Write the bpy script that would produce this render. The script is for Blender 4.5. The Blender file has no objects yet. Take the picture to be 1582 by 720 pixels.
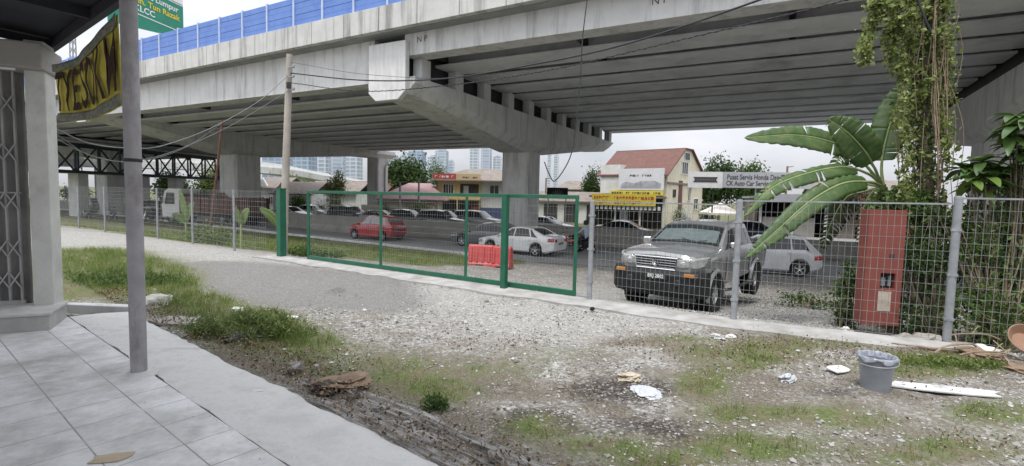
import bpy, math, random
import numpy as np
from mathutils import Vector, Matrix
random.seed(7); rng = np.random.default_rng(7)
R = math.radians
scene = bpy.context.scene
col = scene.collection

# ------------------------------------------------------------------ camera
W_, H_, FPX = 1582.0, 720.0, 785.0
PITCH, ROLL, EYE = R(4.09), R(1.372), 1.85
_fw = np.array([0, math.cos(PITCH), -math.sin(PITCH)])
_r0 = np.array([1.0, 0, 0]); _u0 = np.cross(_r0, _fw)
_rt = math.cos(ROLL) * _r0 + math.sin(ROLL) * _u0
_up = -math.sin(ROLL) * _r0 + math.cos(ROLL) * _u0
cd = bpy.data.cameras.new('camera'); cam = bpy.data.objects.new('camera', cd); col.objects.link(cam)
cd.sensor_fit = 'HORIZONTAL'; cd.sensor_width = 36.0; cd.lens = FPX / W_ * 36.0
cd.clip_start = 0.05; cd.clip_end = 6000
cam.matrix_world = Matrix(((_rt[0], _up[0], -_fw[0], 0), (_rt[1], _up[1], -_fw[1], 0), (_rt[2], _up[2], -_fw[2], EYE), (0, 0, 0, 1)))
scene.camera = cam

# ------------------------------------------------------------------ light
SUN_EL, SUN_AZ = R(68), R(200)          # high tropical noon behind thin cloud
wd = bpy.data.worlds.new('World'); scene.world = wd; wd.use_nodes = True
nt = wd.node_tree; nt.nodes.clear()
out = nt.nodes.new('ShaderNodeOutputWorld'); bg = nt.nodes.new('ShaderNodeBackground')
sky = nt.nodes.new('ShaderNodeTexSky'); sky.sky_type = 'NISHITA'; sky.sun_disc = False
sky.sun_elevation = SUN_EL; sky.sun_rotation = SUN_AZ; sky.air_density = 1.0; sky.dust_density = 2.5; sky.ozone_density = 1.0
tc = nt.nodes.new('ShaderNodeTexCoord')
mp = nt.nodes.new('ShaderNodeMapping'); mp.inputs['Scale'].default_value = (1, 1, 2.6)
nz = nt.nodes.new('ShaderNodeTexNoise'); nz.inputs['Scale'].default_value = 2.2; nz.inputs['Detail'].default_value = 7; nz.inputs['Roughness'].default_value = .55
cr = nt.nodes.new('ShaderNodeValToRGB'); cr.color_ramp.elements[0].position = .34; cr.color_ramp.elements[1].position = .62
cr.color_ramp.elements[0].color = (.72, .72, .72, 1); cr.color_ramp.elements[1].color = (1, 1, 1, 1)
cr2 = nt.nodes.new('ShaderNodeValToRGB')
cr2.color_ramp.elements[0].position = .3; cr2.color_ramp.elements[1].position = .75
cr2.color_ramp.elements[0].color = (7.3, 7.5, 8.1, 1); cr2.color_ramp.elements[1].color = (9.3, 9.4, 9.9, 1)
mx = nt.nodes.new('ShaderNodeMix'); mx.data_type = 'RGBA'
L = nt.links.new
L(tc.outputs['Generated'], mp.inputs['Vector']); L(mp.outputs['Vector'], nz.inputs['Vector'])
L(nz.outputs['Fac'], cr.inputs['Fac']); L(nz.outputs['Fac'], cr2.inputs['Fac'])
L(cr.outputs['Color'], mx.inputs['Factor']); L(sky.outputs['Color'], mx.inputs['A']); L(cr2.outputs['Color'], mx.inputs['B'])
L(mx.outputs['Result'], bg.inputs['Color']); sxyz = nt.nodes.new('ShaderNodeSeparateXYZ'); mrg = nt.nodes.new('ShaderNodeMapRange')      # an overcast dome is brighter overhead than at the horizon
mrg.inputs['From Min'].default_value = 0.0; mrg.inputs['From Max'].default_value = .75; mrg.inputs['To Min'].default_value = .050; mrg.inputs['To Max'].default_value = .15
L(tc.outputs['Generated'], sxyz.inputs['Vector']); L(sxyz.outputs['Z'], mrg.inputs['Value']); L(mrg.outputs['Result'], bg.inputs['Strength'])
L(bg.outputs['Background'], out.inputs['Surface'])
sd = bpy.data.lights.new('sun', 'SUN'); sd.energy = 1.5; sd.angle = R(12); sd.color = (1, .965, .91)
so = bpy.data.objects.new('sun', sd); col.objects.link(so)
_d = Vector((math.sin(SUN_AZ) * math.cos(SUN_EL), math.cos(SUN_AZ) * math.cos(SUN_EL), math.sin(SUN_EL)))
so.rotation_euler = _d.to_track_quat('Z', 'Y').to_euler()
vs = scene.view_settings; vs.view_transform = 'Standard'; vs.look = 'None'; vs.exposure = 0.75; vs.gamma = 1.0; vs.use_curve_mapping = False
scene.cycles.max_bounces = 8; scene.cycles.diffuse_bounces = 5; scene.cycles.transparent_max_bounces = 12

# ------------------------------------------------------------------ helpers
def ray(u, v):
    return _fw + _rt * ((u - W_ / 2) / FPX) + _up * ((H_ / 2 - v) / FPX)
def G(u, v, z=0.0):
    d = ray(u, v); t = (z - EYE) / d[2]; return Vector((d[0] * t, d[1] * t, z))
def D(u, v, y):
    d = ray(u, v); t = y / d[1]; return Vector((d[0] * t, y, EYE + d[2] * t))
def proj(P):
    q = np.asarray(P, float) - np.array([0, 0, EYE]); w = q @ _fw
    w = np.where(np.abs(w) < 1e-3, 1e-3, w)
    return W_ / 2 + FPX * (q @ _rt) / w, H_ / 2 - FPX * (q @ _up) / w, w

def link(o, parent=None):
    col.objects.link(o)
    if parent is not None: o.parent = parent
    return o
def tag(o, label=None, cat=None, group=None, kind=None):
    if label: o['label'] = label
    if cat: o['category'] = cat
    if group: o['group'] = group
    if kind: o['kind'] = kind
    return o
def thing(name, label, cat, loc=(0, 0, 0), rz=0.0, group=None):
    o = bpy.data.objects.new(name, None); col.objects.link(o)
    o.location = loc; o.rotation_euler = (0, 0, rz); o.empty_display_size = .2
    return tag(o, label, cat, group)

def arr_obj(name, V, F, mats, parent=None, smooth=False, mi=None, sharp=None):
    me = bpy.data.meshes.new(name)
    me.from_pydata([tuple(map(float, p)) for p in V], [], [tuple(map(int, f)) for f in F])
    for m in (mats if isinstance(mats, (list, tuple)) else [mats]): me.materials.append(m)
    if mi is not None: me.polygons.foreach_set('material_index', np.asarray(mi, dtype=np.int32))
    if smooth:
        me.polygons.foreach_set('use_smooth', np.ones(len(me.polygons), dtype=bool))
        if sharp: me.set_sharp_from_angle(angle=R(sharp))
    me.update()
    o = bpy.data.objects.new(name, me)
    return link(o, parent)
def fast_obj(name, V, F, mats, parent=None, smooth=False):
    """V (n,3) array, F (m,k) array with the same k for all faces"""
    V = np.ascontiguousarray(V, dtype=np.float32); F = np.ascontiguousarray(F, dtype=np.int32)
    me = bpy.data.meshes.new(name); m, k = F.shape
    me.vertices.add(len(V)); me.vertices.foreach_set('co', V.ravel())
    me.loops.add(m * k); me.loops.foreach_set('vertex_index', F.ravel())
    me.polygons.add(m); me.polygons.foreach_set('loop_start', np.arange(0, m * k, k, dtype=np.int32))
    me.polygons.foreach_set('use_smooth', np.full(m, smooth))
    for mm in (mats if isinstance(mats, (list, tuple)) else [mats]): me.materials.append(mm)
    me.update(calc_edges=True); me.validate()
    o = bpy.data.objects.new(name, me)
    return link(o, parent)

def unit(v):
    v = Vector(v); return v.normalized()
def rotz(p, a):
    c, s = math.cos(a), math.sin(a); return (p[0] * c - p[1] * s, p[0] * s + p[1] * c, p[2])

class MB:
    def __init__(s): s.V = []; s.F = []; s.M = []
    def add(s, V, F, mi=0):
        b = len(s.V); s.V += [tuple(p) for p in V]; s.F += [tuple(i + b for i in f) for f in F]; s.M += [mi] * len(F); return s
    def box(s, c, d, rz=0.0, mi=0, tilt=None):
        hx, hy, hz = d[0] / 2, d[1] / 2, d[2] / 2
        P = [(-hx, -hy, -hz), (hx, -hy, -hz), (hx, hy, -hz), (-hx, hy, -hz), (-hx, -hy, hz), (hx, -hy, hz), (hx, hy, hz), (-hx, hy, hz)]
        if tilt is not None: P = [tuple(tilt @ Vector(p)) for p in P]
        P = [rotz(p, rz) for p in P]; P = [(p[0] + c[0], p[1] + c[1], p[2] + c[2]) for p in P]
        return s.add(P, [(3, 2, 1, 0), (4, 5, 6, 7), (0, 1, 5, 4), (1, 2, 6, 5), (2, 3, 7, 6), (3, 0, 4, 7)], mi)
    def bar(s, a, b, w, h=None, mi=0, up=(0, 0, 1)):
        """rectangular bar from a to b"""
        a, b = Vector(a), Vector(b); h = h or w; t = (b - a).normalized(); u = Vector(up)
        if abs(t.dot(u)) > .98: u = Vector((1, 0, 0))
        r = t.cross(u).normalized(); u = r.cross(t)
        P = []
        for q in (a, b):
            for (i, j) in ((-1, -1), (1, -1), (1, 1), (-1, 1)): P.append(tuple(q + r * (i * w / 2) + u * (j * h / 2)))
        return s.add(P, [(0, 1, 2, 3), (7, 6, 5, 4), (0, 4, 5, 1), (1, 5, 6, 2), (2, 6, 7, 3), (3, 7, 4, 0)], mi)
    def tube(s, pts, r, n=8, mi=0, caps=True):
        pts = [Vector(p) for p in pts]; m = len(pts)
        rr = [r] * m if not hasattr(r, '__len__') else r
        P = []; prev = None
        for i, p in enumerate(pts):
            t = (pts[min(i + 1, m - 1)] - pts[max(i - 1, 0)]).normalized()
            if prev is None:
                u = Vector((0, 0, 1)) if abs(t.z) < .9 else Vector((1, 0, 0)); prev = t.cross(u).normalized()
            rdir = (prev - t * prev.dot(t)).normalized(); prev = rdir; ud = t.cross(rdir)
            for k in range(n):
                a = 2 * math.pi * k / n; P.append(tuple(p + (rdir * math.cos(a) + ud * math.sin(a)) * rr[i]))
        F = []
        for i in range(m - 1):
            for k in range(n):
                F.append((i * n + k, i * n + (k + 1) % n, (i + 1) * n + (k + 1) % n, (i + 1) * n + k))
        if caps: F.append(tuple(range(n - 1, -1, -1))); F.append(tuple((m - 1) * n + k for k in range(n)))
        return s.add(P, F, mi)
    def extr(s, poly, vec, mi=0):
        n = len(poly); v = Vector(vec)
        P = [tuple(Vector(p)) for p in poly] + [tuple(Vector(p) + v) for p in poly]
        F = [tuple(range(n - 1, -1, -1)), tuple(range(n, 2 * n))] + [(i, (i + 1) % n, n + (i + 1) % n, n + i) for i in range(n)]
        return s.add(P, F, mi)
    def rev(s, prof, c, axis='z', n=24, mi=0):
        """prof [(r,h)] turned round an axis through c"""
        P = []
        for (r, h) in prof:
            for k in range(n):
                a = 2 * math.pi * k / n; x, y = r * math.cos(a), r * math.sin(a)
                q = {'z': (x, y, h), 'y': (x, h, y), 'x': (h, x, y)}[axis]
                P.append((q[0] + c[0], q[1] + c[1], q[2] + c[2]))
        F = []
        for i in range(len(prof) - 1):
            for k in range(n): F.append((i * n + k, i * n + (k + 1) % n, (i + 1) * n + (k + 1) % n, (i + 1) * n + k))
        return s.add(P, F, mi)
    def grid(s, rows, mi=0, flip=False):
        m, n = len(rows), len(rows[0]); P = [tuple(p) for r in rows for p in r]; F = []
        for i in range(m - 1):
            for j in range(n - 1):
                f = (i * n + j, i * n + j + 1, (i + 1) * n + j + 1, (i + 1) * n + j); F.append(f[::-1] if flip else f)
        return s.add(P, F, mi)
    def obj(s, name, mats, parent=None, smooth=False, sharp=35, bevel=0, seg=2):
        o = arr_obj(name, s.V, s.F, mats, parent, smooth, s.M, sharp)
        if bevel:
            b = o.modifiers.new('bevel', 'BEVEL'); b.width = bevel; b.segments = seg; b.limit_method = 'ANGLE'; b.angle_limit = R(40)
        return o

def copy_tree(o, parent=None):
    c = o.copy(); col.objects.link(c)
    if parent is not None: c.parent = parent
    for ch in [q for q in bpy.data.objects if q.parent == o]: copy_tree(ch, c)
    return c

# ------------------------------------------------------------------ materials
def mat(name, c1, c2=None, scale=4.0, rough=.75, metal=0.0, bump=0.0, bscale=None, detail=6, c3=None, sc3=.7, amt3=.5, streak=None, coat=0.0, spec=.4, lo=.35, hi=.68, bdist=.02):
    m = bpy.data.materials.new(name); m.use_nodes = True; n = m.node_tree.nodes; l = m.node_tree.links.new
    b = n['Principled BSDF']; b.inputs['Roughness'].default_value = rough; b.inputs['Metallic'].default_value = metal
    b.inputs['Specular IOR Level'].default_value = spec
    if coat: b.inputs['Coat Weight'].default_value = coat; b.inputs['Coat Roughness'].default_value = .06
    if c2 is None: b.inputs['Base Color'].default_value = (*c1, 1)
    if c2 is None and not bump: return m
    g = n.new('ShaderNodeNewGeometry'); pos = g.outputs['Position']
    if c2 is not None:
        t = n.new('ShaderNodeTexNoise'); t.inputs['Scale'].default_value = scale; t.inputs['Detail'].default_value = detail; t.inputs['Roughness'].default_value = .62
        l(pos, t.inputs['Vector'])
        r = n.new('ShaderNodeValToRGB'); r.color_ramp.elements[0].position = lo; r.color_ramp.elements[1].position = hi
        r.color_ramp.elements[0].color = (*c1, 1); r.color_ramp.elements[1].color = (*c2, 1)
        l(t.outputs['Fac'], r.inputs['Fac']); last = r.outputs['Color']
        if c3 is not None:
            t2 = n.new('ShaderNodeTexNoise'); t2.inputs['Scale'].default_value = sc3; t2.inputs['Detail'].default_value = 8; t2.inputs['Roughness'].default_value = .7
            if streak:
                mp = n.new('ShaderNodeMapping'); mp.inputs['Scale'].default_value = streak; l(pos, mp.inputs['Vector']); l(mp.outputs['Vector'], t2.inputs['Vector'])
            else: l(pos, t2.inputs['Vector'])
            r2 = n.new('ShaderNodeValToRGB'); r2.color_ramp.elements[0].position = .5; r2.color_ramp.elements[1].position = .74
            r2.color_ramp.elements[0].color = (0, 0, 0, 1); r2.color_ramp.elements[1].color = (amt3, amt3, amt3, 1)
            l(t2.outputs['Fac'], r2.inputs['Fac'])
            x = n.new('ShaderNodeMix'); x.data_type = 'RGBA'; l(r2.outputs['Color'], x.inputs['Factor']); l(last, x.inputs['A']); x.inputs['B'].default_value = (*c3, 1)
            last = x.outputs['Result']
        l(last, b.inputs['Base Color'])
    if bump:
        t3 = n.new('ShaderNodeTexNoise'); t3.inputs['Scale'].default_value = bscale or scale * 6; t3.inputs['Detail'].default_value = 5
        l(pos, t3.inputs['Vector']); bp = n.new('ShaderNodeBump'); bp.inputs['Strength'].default_value = bump; bp.inputs['Distance'].default_value = bdist
        l(t3.outputs['Fac'], bp.inputs['Height']); l(bp.outputs['Normal'], b.inputs['Normal'])
    return m
def island_mat(name, cols, rough=.6, trans=0.0, spec=.3, patch=0):
    """colour varies from leaf to leaf (or stone to stone)"""
    m = bpy.data.materials.new(name); m.use_nodes = True; n = m.node_tree.nodes; l = m.node_tree.links.new
    b = n['Principled BSDF']; b.inputs['Roughness'].default_value = rough; b.inputs['Specular IOR Level'].default_value = spec
    g = n.new('ShaderNodeNewGeometry'); r = n.new('ShaderNodeValToRGB')
    e = r.color_ramp.elements
    while len(e) < len(cols): e.new(.5)
    for i, c in enumerate(cols): e[i].position = i / (len(cols) - 1); e[i].color = (*c, 1)
    fac = g.outputs['Random Per Island']
    if patch:
        t = n.new('ShaderNodeTexNoise'); t.inputs['Scale'].default_value = patch; t.inputs['Detail'].default_value = 3; l(g.outputs['Position'], t.inputs['Vector'])
        mm = n.new('ShaderNodeMapRange'); mm.inputs['From Min'].default_value = .3; mm.inputs['From Max'].default_value = .7; l(t.outputs['Fac'], mm.inputs['Value'])
        av = n.new('ShaderNodeMix'); av.inputs['Factor'].default_value = .5; l(fac, av.inputs['A']); l(mm.outputs['Result'], av.inputs['B']); fac = av.outputs['Result']
    l(fac, r.inputs['Fac']); l(r.outputs['Color'], b.inputs['Base Color'])
    if trans:
        tr = n.new('ShaderNodeBsdfTranslucent'); l(r.outputs['Color'], tr.inputs['Color']); ms = n.new('ShaderNodeMixShader'); ms.inputs['Fac'].default_value = trans
        l(b.outputs['BSDF'], ms.inputs[1]); l(tr.outputs['BSDF'], ms.inputs[2]); l(ms.outputs['Shader'], n['Material Output'].inputs['Surface'])
    return m

conc = mat('concrete', (.56, .565, .555), (.66, .665, .655), 1.1, .88, bump=.25, bscale=14, c3=(.13, .125, .115), sc3=1.0, amt3=.65, streak=(2.2, 2.2, .22))
conc_soffit = mat('soffit concrete', (.58, .605, .615), (.67, .69, .695), .9, .9, bump=.2, bscale=12, c3=(.15, .15, .145), sc3=.5, amt3=.5)  # set paler than the concrete above, brightening the shaded underside through its colour
conc_pale = mat('pale concrete', (.5, .5, .49), (.6, .6, .59), 1.4, .88, bump=.2, bscale=14, c3=(.2, .195, .18), sc3=1.1, amt3=.75, streak=(3, 3, .25))
conc_wall = mat('barrier wall concrete', (.25, .24, .22), (.34, .33, .30), .8, .9, bump=.3, bscale=10, c3=(.1, .095, .085), sc3=.8, amt3=.6, streak=(1, 1, .5))
dark_gap = mat('gap shade concrete', (.06, .062, .065), (.085, .087, .09), 1.5, .9)  # near-black colour stands in for the shade in gaps between beams
galv = mat('galvanised steel', (.25, .265, .28), (.35, .365, .38), 6, .5, metal=.35, spec=.5)
wire = mat('galvanised wire', (.22, .235, .235), (.34, .355, .35), 3, .5, metal=.2)
green = mat('green painted steel', (.006, .085, .045), (.010, .115, .062), 5, .42, spec=.5, c3=(.06, .12, .09), sc3=3, amt3=.4)
polepaint = mat('chipped grey pole paint', (.27, .26, .27), (.37, .355, .365), 3.5, .6, bump=.15, bscale=30, c3=(.12, .10, .09), sc3=5, amt3=.8, streak=(1, 1, .5))
plaster = mat('off white plaster', (.5, .5, .47), (.6, .6, .565), 2, .85, bump=.2, bscale=25, c3=(.3, .29, .26), sc3=2.5, amt3=.6)
black = mat('black rubber', (.009, .009, .01), (.02, .02, .02), 8, .85)
blackpl = mat('black plastic', (.018, .018, .02), (.03, .03, .032), 8, .55)
chrome = mat('chrome', (.75, .75, .76), (.62, .62, .64), 6, .16, metal=1.0)
alloy = mat('alloy wheel', (.5, .5, .52), (.62, .62, .63), 6, .32, metal=.8)
glass = mat('tinted car glass', (.010, .012, .014), (.018, .021, .023), 2, .05, spec=.45)
glass_pale = mat('clear car glass', (.16, .18, .185), (.24, .26, .265), 2.5, .08, spec=.8)
lampglass = mat('headlamp glass', (.22, .23, .225), (.45, .46, .44), 9, .1, spec=.7)
amber = mat('amber lens', (.38, .15, .03), (.46, .2, .04), 9, .2, spec=.6)
redlens = mat('red lens', (.28, .01, .012), (.4, .02, .02), 9, .2, spec=.6)
white_p = mat('white paint', (.66, .66, .65), (.74, .74, .73), 2, .6, c3=(.4, .39, .36), sc3=1.5, amt3=.5)
rust = mat('rusty brown steel', (.10, .048, .034), (.17, .08, .055), 5, .8, c3=(.05, .035, .03), sc3=3, amt3=.6)
cable_m = mat('black cable sheath', (.02, .021, .026), (.035, .036, .042), 3, .6)
wood = mat('weathered timber', (.16, .11, .075), (.26, .19, .13), 7, .85, bump=.3, bscale=40)
utilpole = mat('weathered pole', (.33, .305, .265), (.43, .40, .35), 2.2, .85, bump=.2, bscale=30, c3=(.18, .15, .12), sc3=2, amt3=.5, streak=(3, 3, .3))
def paint(name, c, rough=.28, dirt=True):
    c = tuple(c); d = tuple(.8 * x + .02 for x in c)
    return mat(name, d, c, 1.6, rough, coat=.7, spec=.5, c3=(.22, .2, .17) if dirt else None, sc3=1.8, amt3=.22)

# ------------------------------------------------------------------ terrain heights
NX, NY, D0 = .543, .84, 8.5             # the fence line is NX*x + NY*y = D0
FT = Vector((-.84, .543, 0))            # runs along the fence, away to the left
def dist_f(x, y): return NX * x + NY * y - D0
def gz(x, y):
    d = dist_f(x, y)
    return np.interp(d, [-100, -.1, .35, 2.2, 8, 11.2, 5000], [0, 0, -.06, -.40, -.95, -1.1, -1.1])
ROAD_Z = -1.1

# ------------------------------------------------------------------ ground
def vnoise(x, y, seed=0):
    xi = np.floor(x).astype(np.int64); yi = np.floor(y).astype(np.int64); fx = x - xi; fy = y - yi
    fx = fx * fx * (3 - 2 * fx); fy = fy * fy * (3 - 2 * fy)
    def h(a, b):
        n = (a * 374761393 + b * 668265263 + seed * 1442695041) & 0x7fffffff
        n = ((n ^ (n >> 13)) * 1274126177) & 0x7fffffff
        return ((n ^ (n >> 16)) & 0xffff) / 65535.0
    return (h(xi, yi) * (1 - fx) + h(xi + 1, yi) * fx) * (1 - fy) + (h(xi, yi + 1) * (1 - fx) + h(xi + 1, yi + 1) * fx) * fy
def fbm(x, y, sc, oc=4, seed=0):
    s = 0; a = 1; t = 0
    for i in range(oc): s = s + a * vnoise(x * sc * 2 ** i + 17.3 * i, y * sc * 2 ** i - 9.1 * i, seed + i); t += a; a *= .55
    return s / t

TT = Vector((.785, -.62, 0)); TN = Vector((.62, .785, 0))      # along / out from the shop front
C_CRACK, C_EDGE, FLOOR_Z = 1.57, 2.21, .12
def blob(U, V, u, v, ru, rv): return np.exp(-((U - u) / ru) ** 2 - ((V - v) / rv) ** 2)
def ground_masks(x, y):
    U, V, w = proj(np.stack([x, y, np.zeros_like(x)], -1))
    ok = w > .4; U = np.where(ok, U, -999); V = np.where(ok, V, -999)
    d = dist_f(x, y); n1 = fbm(x, y, 1.3, 5, 3); n2 = fbm(x, y, 3.1, 4, 11)
    g = np.zeros_like(x)
    for (u, v, ru, rv, a) in [(165, 428, 98, 30, 2.4), (298, 474, 56, 14, 2.0), (385, 512, 78, 24, 2.0), (255, 442, 38, 16, 1.7), (130, 400, 60, 10, 1.4), (560, 565, 100, 22, .75),
                              (640, 600, 70, 18, .5), (480, 535, 55, 20, .7), (880, 545, 60, 14, .35), (1050, 525, 50, 8, .7), (1100, 545, 50, 11, .75),
                              (1085, 590, 40, 22, 1.0), (1190, 545, 60, 20, .8), (1240, 640, 100, 14, .55), (1440, 565, 100, 16, 1.5), (1130, 640, 60, 14, .6),
                              (930, 690, 80, 18, .75), (1180, 690, 110, 22, .95), (1450, 700, 130, 24, 1.0), (1020, 720, 80, 16, .8), (1330, 655, 60, 12, .6), (1160, 565, 40, 10, .7), (1540, 640, 70, 22, .9),
                              (830, 660, 60, 20, .55), (700, 610, 50, 20, .6), (1300, 530, 90, 10, .5), (780, 570, 80, 20, .35)]:
        g = g + a * blob(U, V, u, v, ru, rv)
    g = g * (.15 + 1.6 * n1)
    kk = x * FT.x + y * FT.y
    verge = np.clip((d - np.interp(kk, [13, 20], [4.0, .8])) / .8, 0, 1) * np.clip((11.7 - d) / .5, 0, 1)
    side = np.clip((kk - 11.6 - .5 * (n1 - .5)) / .4, 0, 1)
    g = np.where(d > .4, verge * side * (.65 + .7 * n1), g)
    far = np.clip((d - 34) / 6, 0, 1); g = np.maximum(g, far)
    far2 = np.clip((x - 14) / 4, 0, 1) * (d > .3) * (d < 16); g = np.maximum(g, far2 * .9)
    wht = np.zeros_like(x)
    for (u, v, ru, rv, a) in [(150, 375, 120, 22, 1.5), (330, 392, 120, 12, 1.4), (430, 405, 60, 12, 1.0), (620, 440, 120, 14, .8), (760, 480, 120, 25, .75), (880, 480, 80, 20, .7),
                              (820, 520, 120, 30, .5), (960, 510, 120, 25, .55), (1010, 555, 50, 12, .5), (1330, 640, 110, 18, .5), (700, 455, 100, 12, .7),
                              (1000, 470, 200, 25, .6), (1250, 450, 120, 22, .8), (920, 425, 120, 20, .5)]:
        wht = wht + a * blob(U, V, u, v, ru, rv)
    wht = wht * (.5 + .9 * n2)
    dk = np.zeros_like(x)
    for (u, v, ru, rv, a) in [(960, 603, 80, 20, .85), (840, 655, 60, 18, 1.05), (1000, 660, 80, 20, .6), (760, 600, 60, 14, .4), (520, 450, 20, 8, .3), (1080, 690, 50, 18, .7), (1290, 605, 60, 10, .4), (650, 700, 90, 20, .5)]:
        dk = dk + a * blob(U, V, u, v, ru, rv)
    dk = dk * (.35 + 1.2 * n2)
    asp = np.zeros_like(x)
    for (u, v, ru, rv, a) in [(400, 430, 130, 16, 1.2), (480, 455, 130, 20, 1.2), (330, 415, 90, 9, .9), (560, 440, 60, 14, .7), (600, 470, 60, 14, .5)]:
        asp = asp + a * blob(U, V, u, v, ru, rv)
    global SOILV
    sl_ = np.zeros_like(x)
    for (u, v, ru, rv, a) in [(1250, 600, 420, 60, .75), (960, 640, 260, 60, .9), (600, 580, 160, 30, .8), (1250, 530, 260, 22, .9), (1480, 560, 150, 40, 1.0), (750, 620, 120, 40, .7), (420, 555, 160, 22, .9), (1100, 700, 420, 40, .8), (980, 540, 160, 16, .5)]:
        sl_ = sl_ + a * blob(U, V, u, v, ru, rv)
    SOILV = np.clip(sl_ * np.clip((fbm(x, y, 2.3, 5, 63) - .34) * 3.2, 0, 1.1), 0, .85)
    return np.clip(g, 0, 1), np.clip(wht, 0, 1), np.clip(dk, 0, 1), np.clip(asp, 0, 1)

def axis(lo, hi, st, far_lo, far_hi, gr=1.22):
    a = list(np.arange(lo, hi, st)); s = st; p = a[-1]
    while p < far_hi: s *= gr; p += s; a.append(p)
    s = st; p = lo; b = []
    while p > far_lo: s *= gr; p -= s; b.append(p)
    return np.array(b[::-1] + a)
ax = axis(-9, 9.5, .075, -1800, 1800); ay = axis(2.4, 13, .075, -60, 2500)
XX, YY = np.meshgrid(ax, ay); X = XX.ravel(); Y = YY.ravel()
lot = np.clip(-dist_f(X, Y) / .6, 0, 1)
Z = gz(X, Y) + (fbm(X, Y, 1.4, 4, 5) - .5) * .07 * lot + (fbm(X, Y, 7, 3, 9) - .5) * .03 * lot
bank = np.clip((dist_f(X, Y) - .5) / 1, 0, 1) * np.clip((11 - dist_f(X, Y)) / 2, 0, 1)
Z = Z + (fbm(X, Y, .8, 4, 21) - .5) * .16 * bank
nap = TN.x * X + TN.y * Y
Z = np.where(nap < C_EDGE - .15, -.06, Z)
mg, mw, mdk, mas = ground_masks(X, Y)
msoil = SOILV.copy(); Z = Z + mg * .03 * lot
ny, nx = XX.shape
idx = np.arange(nx * ny).reshape(ny, nx)
F = np.stack([idx[:-1, :-1], idx[:-1, 1:], idx[1:, 1:], idx[1:, :-1]], -1).reshape(-1, 4)

gm = bpy.data.materials.new('gravel lot'); gm.use_nodes = True
n = gm.node_tree.nodes; l = gm.node_tree.links.new; b = n['Principled BSDF']; b.inputs['Roughness'].default_value = .93; b.inputs['Specular IOR Level'].default_value = .2
geo = n.new('ShaderNodeNewGeometry'); at = n.new('ShaderNodeVertexColor'); at.layer_name = 'cover'
sep = n.new('ShaderNodeSeparateColor'); l(at.outputs['Color'], sep.inputs['Color'])
def noise(sc, det=6, ro=.6):
    t = n.new('ShaderNodeTexNoise'); t.inputs['Scale'].default_value = sc; t.inputs['Detail'].default_value = det; t.inputs['Roughness'].default_value = ro; l(geo.outputs['Position'], t.inputs['Vector']); return t.outputs['Fac']
def ramp(f, stops):
    r = n.new('ShaderNodeValToRGB'); e = r.color_ramp.elements
    while len(e) < len(stops): e.new(.5)
    for i, (p, c) in enumerate(stops): e[i].position = p; e[i].color = (*c, 1) if hasattr(c, '__len__') else (c, c, c, 1)
    l(f, r.inputs['Fac']); return r.outputs['Color']
def mixc(f, a, bb):
    x = n.new('ShaderNodeMix'); x.data_type = 'RGBA'; l(f, x.inputs['Factor'])
    for s_, q in (('A', a), ('B', bb)):
        if hasattr(q, 'links'): l(q, x.inputs[s_])
        else: x.inputs[s_].default_value = (*q, 1)
    return x.outputs['Result']
def edge(maskout, nf, w=.25, k=.9):
    """mask broken up by noise"""
    a = n.new('ShaderNodeMath'); a.operation = 'MULTIPLY_ADD'; l(nf, a.inputs[0]); a.inputs[1].default_value = k; l(maskout, a.inputs[2])
    m_ = n.new('ShaderNodeMapRange'); m_.inputs['From Min'].default_value = k * .5 + .25 - w / 2; m_.inputs['From Max'].default_value = k * .5 + .25 + w; l(a.outputs[0], m_.inputs['Value']); return m_.outputs['Result']
vo = n.new('ShaderNodeTexVoronoi'); vo.inputs['Scale'].default_value = 42; l(geo.outputs['Position'], vo.inputs['Vector'])
vsep = n.new('ShaderNodeSeparateColor'); l(vo.outputs['Color'], vsep.inputs['Color'])
vo2 = n.new('ShaderNodeTexVoronoi'); vo2.inputs['Scale'].default_value = 17; l(geo.outputs['Position'], vo2.inputs['Vector'])
v2s = n.new('ShaderNodeSeparateColor'); l(vo2.outputs['Color'], v2s.inputs['Color'])
grit = ramp(vsep.outputs['Red'], [(0, (.05, .046, .04)), (.3, (.17, .16, .145)), (.7, (.31, .305, .29)), (1, (.66, .66, .64))])
grit2 = ramp(v2s.outputs['Green'], [(0, (.10, .09, .075)), (.5, (.27, .26, .24)), (1, (.55, .55, .53))])
base = mixc(ramp(noise(5, 7, .7), [(.4, 0.), (.62, 1.)]), grit, grit2)
base = mixc(ramp(noise(1.7, 7, .65), [(.42, 0.), (.68, .8)]), base, ramp(noise(60, 5, .7), [(.35, (.12, .10, .075)), (.65, (.24, .21, .17))]))
white = ramp(noise(16, 8, .75), [(.3, (.2, .195, .18)), (.55, (.34, .335, .315)), (.8, (.48, .475, .455))])
white = mixc(ramp(vsep.outputs['Green'], [(.45, 0.), (.6, .55)]), white, grit)
base = mixc(edge(sep.outputs['Green'], noise(7, 8, .75), .45), base, white)
asph = ramp(vsep.outputs['Blue'], [(0, (.14, .136, .13)), (.6, (.18, .175, .168)), (1, (.235, .23, .22))])
sat = n.new('ShaderNodeAttribute'); sat.attribute_name = 'soil'
base = mixc(edge(sat.outputs['Fac'], noise(8, 9, .8), .6, 1.5), base, ramp(noise(48, 7, .75), [(.3, (.06, .05, .034)), (.47, (.13, .11, .085)), (.58, (.21, .19, .16)), (.7, (.40, .385, .36))]))
base = mixc(edge(at.outputs['Alpha'], noise(5, 8, .7)), base, asph)
base = mixc(edge(sep.outputs['Blue'], noise(9, 8, .75)), base, ramp(vsep.outputs['Red'], [(0, (.035, .03, .028)), (.75, (.09, .08, .07)), (1, (.3, .29, .27))]))
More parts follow.
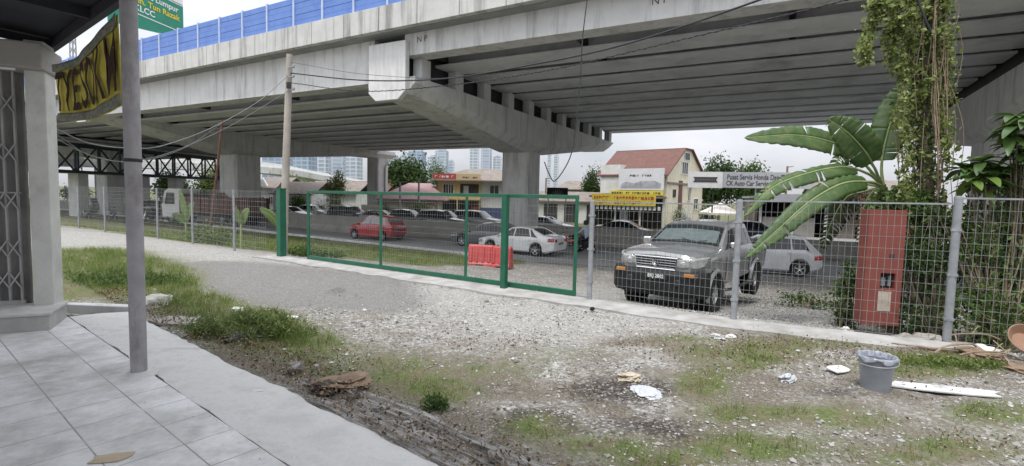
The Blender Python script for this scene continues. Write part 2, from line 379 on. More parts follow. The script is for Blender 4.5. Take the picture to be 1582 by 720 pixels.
soil = ramp(noise(22, 8, .7), [(.3, (.085, .07, .045)), (.55, (.16, .14, .09)), (.75, (.27, .24, .17))])
grs = ramp(noise(34, 6, .7), [(.3, (.055, .085, .024)), (.55, (.115, .15, .048)), (.75, (.22, .21, .11))])
base = mixc(edge(sep.outputs['Red'], noise(10, 9, .8), .35, 1.3), base, mixc(ramp(noise(3.5, 6, .7), [(.38, 0.), (.62, 1.)]), soil, grs))
l(base, b.inputs['Base Color'])
bp = n.new('ShaderNodeBump'); bp.inputs['Strength'].default_value = .8; bp.inputs['Distance'].default_value = .02
inv = n.new('ShaderNodeMath'); inv.operation = 'MAXIMUM'; l(at.outputs['Alpha'], inv.inputs[0]); l(sep.outputs['Green'], inv.inputs[1])
str_ = n.new('ShaderNodeMapRange'); str_.inputs['To Min'].default_value = .85; str_.inputs['To Max'].default_value = .12; l(inv.outputs[0], str_.inputs['Value']); l(str_.outputs['Result'], bp.inputs['Strength'])
l(vo.outputs['Distance'], bp.inputs['Height']); bp2 = n.new('ShaderNodeBump'); bp2.inputs['Strength'].default_value = .5; bp2.inputs['Distance'].default_value = .03
l(noise(11, 7, .7), bp2.inputs['Height']); l(bp.outputs['Normal'], bp2.inputs['Normal']); l(bp2.outputs['Normal'], b.inputs['Normal'])
ground = fast_obj('ground', np.stack([X, Y, Z], -1), F, gm, None, True)
ca = ground.data.color_attributes.new('cover', 'FLOAT_COLOR', 'POINT')
ca.data.foreach_set('color', np.stack([mg, mw, mdk, mas], -1).astype(np.float32).ravel())
sa_ = ground.data.attributes.new('soil', 'FLOAT', 'POINT'); sa_.data.foreach_set('value', msoil.astype(np.float32))
tag(ground, kind='structure')

# ------------------------------------------------------------------ road
road_m = mat('worn asphalt', (.25, .25, .25), (.33, .33, .325), 1.3, .85, bump=.2, bscale=60, c3=(.4, .395, .38), sc3=.6, amt3=.35)  # asphalt kept extra pale, so its colour lifts the shade under the flyover
KA, KB, KC = Vector((-70, 73, 0)), Vector((-2.95, 25.56, 0)), Vector((-.6, 23.6, 0))
rp = [(-70, 73), (-2.95, 25.56), (-.6, 23.6), (.8, 23.0), (3.5, 22.3), (6.0, 21.6), (9, 20.4), (14, 19.3), (24, 17.5), (60, 8), (90, 34), (30, 44), (10, 48), (-10, 52), (-40, 74), (-70, 100)]
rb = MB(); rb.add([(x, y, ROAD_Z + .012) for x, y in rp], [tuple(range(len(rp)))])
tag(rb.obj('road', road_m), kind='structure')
kerb_m = mat('painted kerb', (.45, .45, .43), (.62, .62, .6), 2, .85, bump=.2, bscale=20, c3=(.2, .19, .17), sc3=1.2, amt3=.6)
kb = MB(); kb.bar((-60, 65.9, ROAD_Z + .06), (-2.95, 25.56, ROAD_Z + .06), .3, .16); kb.bar((-2.95, 25.56, ROAD_Z + .06), (-1.0, 24.0, ROAD_Z + .06), .42, .18)
tag(kb.obj('kerb', kerb_m, bevel=.03), kind='structure')
rl = MB()
for k in range(14):                     # lane dashes on the carriageway
    p = Vector((-40, 60.6, 0)) + Vector((.78, -.55, 0)).normalized() * (k * 5.2); 
    if p.y < 24: break
    q = p + Vector((.78, -.55, 0)).normalized() * 2.2
    w = Vector((.55, .78, 0)).normalized() * .07
    rl.add([(a.x, a.y, ROAD_Z + .018) for a in (p - w, q - w, q + w, p + w)], [(0, 1, 2, 3)])
tag(rl.obj('road_markings', white_p), kind='structure')

# ------------------------------------------------------------------ tiled floor, apron, drain edge, fence footing
tile_m = bpy.data.materials.new('worn grey tiles'); tile_m.use_nodes = True
n = tile_m.node_tree.nodes; l = tile_m.node_tree.links.new; b = n['Principled BSDF']; b.inputs['Roughness'].default_value = .5; b.inputs['Specular IOR Level'].default_value = .35
geo = n.new('ShaderNodeNewGeometry'); mpn = n.new('ShaderNodeMapping'); mpn.inputs['Rotation'].default_value = (0, 0, math.atan2(.62, .785)); l(geo.outputs['Position'], mpn.inputs['Vector'])
bt = n.new('ShaderNodeTexBrick'); bt.offset = 0; bt.inputs['Scale'].default_value = 1; bt.inputs['Mortar Size'].default_value = .009; bt.inputs['Mortar Smooth'].default_value = 1.0
bt.inputs['Brick Width'].default_value = .42; bt.inputs['Row Height'].default_value = .42; bt.inputs['Bias'].default_value = 0
bt.inputs['Color1'].default_value = (.57, .575, .575, 1); bt.inputs['Color2'].default_value = (.64, .64, .64, 1); bt.inputs['Mortar'].default_value = (.17, .17, .165, 1)
l(mpn.outputs['Vector'], bt.inputs['Vector'])
tone = ramp(noise(9, 10, .75), [(.3, (.88, .88, .87)), (.7, (1.12, 1.12, 1.12))])
mu = n.new('ShaderNodeMix'); mu.data_type = 'RGBA'; mu.blend_type = 'MULTIPLY'; mu.inputs['Factor'].default_value = 1; l(bt.outputs['Color'], mu.inputs['A']); l(tone, mu.inputs['B'])
dirt = mixc(ramp(noise(1.4, 9, .72), [(.42, 0.), (.66, .95)]), mu.outputs['Result'], (.33, .32, .30))
scuff = mixc(ramp(noise(24, 8, .8), [(.6, 0.), (.72, .7)]), dirt, (.16, .155, .145))
pale = mixc(ramp(noise(2.3, 9, .75), [(.5, 0.), (.72, .7)]), scuff, (.68, .68, .67))
l(pale, b.inputs['Base Color'])
l(ramp(noise(4, 7), [(.3, .38), (.7, .75)]), b.inputs['Roughness'])
bp = n.new('ShaderNodeBump'); bp.inputs['Strength'].default_value = .25; bp.inputs['Distance'].default_value = .004; l(bt.outputs['Fac'], bp.inputs['Height']); bp.invert = True; l(bp.outputs['Normal'], b.inputs['Normal'])
def along(c, a, z=0): return Vector((TN.x * c + TT.x * a, TN.y * c + TT.y * a, z))
A_FAR = -8.75      # the floor's far end, along the shop front
fl = MB(); pts = [along(C_CRACK, A_FAR, 0), along(C_CRACK, 8, 0), along(-6, 8, 0), along(-6, A_FAR, 0)]
fl.extr([(p.x, p.y, -.1) for p in pts], (0, 0, FLOOR_Z + .1))
tag(fl.obj('tiled_floor', tile_m), kind='structure')
apron_m = mat('cement apron', (.46, .46, .445), (.62, .62, .6), 2.6, .85, bump=.45, bscale=30, c3=(.27, .25, .215), sc3=2.6, amt3=.8, detail=9)
apb = MB(); N = 150; top_i = []; top_o = []
for k in range(N + 1):
    a = A_FAR + (8 - A_FAR) * k / N; wob = (vnoise(np.array([a * 2.1]), np.array([3.0]), 4)[0] - .5) * .035 + (vnoise(np.array([a * 9.]), np.array([7.0]), 8)[0] - .5) * .035 + (vnoise(np.array([a * 21.]), np.array([5.0]), 18)[0] - .5) * .03
    cw = max(0, vnoise(np.array([a * 3.]), np.array([1.0]), 2)[0] - .55) * .05 + max(0, vnoise(np.array([a * 19.]), np.array([1.0]), 12)[0] - .3) * .014
    top_i.append(along(C_CRACK + .008 + cw, a, FLOOR_Z - .008)); top_o.append(along(C_EDGE + .04 + wob, a, FLOOR_Z - .05))
mid = [(i * .5 + o * .5) + Vector((0, 0, .012)) for i, o in zip(top_i, top_o)]
apb.grid([[i - Vector((0, 0, .1)) for i in top_i], top_i, mid, top_o, [o - Vector((0, 0, .14)) for o in top_o]], flip=False)
tag(apb.obj('concrete_apron', apron_m, smooth=True, sharp=30), kind='structure')
drain_m = mat('broken drain edge', (.28, .265, .245), (.48, .465, .44), 9, .92, bump=.9, bscale=34, c3=(.13, .10, .07), sc3=3.5, amt3=.8, bdist=.04)
nd_ = drain_m.node_tree.nodes; ld_ = drain_m.node_tree.links.new
gm_ = nd_.new('ShaderNodeNewGeometry'); mq = nd_.new('ShaderNodeMapping'); mq.vector_type = 'POINT'; mq.inputs['Rotation'].default_value = (0, 0, math.atan2(.62, .785)); mq2 = nd_.new('ShaderNodeMapping'); mq2.inputs['Scale'].default_value = (1.6, 34, 8)
tq_ = nd_.new('ShaderNodeTexNoise'); tq_.inputs['Scale'].default_value = 1; tq_.inputs['Detail'].default_value = 6; tq_.inputs['Roughness'].default_value = .7
ld_(gm_.outputs['Position'], mq.inputs['Vector']); ld_(mq.outputs['Vector'], mq2.inputs['Vector']); ld_(mq2.outputs['Vector'], tq_.inputs['Vector'])
rq = nd_.new('ShaderNodeValToRGB'); rq.color_ramp.elements[0].position = .42; rq.color_ramp.elements[1].position = .6; rq.color_ramp.elements[0].color = (.3, .28, .25, 1); rq.color_ramp.elements[1].color = (1, 1, 1, 1); ld_(tq_.outputs['Fac'], rq.inputs['Fac'])
pb__ = nd_['Principled BSDF']; src_ = pb__.inputs['Base Color'].links[0].from_socket; mq3 = nd_.new('ShaderNodeMix'); mq3.data_type = 'RGBA'; mq3.blend_type = 'MULTIPLY'; mq3.inputs['Factor'].default_value = .8; ld_(src_, mq3.inputs['A']); ld_(rq.outputs['Color'], mq3.inputs['B']); ld_(mq3.outputs['Result'], pb__.inputs['Base Color'])
drb = MB(); rows = []
NJ = 37
for j in range(NJ):
    row = []
    for k in range(381):
        a = -4.2 + 9.5 * k / 380; c = C_EDGE + .0 + .58 * j / (NJ - 1)
        h = (fbm(np.array([a * 1.1]), np.array([c * 34.]), 1.2, 4, 31)[0] - .5) * .075; h2 = (vnoise(np.array([a * .7]), np.array([2.0]), 44)[0] - .6) * .07
        z = ([-.12] + [.045] * (NJ - 2) + [-.12])[j] + (h + h2 if 0 < j < NJ - 1 else 0)
        row.append(along(c + (vnoise(np.array([a * 4.]), np.array([j * .15]), 6)[0] - .5) * .05, a, z))
    rows.append(row)
drb.grid(rows, flip=False)
tag(drb.obj('drain_edge', drain_m, smooth=True, sharp=40), kind='structure')
ft = MB(); fa = [Vector((5.75, 6.45, 0)), Vector((3.4, 7.55, 0)), Vector((1.35, 8.85, 0)), Vector((-5.5, 13.35, 0)), Vector((-7.0, 14.3, 0))]
inn = []; outr = []
dense = []
for p, q in zip(fa[:-1], fa[1:]):
    m_ = max(2, int((q - p).length / .12)); dense += [p.lerp(q, i / m_) for i in range(m_)]
for i, p in enumerate(dense):
    w = .62 + (vnoise(np.array([i * .25]), np.array([0.]), 3)[0] - .5) * .16; s_ = min(1, i / 6)
    outr.append(p + Vector((NX, NY, 0)) * .28); inn.append(p - Vector((NX, NY, 0)) * (w - .2) * s_)
zt = Vector((0, 0, .045)); zd = Vector((0, 0, -.5))
ft.grid([[p + zd for p in inn], [p + zt * .8 for p in inn], [p + zt for p in outr], [p + zd for p in outr]])
tag(ft.obj('fence_footing', mat('worn footing concrete', (.28, .275, .26), (.41, .405, .39), 3.2, .9, bump=.4, bscale=30, c3=(.2, .185, .155), sc3=1.8, amt3=.8), smooth=True, sharp=30), kind='structure')

# ------------------------------------------------------------------ shop at left: column, step, grille, beam, awning
shop = thing('shop_building', 'shop front at far left with plastered column, folding grille and dark awning', 'shop', (-5.93, 6.61, 0))
SO = Vector((-5.93, 6.61, 0)); WD = Vector((.9, .436, 0)).normalized(); WN = Vector((WD.y, -WD.x, 0))   # along the end wall / towards camera
def sp(a, c, z=0): return WD * a + WN * c + Vector((0, 0, z))   # local to the shop
def sbox(mb, a0, a1, c0, c1, z0, z1, mi=0):
    mb.extr([sp(a0, c0, z0), sp(a1, c0, z0), sp(a1, c1, z0), sp(a0, c1, z0)], (0, 0, z1 - z0), mi)
m = MB(); sbox(m, -.20, 0, -.12, .22, 0, 3.62); m.obj('column', plaster, shop, bevel=.012)
m = MB(); pA = Vector((-5.51, 5.99, 0)) - SO; pB = Vector((-5.86, 6.62, 0)) - SO
m.extr([pA, pB, pB - WD * 3, pA - WD * 3], (0, 0, .30)); m.obj('step', mat('cement step', (.33, .33, .32), (.44, .44, .42), 3, .8, bump=.2, bscale=30, c3=(.2, .19, .17), sc3=2, amt3=.6), shop, bevel=.012)
m = MB(); m.extr([pA + Vector((.02, -.01, .301)), pB + Vector((.02, 0, .301)), pB - WD * 3 + Vector((0, 0, .301)), pA - WD * 3 + Vector((0, -.02, .301))], (0, 0, .035)); m.obj('step_slab', mat('worn step slab', (.42, .42, .41), (.55, .55, .53), 4, .7, c3=(.25, .24, .22), sc3=3, amt3=.6), shop, bevel=.008)
m = MB(); sbox(m, -3.0, -.302, -.10, -.02, .3, 3.5); m.obj('shutter_wall', mat('dark grey shutter', (.16, .155, .15), (.24, .235, .225), 2, .8, c3=(.06, .055, .05), sc3=3, amt3=.7, streak=(1, 1, .3)), shop)  # shutter in a dark streaked grey
gr = MB()
for k in range(22):
    a = -.36 - .115 * k; gr.bar(sp(a, .05, .36), sp(a, .05, 3.3), .02, .024)
gr.bar(sp(-.33, .05, .36), sp(-3, .05, .36), .03, .05); gr.bar(sp(-.33, .05, 3.3), sp(-3, .05, 3.3), .03, .05); gr.bar(sp(-.33, .05, 1.75), sp(-3, .05, 1.75), .012, .02)
for k in range(21):
    a = -.36 - .115 * k
    for z0 in (.55, .95, 1.55, 2.15, 2.75):
        gr.bar(sp(a, .075, z0), sp(a - .115, .075, z0 + .2), .014); gr.bar(sp(a - .115, .085, z0), sp(a, .085, z0 + .2), .014)
gr.obj('folding_grille', mat('old grille paint', (.3, .295, .29), (.4, .395, .385), 5, .6), shop)
m = MB(); sbox(m, -3, .03, -.3, .42, 3.25, 3.56); m.obj('beam', mat('grimy beam paint', (.26, .25, .23), (.36, .35, .32), 2, .8, c3=(.12, .11, .1), sc3=2, amt3=.6), shop, bevel=.02)
m = MB(); m.tube([sp(-1.5, .3, 3.24), sp(-.25, .3, 3.24)], .018, 8); m.bar(sp(-1.5, .3, 3.272), sp(-.25, .3, 3.272), .05, .012, 0); m.obj('light_tube', white_p, shop)
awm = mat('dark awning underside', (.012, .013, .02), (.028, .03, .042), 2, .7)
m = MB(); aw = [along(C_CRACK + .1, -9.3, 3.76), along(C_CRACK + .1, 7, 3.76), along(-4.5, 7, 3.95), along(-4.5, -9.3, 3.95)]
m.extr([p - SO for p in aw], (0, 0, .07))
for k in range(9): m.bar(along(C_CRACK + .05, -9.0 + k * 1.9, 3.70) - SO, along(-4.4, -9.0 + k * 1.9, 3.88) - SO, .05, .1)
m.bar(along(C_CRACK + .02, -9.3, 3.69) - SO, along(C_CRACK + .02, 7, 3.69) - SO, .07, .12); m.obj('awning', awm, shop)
pp = G(215, 578, FLOOR_Z)
pole = thing('awning_post', 'round chipped grey steel post holding up the awning on the tiled floor', 'post', pp)
m = MB(); m.tube([(0, 0, 0), (0, 0, 1.2), (-.0, .0, 3.62)], .066, 20); m.obj('shaft', polepaint, pole, smooth=True)
m = MB(); m.rev([(.0, .035), (.075, .034), (.1, .018), (.15, .002), (.152, -.01)], (0, 0, 0), n=20); m.obj('mortar_collar', apron_m, pole, smooth=True, sharp=60)
m = MB(); m.rev([(.068, 1.96), (.072, 1.965), (.072, 1.985), (.068, 1.99)], (0, 0, 0), n=20); m.obj('wire_band', cable_m, pole, smooth=True)

# banner slung between the column and the post
Cn = [D(86, 101, 5.25), D(178, 20, 5.0), D(192, 163, 4.85), D(94, 187, 5.15)]
def bsurf(s, t):
    """s across, t from the bottom up"""
    top = Cn[0].lerp(Cn[1], s) - Vector((0, 0, .11 * math.sin(math.pi * s))); bot = Cn[3].lerp(Cn[2], s) - Vector((0, 0, .05 * math.sin(math.pi * s)))
    p = bot.lerp(top, t); nrm = Vector((-.4, -.9, 0))
    return p + nrm * (.014 * math.sin(s * 9 + t * 2) + .006 * math.sin(s * 21 - 3 * t))
ban = thing('banner', 'faded yellow cloth banner with dark hand painted capitals beside the post', 'banner', tuple(Cn[3]))
bl = Cn[3]
m = MB(); m.grid([[bsurf(i / 30, j / 16) - bl for i in range(31)] for j in range(17)])
bo = m.obj('cloth', mat('yellow banner cloth', (.50, .42, .06), (.62, .54, .11), 5, .9, c3=(.18, .15, .05), sc3=4, amt3=.5), ban, smooth=True)
sl = bo.modifiers.new('cloth thickness', 'SOLIDIFY'); sl.thickness = .006
for t0, t1, nm in ((.0, .13, 'hem'), (.87, 1.0, 'hem')):
    m = MB(); m.grid([[bsurf(i / 30, t0 + (t1 - t0) * j / 3) - bl + Vector((-.012, -.016, 0)) for i in range(31)] for j in range(4)])
    h = m.obj(nm, mat('grey banner hem', (.13, .135, .10), (.27, .275, .22), 22, .9), ban, smooth=True)
    sl = h.modifiers.new('cloth thickness', 'SOLIDIFY'); sl.thickness = .006
def text_mesh(body, size=1.0, extrude=0.0, bold=0.0, spacing=1.0):
    cu = bpy.data.curves.new('lettering', 'FONT'); cu.body = body; cu.size = size; cu.extrude = extrude; cu.offset = bold; cu.align_x = 'CENTER'; cu.align_y = 'CENTER'; cu.space_character = spacing; cu.resolution_u = 3
    o = bpy.data.objects.new('lettering', cu); col.objects.link(o)
    dg = bpy.context.evaluated_depsgraph_get(); me = bpy.data.meshes.new_from_object(o.evaluated_get(dg))
    bpy.data.objects.remove(o); bpy.data.curves.remove(cu); return me
def lettering(body, size, p, right, up, m_, parent, loc0=(0, 0, 0), extrude=.004, width=None, name='lettering', bold=0.0):
    me = text_mesh(body, size, extrude, bold); me.materials.clear(); me.materials.append(m_)
    r, u = unit(right), unit(up); nn = r.cross(u)
    xs = [v.co.x for v in me.vertices]; k = 1 if not width else width / max(1e-6, max(xs) - min(xs))
    for v in me.vertices: v.co = Vector(p) - Vector(loc0) + r * v.co.x * k + u * v.co.y + nn * v.co.z
    o = bpy.data.objects.new(name, me); return link(o, parent)
me = text_mesh('TYE SOK M', 1.0, 0, .02)
import bmesh
bm = bmesh.new(); bm.from_mesh(me); bmesh.ops.subdivide_edges(bm, edges=[e for e in bm.edges if e.calc_length() > .12], cuts=3); bm.to_mesh(me); bm.free()
xs = [v.co.x for v in me.vertices]; ys = [v.co.y for v in me.vertices]
for v in me.vertices:
    s_ = .05 + .93 * (v.co.x - min(xs)) / (max(xs) - min(xs)); t_ = .15 + .70 * (v.co.y - min(ys)) / (max(ys) - min(ys))
    s_ += .012 * math.sin(t_ * 14 + s_ * 30)
    v.co = bsurf(min(max(s_, 0), 1), t_) - bl + Vector((-.018, -.022, 0))
me.materials.clear(); me.materials.append(mat('brown black brush paint', (.03, .015, .012), (.055, .025, .02), 9, .8)); link(bpy.data.objects.new('lettering', me), ban)

# ------------------------------------------------------------------ flyover
B1 = Vector((-.876, .482, 0)); B2 = Vector((.482, .876, 0)); P0 = Vector((-5.3, 22.0, 0))
def S(t, s, z=0): return P0 + B1 * t + B2 * s + Vector((0, 0, z))
fly = thing('flyover', 'grey concrete flyover deck with rows of beams, parapet and blue barrier crossing overhead', 'flyover', tuple(P0))
def FL(t, s, z): return S(t, s, z) - P0
def tbox(mb, t0, t1, s0, s1, z0, z1, mi=0):
    mb.extr([FL(t0, s0, z0), FL(t1, s0, z0), FL(t1, s1, z0), FL(t0, s1, z0)], (0, 0, z1 - z0), mi)
LW = 26.6
def fall(o):
    """the deck falls gently towards the left"""
    for v in o.data.vertices: v.co.z -= .012 * max(-20, min(45, v.co.dot(B1)))
    return o
m = MB()
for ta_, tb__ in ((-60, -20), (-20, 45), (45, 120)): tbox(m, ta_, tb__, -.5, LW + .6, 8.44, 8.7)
fall(m.obj('deck_slab', mat('gap shade deck underside', (.22, .225, .225), (.3, .305, .305), 1, .9), fly))  # coloured darker than the beams to paint shade into the gaps between them
def span(t0, t1, zb, w, cnt, edgew):
    for k in range(cnt):
        s = .55 + (LW - 1.1) * k / (cnt - 1); g = MB(); zt = 8.56
        if k == 0: sec = [(-.55, zb), (-.55, zt), (.3, zt), (.3, zb)]
        else: sec = [(-w / 2, zb), (-w / 2, zb + .10), (-.14, zb + .22), (-.14, zt), (.14, zt), (.14, zb + .22), (w / 2, zb + .10), (w / 2, zb)]
        g.extr([FL(t0, s + a, z) for a, z in sec], B1 * (t1 - t0))
        g.obj('girder', conc if k == 0 else conc_soffit, fly)
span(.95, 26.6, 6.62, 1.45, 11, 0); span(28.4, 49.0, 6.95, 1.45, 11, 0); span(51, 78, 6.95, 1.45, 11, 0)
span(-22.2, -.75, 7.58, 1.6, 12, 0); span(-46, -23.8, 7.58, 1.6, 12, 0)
for (ta, tb_) in ((.95, 1.2), (26.3, 26.6), (-1.0, -.75), (-22.2, -21.95), (9.5, 9.7), (18, 18.2), (-7.8, -7.6), (-15, -14.8)):
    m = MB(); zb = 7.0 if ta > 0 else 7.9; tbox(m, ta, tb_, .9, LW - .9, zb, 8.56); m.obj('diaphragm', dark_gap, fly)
para = mat('stained parapet concrete', (.47, .47, .45), (.58, .58, .56), 1.2, .9, bump=.2, bscale=14, c3=(.09, .088, .08), sc3=1.0, amt3=.85, streak=(2.6, 2.6, .16))
m = MB(); t = -58.0
while t < 118: tbox(m, t, t + 1.97, -.78, -.505, 8.48, 9.45); t += 2.0
fall(m.obj('parapet', para, fly, bevel=.01, seg=1))
m = MB(); tbox(m, -58, 118, LW + .61, LW + .85, 8.5, 9.8); m.obj('parapet', conc, fly)
blue = mat('blue barrier panel', (.10, .195, .50), (.135, .245, .57), 2, .45, spec=.4)
bpost = mat('pale barrier post', (.42, .5, .66), (.5, .58, .74), 4, .5)
for k in range(50):
    t = -6.1 + 1.9 * k
    if t > 62: break
    m = MB()
    for j in range(5): tbox(m, t + .06, t + 1.85, -.64 + .01 * (j % 2), -.58, 9.46 + .262 * j, 9.46 + .262 * j + .248)
    fall(m.obj('noise_barrier_panel', blue, fly))
    m = MB(); tbox(m, t - .04, t + .05, -.69, -.56, 9.45, 10.81); fall(m.obj('noise_barrier_post', bpost, fly))

def pier(tp, label, sc, cw, zb_end, zt, ledge, L_=LW, zc=4.58, chz=4.75, ped=None, second=None):
    org = S(tp, 0); pr = thing('bridge_pier', label, 'bridge pier', tuple(S(tp, sc)), 0, 'piers under the flyover')
    o0 = S(tp, sc)
    def PL(t, s, z): return S(tp + t, s, z) - o0
    # hammerhead: sections along s
    prof = [(0, zb_end), (1.0, zb_end - .05), (sc - 2.6, chz), (sc - 1.3, zc), (sc + 1.3, zc), (sc + 2.8, chz), (L_ - 3.2, zb_end - .25), (L_ - 1.4, zb_end - .2), (L_, zb_end + .25)]
    if second: prof = [(0, zb_end), (1.0, zb_end - .05), (sc - 2.6, chz), (sc - 1.3, zc), (sc + 1.3, zc), (sc + 3.5, chz), (L_ - 5, zb_end - .6), (L_, zb_end - .55)]
    m = MB(); rows = []
    hw = 1.3
    for (s, zb) in prof:
        ch = .42
        rows.append([PL(-hw, s, ledge), PL(-hw, s, zb + ch), PL(-hw + ch, s, zb), PL(hw - ch, s, zb), PL(hw, s, zb + ch), PL(hw, s, ledge), PL(-hw, s, ledge)])
    m.grid(rows, flip=True); nr = len(rows)
    m.add(rows[0][:6], [(0, 1, 2, 3, 4, 5)]); m.add(rows[-1][:6], [(5, 4, 3, 2, 1, 0)])
    m.obj('crosshead', conc, pr)
    m = MB()
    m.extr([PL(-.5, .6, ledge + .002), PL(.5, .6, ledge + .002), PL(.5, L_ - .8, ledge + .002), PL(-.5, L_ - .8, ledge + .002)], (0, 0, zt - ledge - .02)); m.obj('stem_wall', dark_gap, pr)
    m = MB(); hw2 = 1.02
    m.extr([PL(-hw2, -.28, zb_end + .06), PL(-hw2 + .4, -.28, zb_end - .28), PL(hw2 - .4, -.28, zb_end - .28), PL(hw2, -.28, zb_end + .06), PL(hw2, -.28, zt), PL(-hw2, -.28, zt)], B2 * .27)
    m.obj('end_block', mat('sunlit pale end block', (.6, .6, .59), (.68, .68, .67), 2, .85, bump=.15, bscale=12, c3=(.3, .3, .28), sc3=1.4, amt3=.5, streak=(3, 3, .3)), pr, bevel=.03)  # end block slightly paler than the crosshead concrete
    if ped:
        for k in range(11):
            s = .8 + (L_ - 1.6) * k / 10
            m = MB(); sg = -1
            m.extr([PL(-1.25, s - .3, ledge + .003), PL(-.8, s - .3, ledge + .003), PL(-.8, s + .3, ledge + .003), PL(-1.25, s + .3, ledge + .003)], (0, 0, ped - ledge)); m.obj('bearing_pedestal', conc, pr)
    h = cw / 2
    m = MB(); c0 = .14
    oc = [(-h + c0, -h), (h - c0, -h), (h, -h + c0), (h, h - c0), (h - c0, h), (-h + c0, h), (-h, h - c0), (-h, -h + c0)]
    m.extr([PL(a, sc + b_, -1.5) for a, b_ in oc], (0, 0, zc + 1.55)); m.obj('column', conc, pr)
    if second:
        m = MB(); m.extr([PL(a * second[1] / cw, second[0] + b_ * second[1] / cw, -1.5) for a, b_ in oc], (0, 0, zb_end - .5 + 1.5)); m.obj('column', conc_pale, pr)
        m = MB(); m.tube([PL(-1.1, second[0] + 1.0, zb_end - .6), PL(-1.0, second[0] + .2, zb_end - 1.6), PL(-.95, second[0] + .2, -1.2)], .07, 8); m.obj('rainwater_pipe', galv, pr)
for ug_, tx_ in ((652, 'N P'), (1019, 'N P')):
    tq = min((k * .05 for k in range(-440, 200)), key=lambda t: abs(proj(np.array([tuple(S(t, -.0, 8.0))]))[0][0] - ug_)); q_ = S(tq, -.006, 8.16) - P0
    lettering(tx_, .34, q_, -B1, (0, 0, 1), rust, fly, extrude=.003)
pier(0, 'square concrete pier in the middle with white end block, standing behind the gate', 12.0, 1.85, 6.05, 8.15, 6.72, ped=7.56)
pier(27.5, 'long concrete pier left of the utility pole with a second slim column', 11.1, 2.4, 6.5, 7.5, 6.75, L_=29.6, zc=4.85, chz=5.0, second=(28.0, 1.75))
pier(50.0, 'distant concrete pier just left of the awning post', 11.0, 2.2, 6.3, 7.3, 6.75, zc=4.8, chz=5.0)
pier(-23.0, 'shaded concrete pier behind the creepers at far right', 12.0, 2.0, 6.05, 8.15, 6.72, ped=7.56)

# ------------------------------------------------------------------ welded mesh fences and the green gate
def mesh_panel(name, a, b, z0a, z0b, z1a, z1b, sv, sh, r, m_, parent, off):
    """wires between two ground points; one mesh per bay"""
    a, b = Vector(a), Vector(b); Ld = (b - a).length; mb = MB(); w = r * 2
    nv = int(Ld / sv)
    for k in range(nv + 1):
        f = (k + .5) / (nv + 1); p = a.lerp(b, f); wob = random.uniform(-.007, .007)
        mb.bar(Vector((p.x, p.y, z0a + (z0b - z0a) * f)) - off, Vector((p.x + wob, p.y + wob, z1a + (z1b - z1a) * f)) - off, w)
    hgt = z1a - z0a; nh = int(round(hgt / sh)); nr = Vector((b.y - a.y, a.x - b.x, 0)).normalized() * w
    for k in range(nh + 1):
        f = k / nh; sag = random.uniform(-.014, .010)
        mb.bar(Vector((a.x, a.y, z0a + (z1a - z0a) * f)) + nr - off, Vector((b.x, b.y, z0b + (z1b - z0b) * f + sag)) + nr - off, w * 1.1)
    return mb.obj(name, m_, parent)
def post(parent, off, p, z0, z1, r, cap=True):
    m = MB(); m.tube([Vector((p[0], p[1], z0)) - off, Vector((p[0], p[1], z1)) - off], r, 12)
    o = m.obj('post', galv, parent, smooth=True, sharp=50)
    return o
fp = [Vector((-7.0, 14.45, 0)), Vector((-8.5, 15.5, 0)), Vector((-11.1, 17.6, 0)), Vector((-13.5, 19.3, 0)), Vector((-15.6, 20.7, 0)), Vector((-17.75, 22.1, 0)), Vector((-20.6, 24.1, 0)), Vector((-23.4, 26.0, 0)), Vector((-26.2, 27.9, 0)), Vector((-29, 29.8, 0))]
f1 = thing('mesh_fence', 'long galvanised wire mesh fence left of the green gate, along the pale drive', 'fence', tuple(fp[1]), 0, 'wire mesh fences')
for i, (p, q) in enumerate(zip(fp[:-1], fp[1:])):
    post(f1, fp[1], q, -.3, 1.86, .036)
    mesh_panel('wire_panel', p, q, .05, .05, 1.83, 1.83, .11, .15, .0022, wire, f1, fp[1])
rpz = [(1.42, 9.05, 1.80, .045), (3.46, 7.76, 1.87, .048), (5.9, 6.75, 1.98, .05), (8.45, 5.55, 1.98, .05), (11.0, 4.4, 1.98, .05)]
o2 = Vector((1.42, 9.05, 0))
f2 = thing('mesh_fence', 'galvanised wire mesh fence right of the gate, in front of the parked pickup', 'fence', tuple(o2), 0, 'wire mesh fences')
for i, (x, y, h, r) in enumerate(rpz):
    post(f2, o2, (x, y), -.2, h, r)
    m = MB(); m.rev([(r * 1.04, h - .02), (r * 1.0, h + .012), (r * .5, h + .02), (.001, h + .021)], (x - o2.x, y - o2.y, 0), n=12); m.obj('post_cap', galv, f2, smooth=True)
    for zz in (.35, .95, 1.55):
        m = MB(); m.box((x - o2.x, y - o2.y, zz), (r * 2.15, r * 2.15, .035), math.atan2(.54, -.84)); m.obj('clamp', galv, f2)
for i in range(len(rpz) - 1):
    a, b = rpz[i], rpz[i + 1]; zt_ = [1.79, 1.86, 1.96, 1.96][i]
    mesh_panel('wire_panel', (a[0], a[1], 0), (b[0], b[1], 0), .06, .06, zt_, zt_ + (.02 if i == 1 else 0), .082, .15, .0016, wire, f2, o2)
    m = MB(); m.bar(Vector((a[0], a[1], zt_ + .012)) - o2, Vector((b[0], b[1], zt_ + .012 + (.02 if i == 1 else 0))) - o2, .022); m.obj('top_rail', galv, f2)

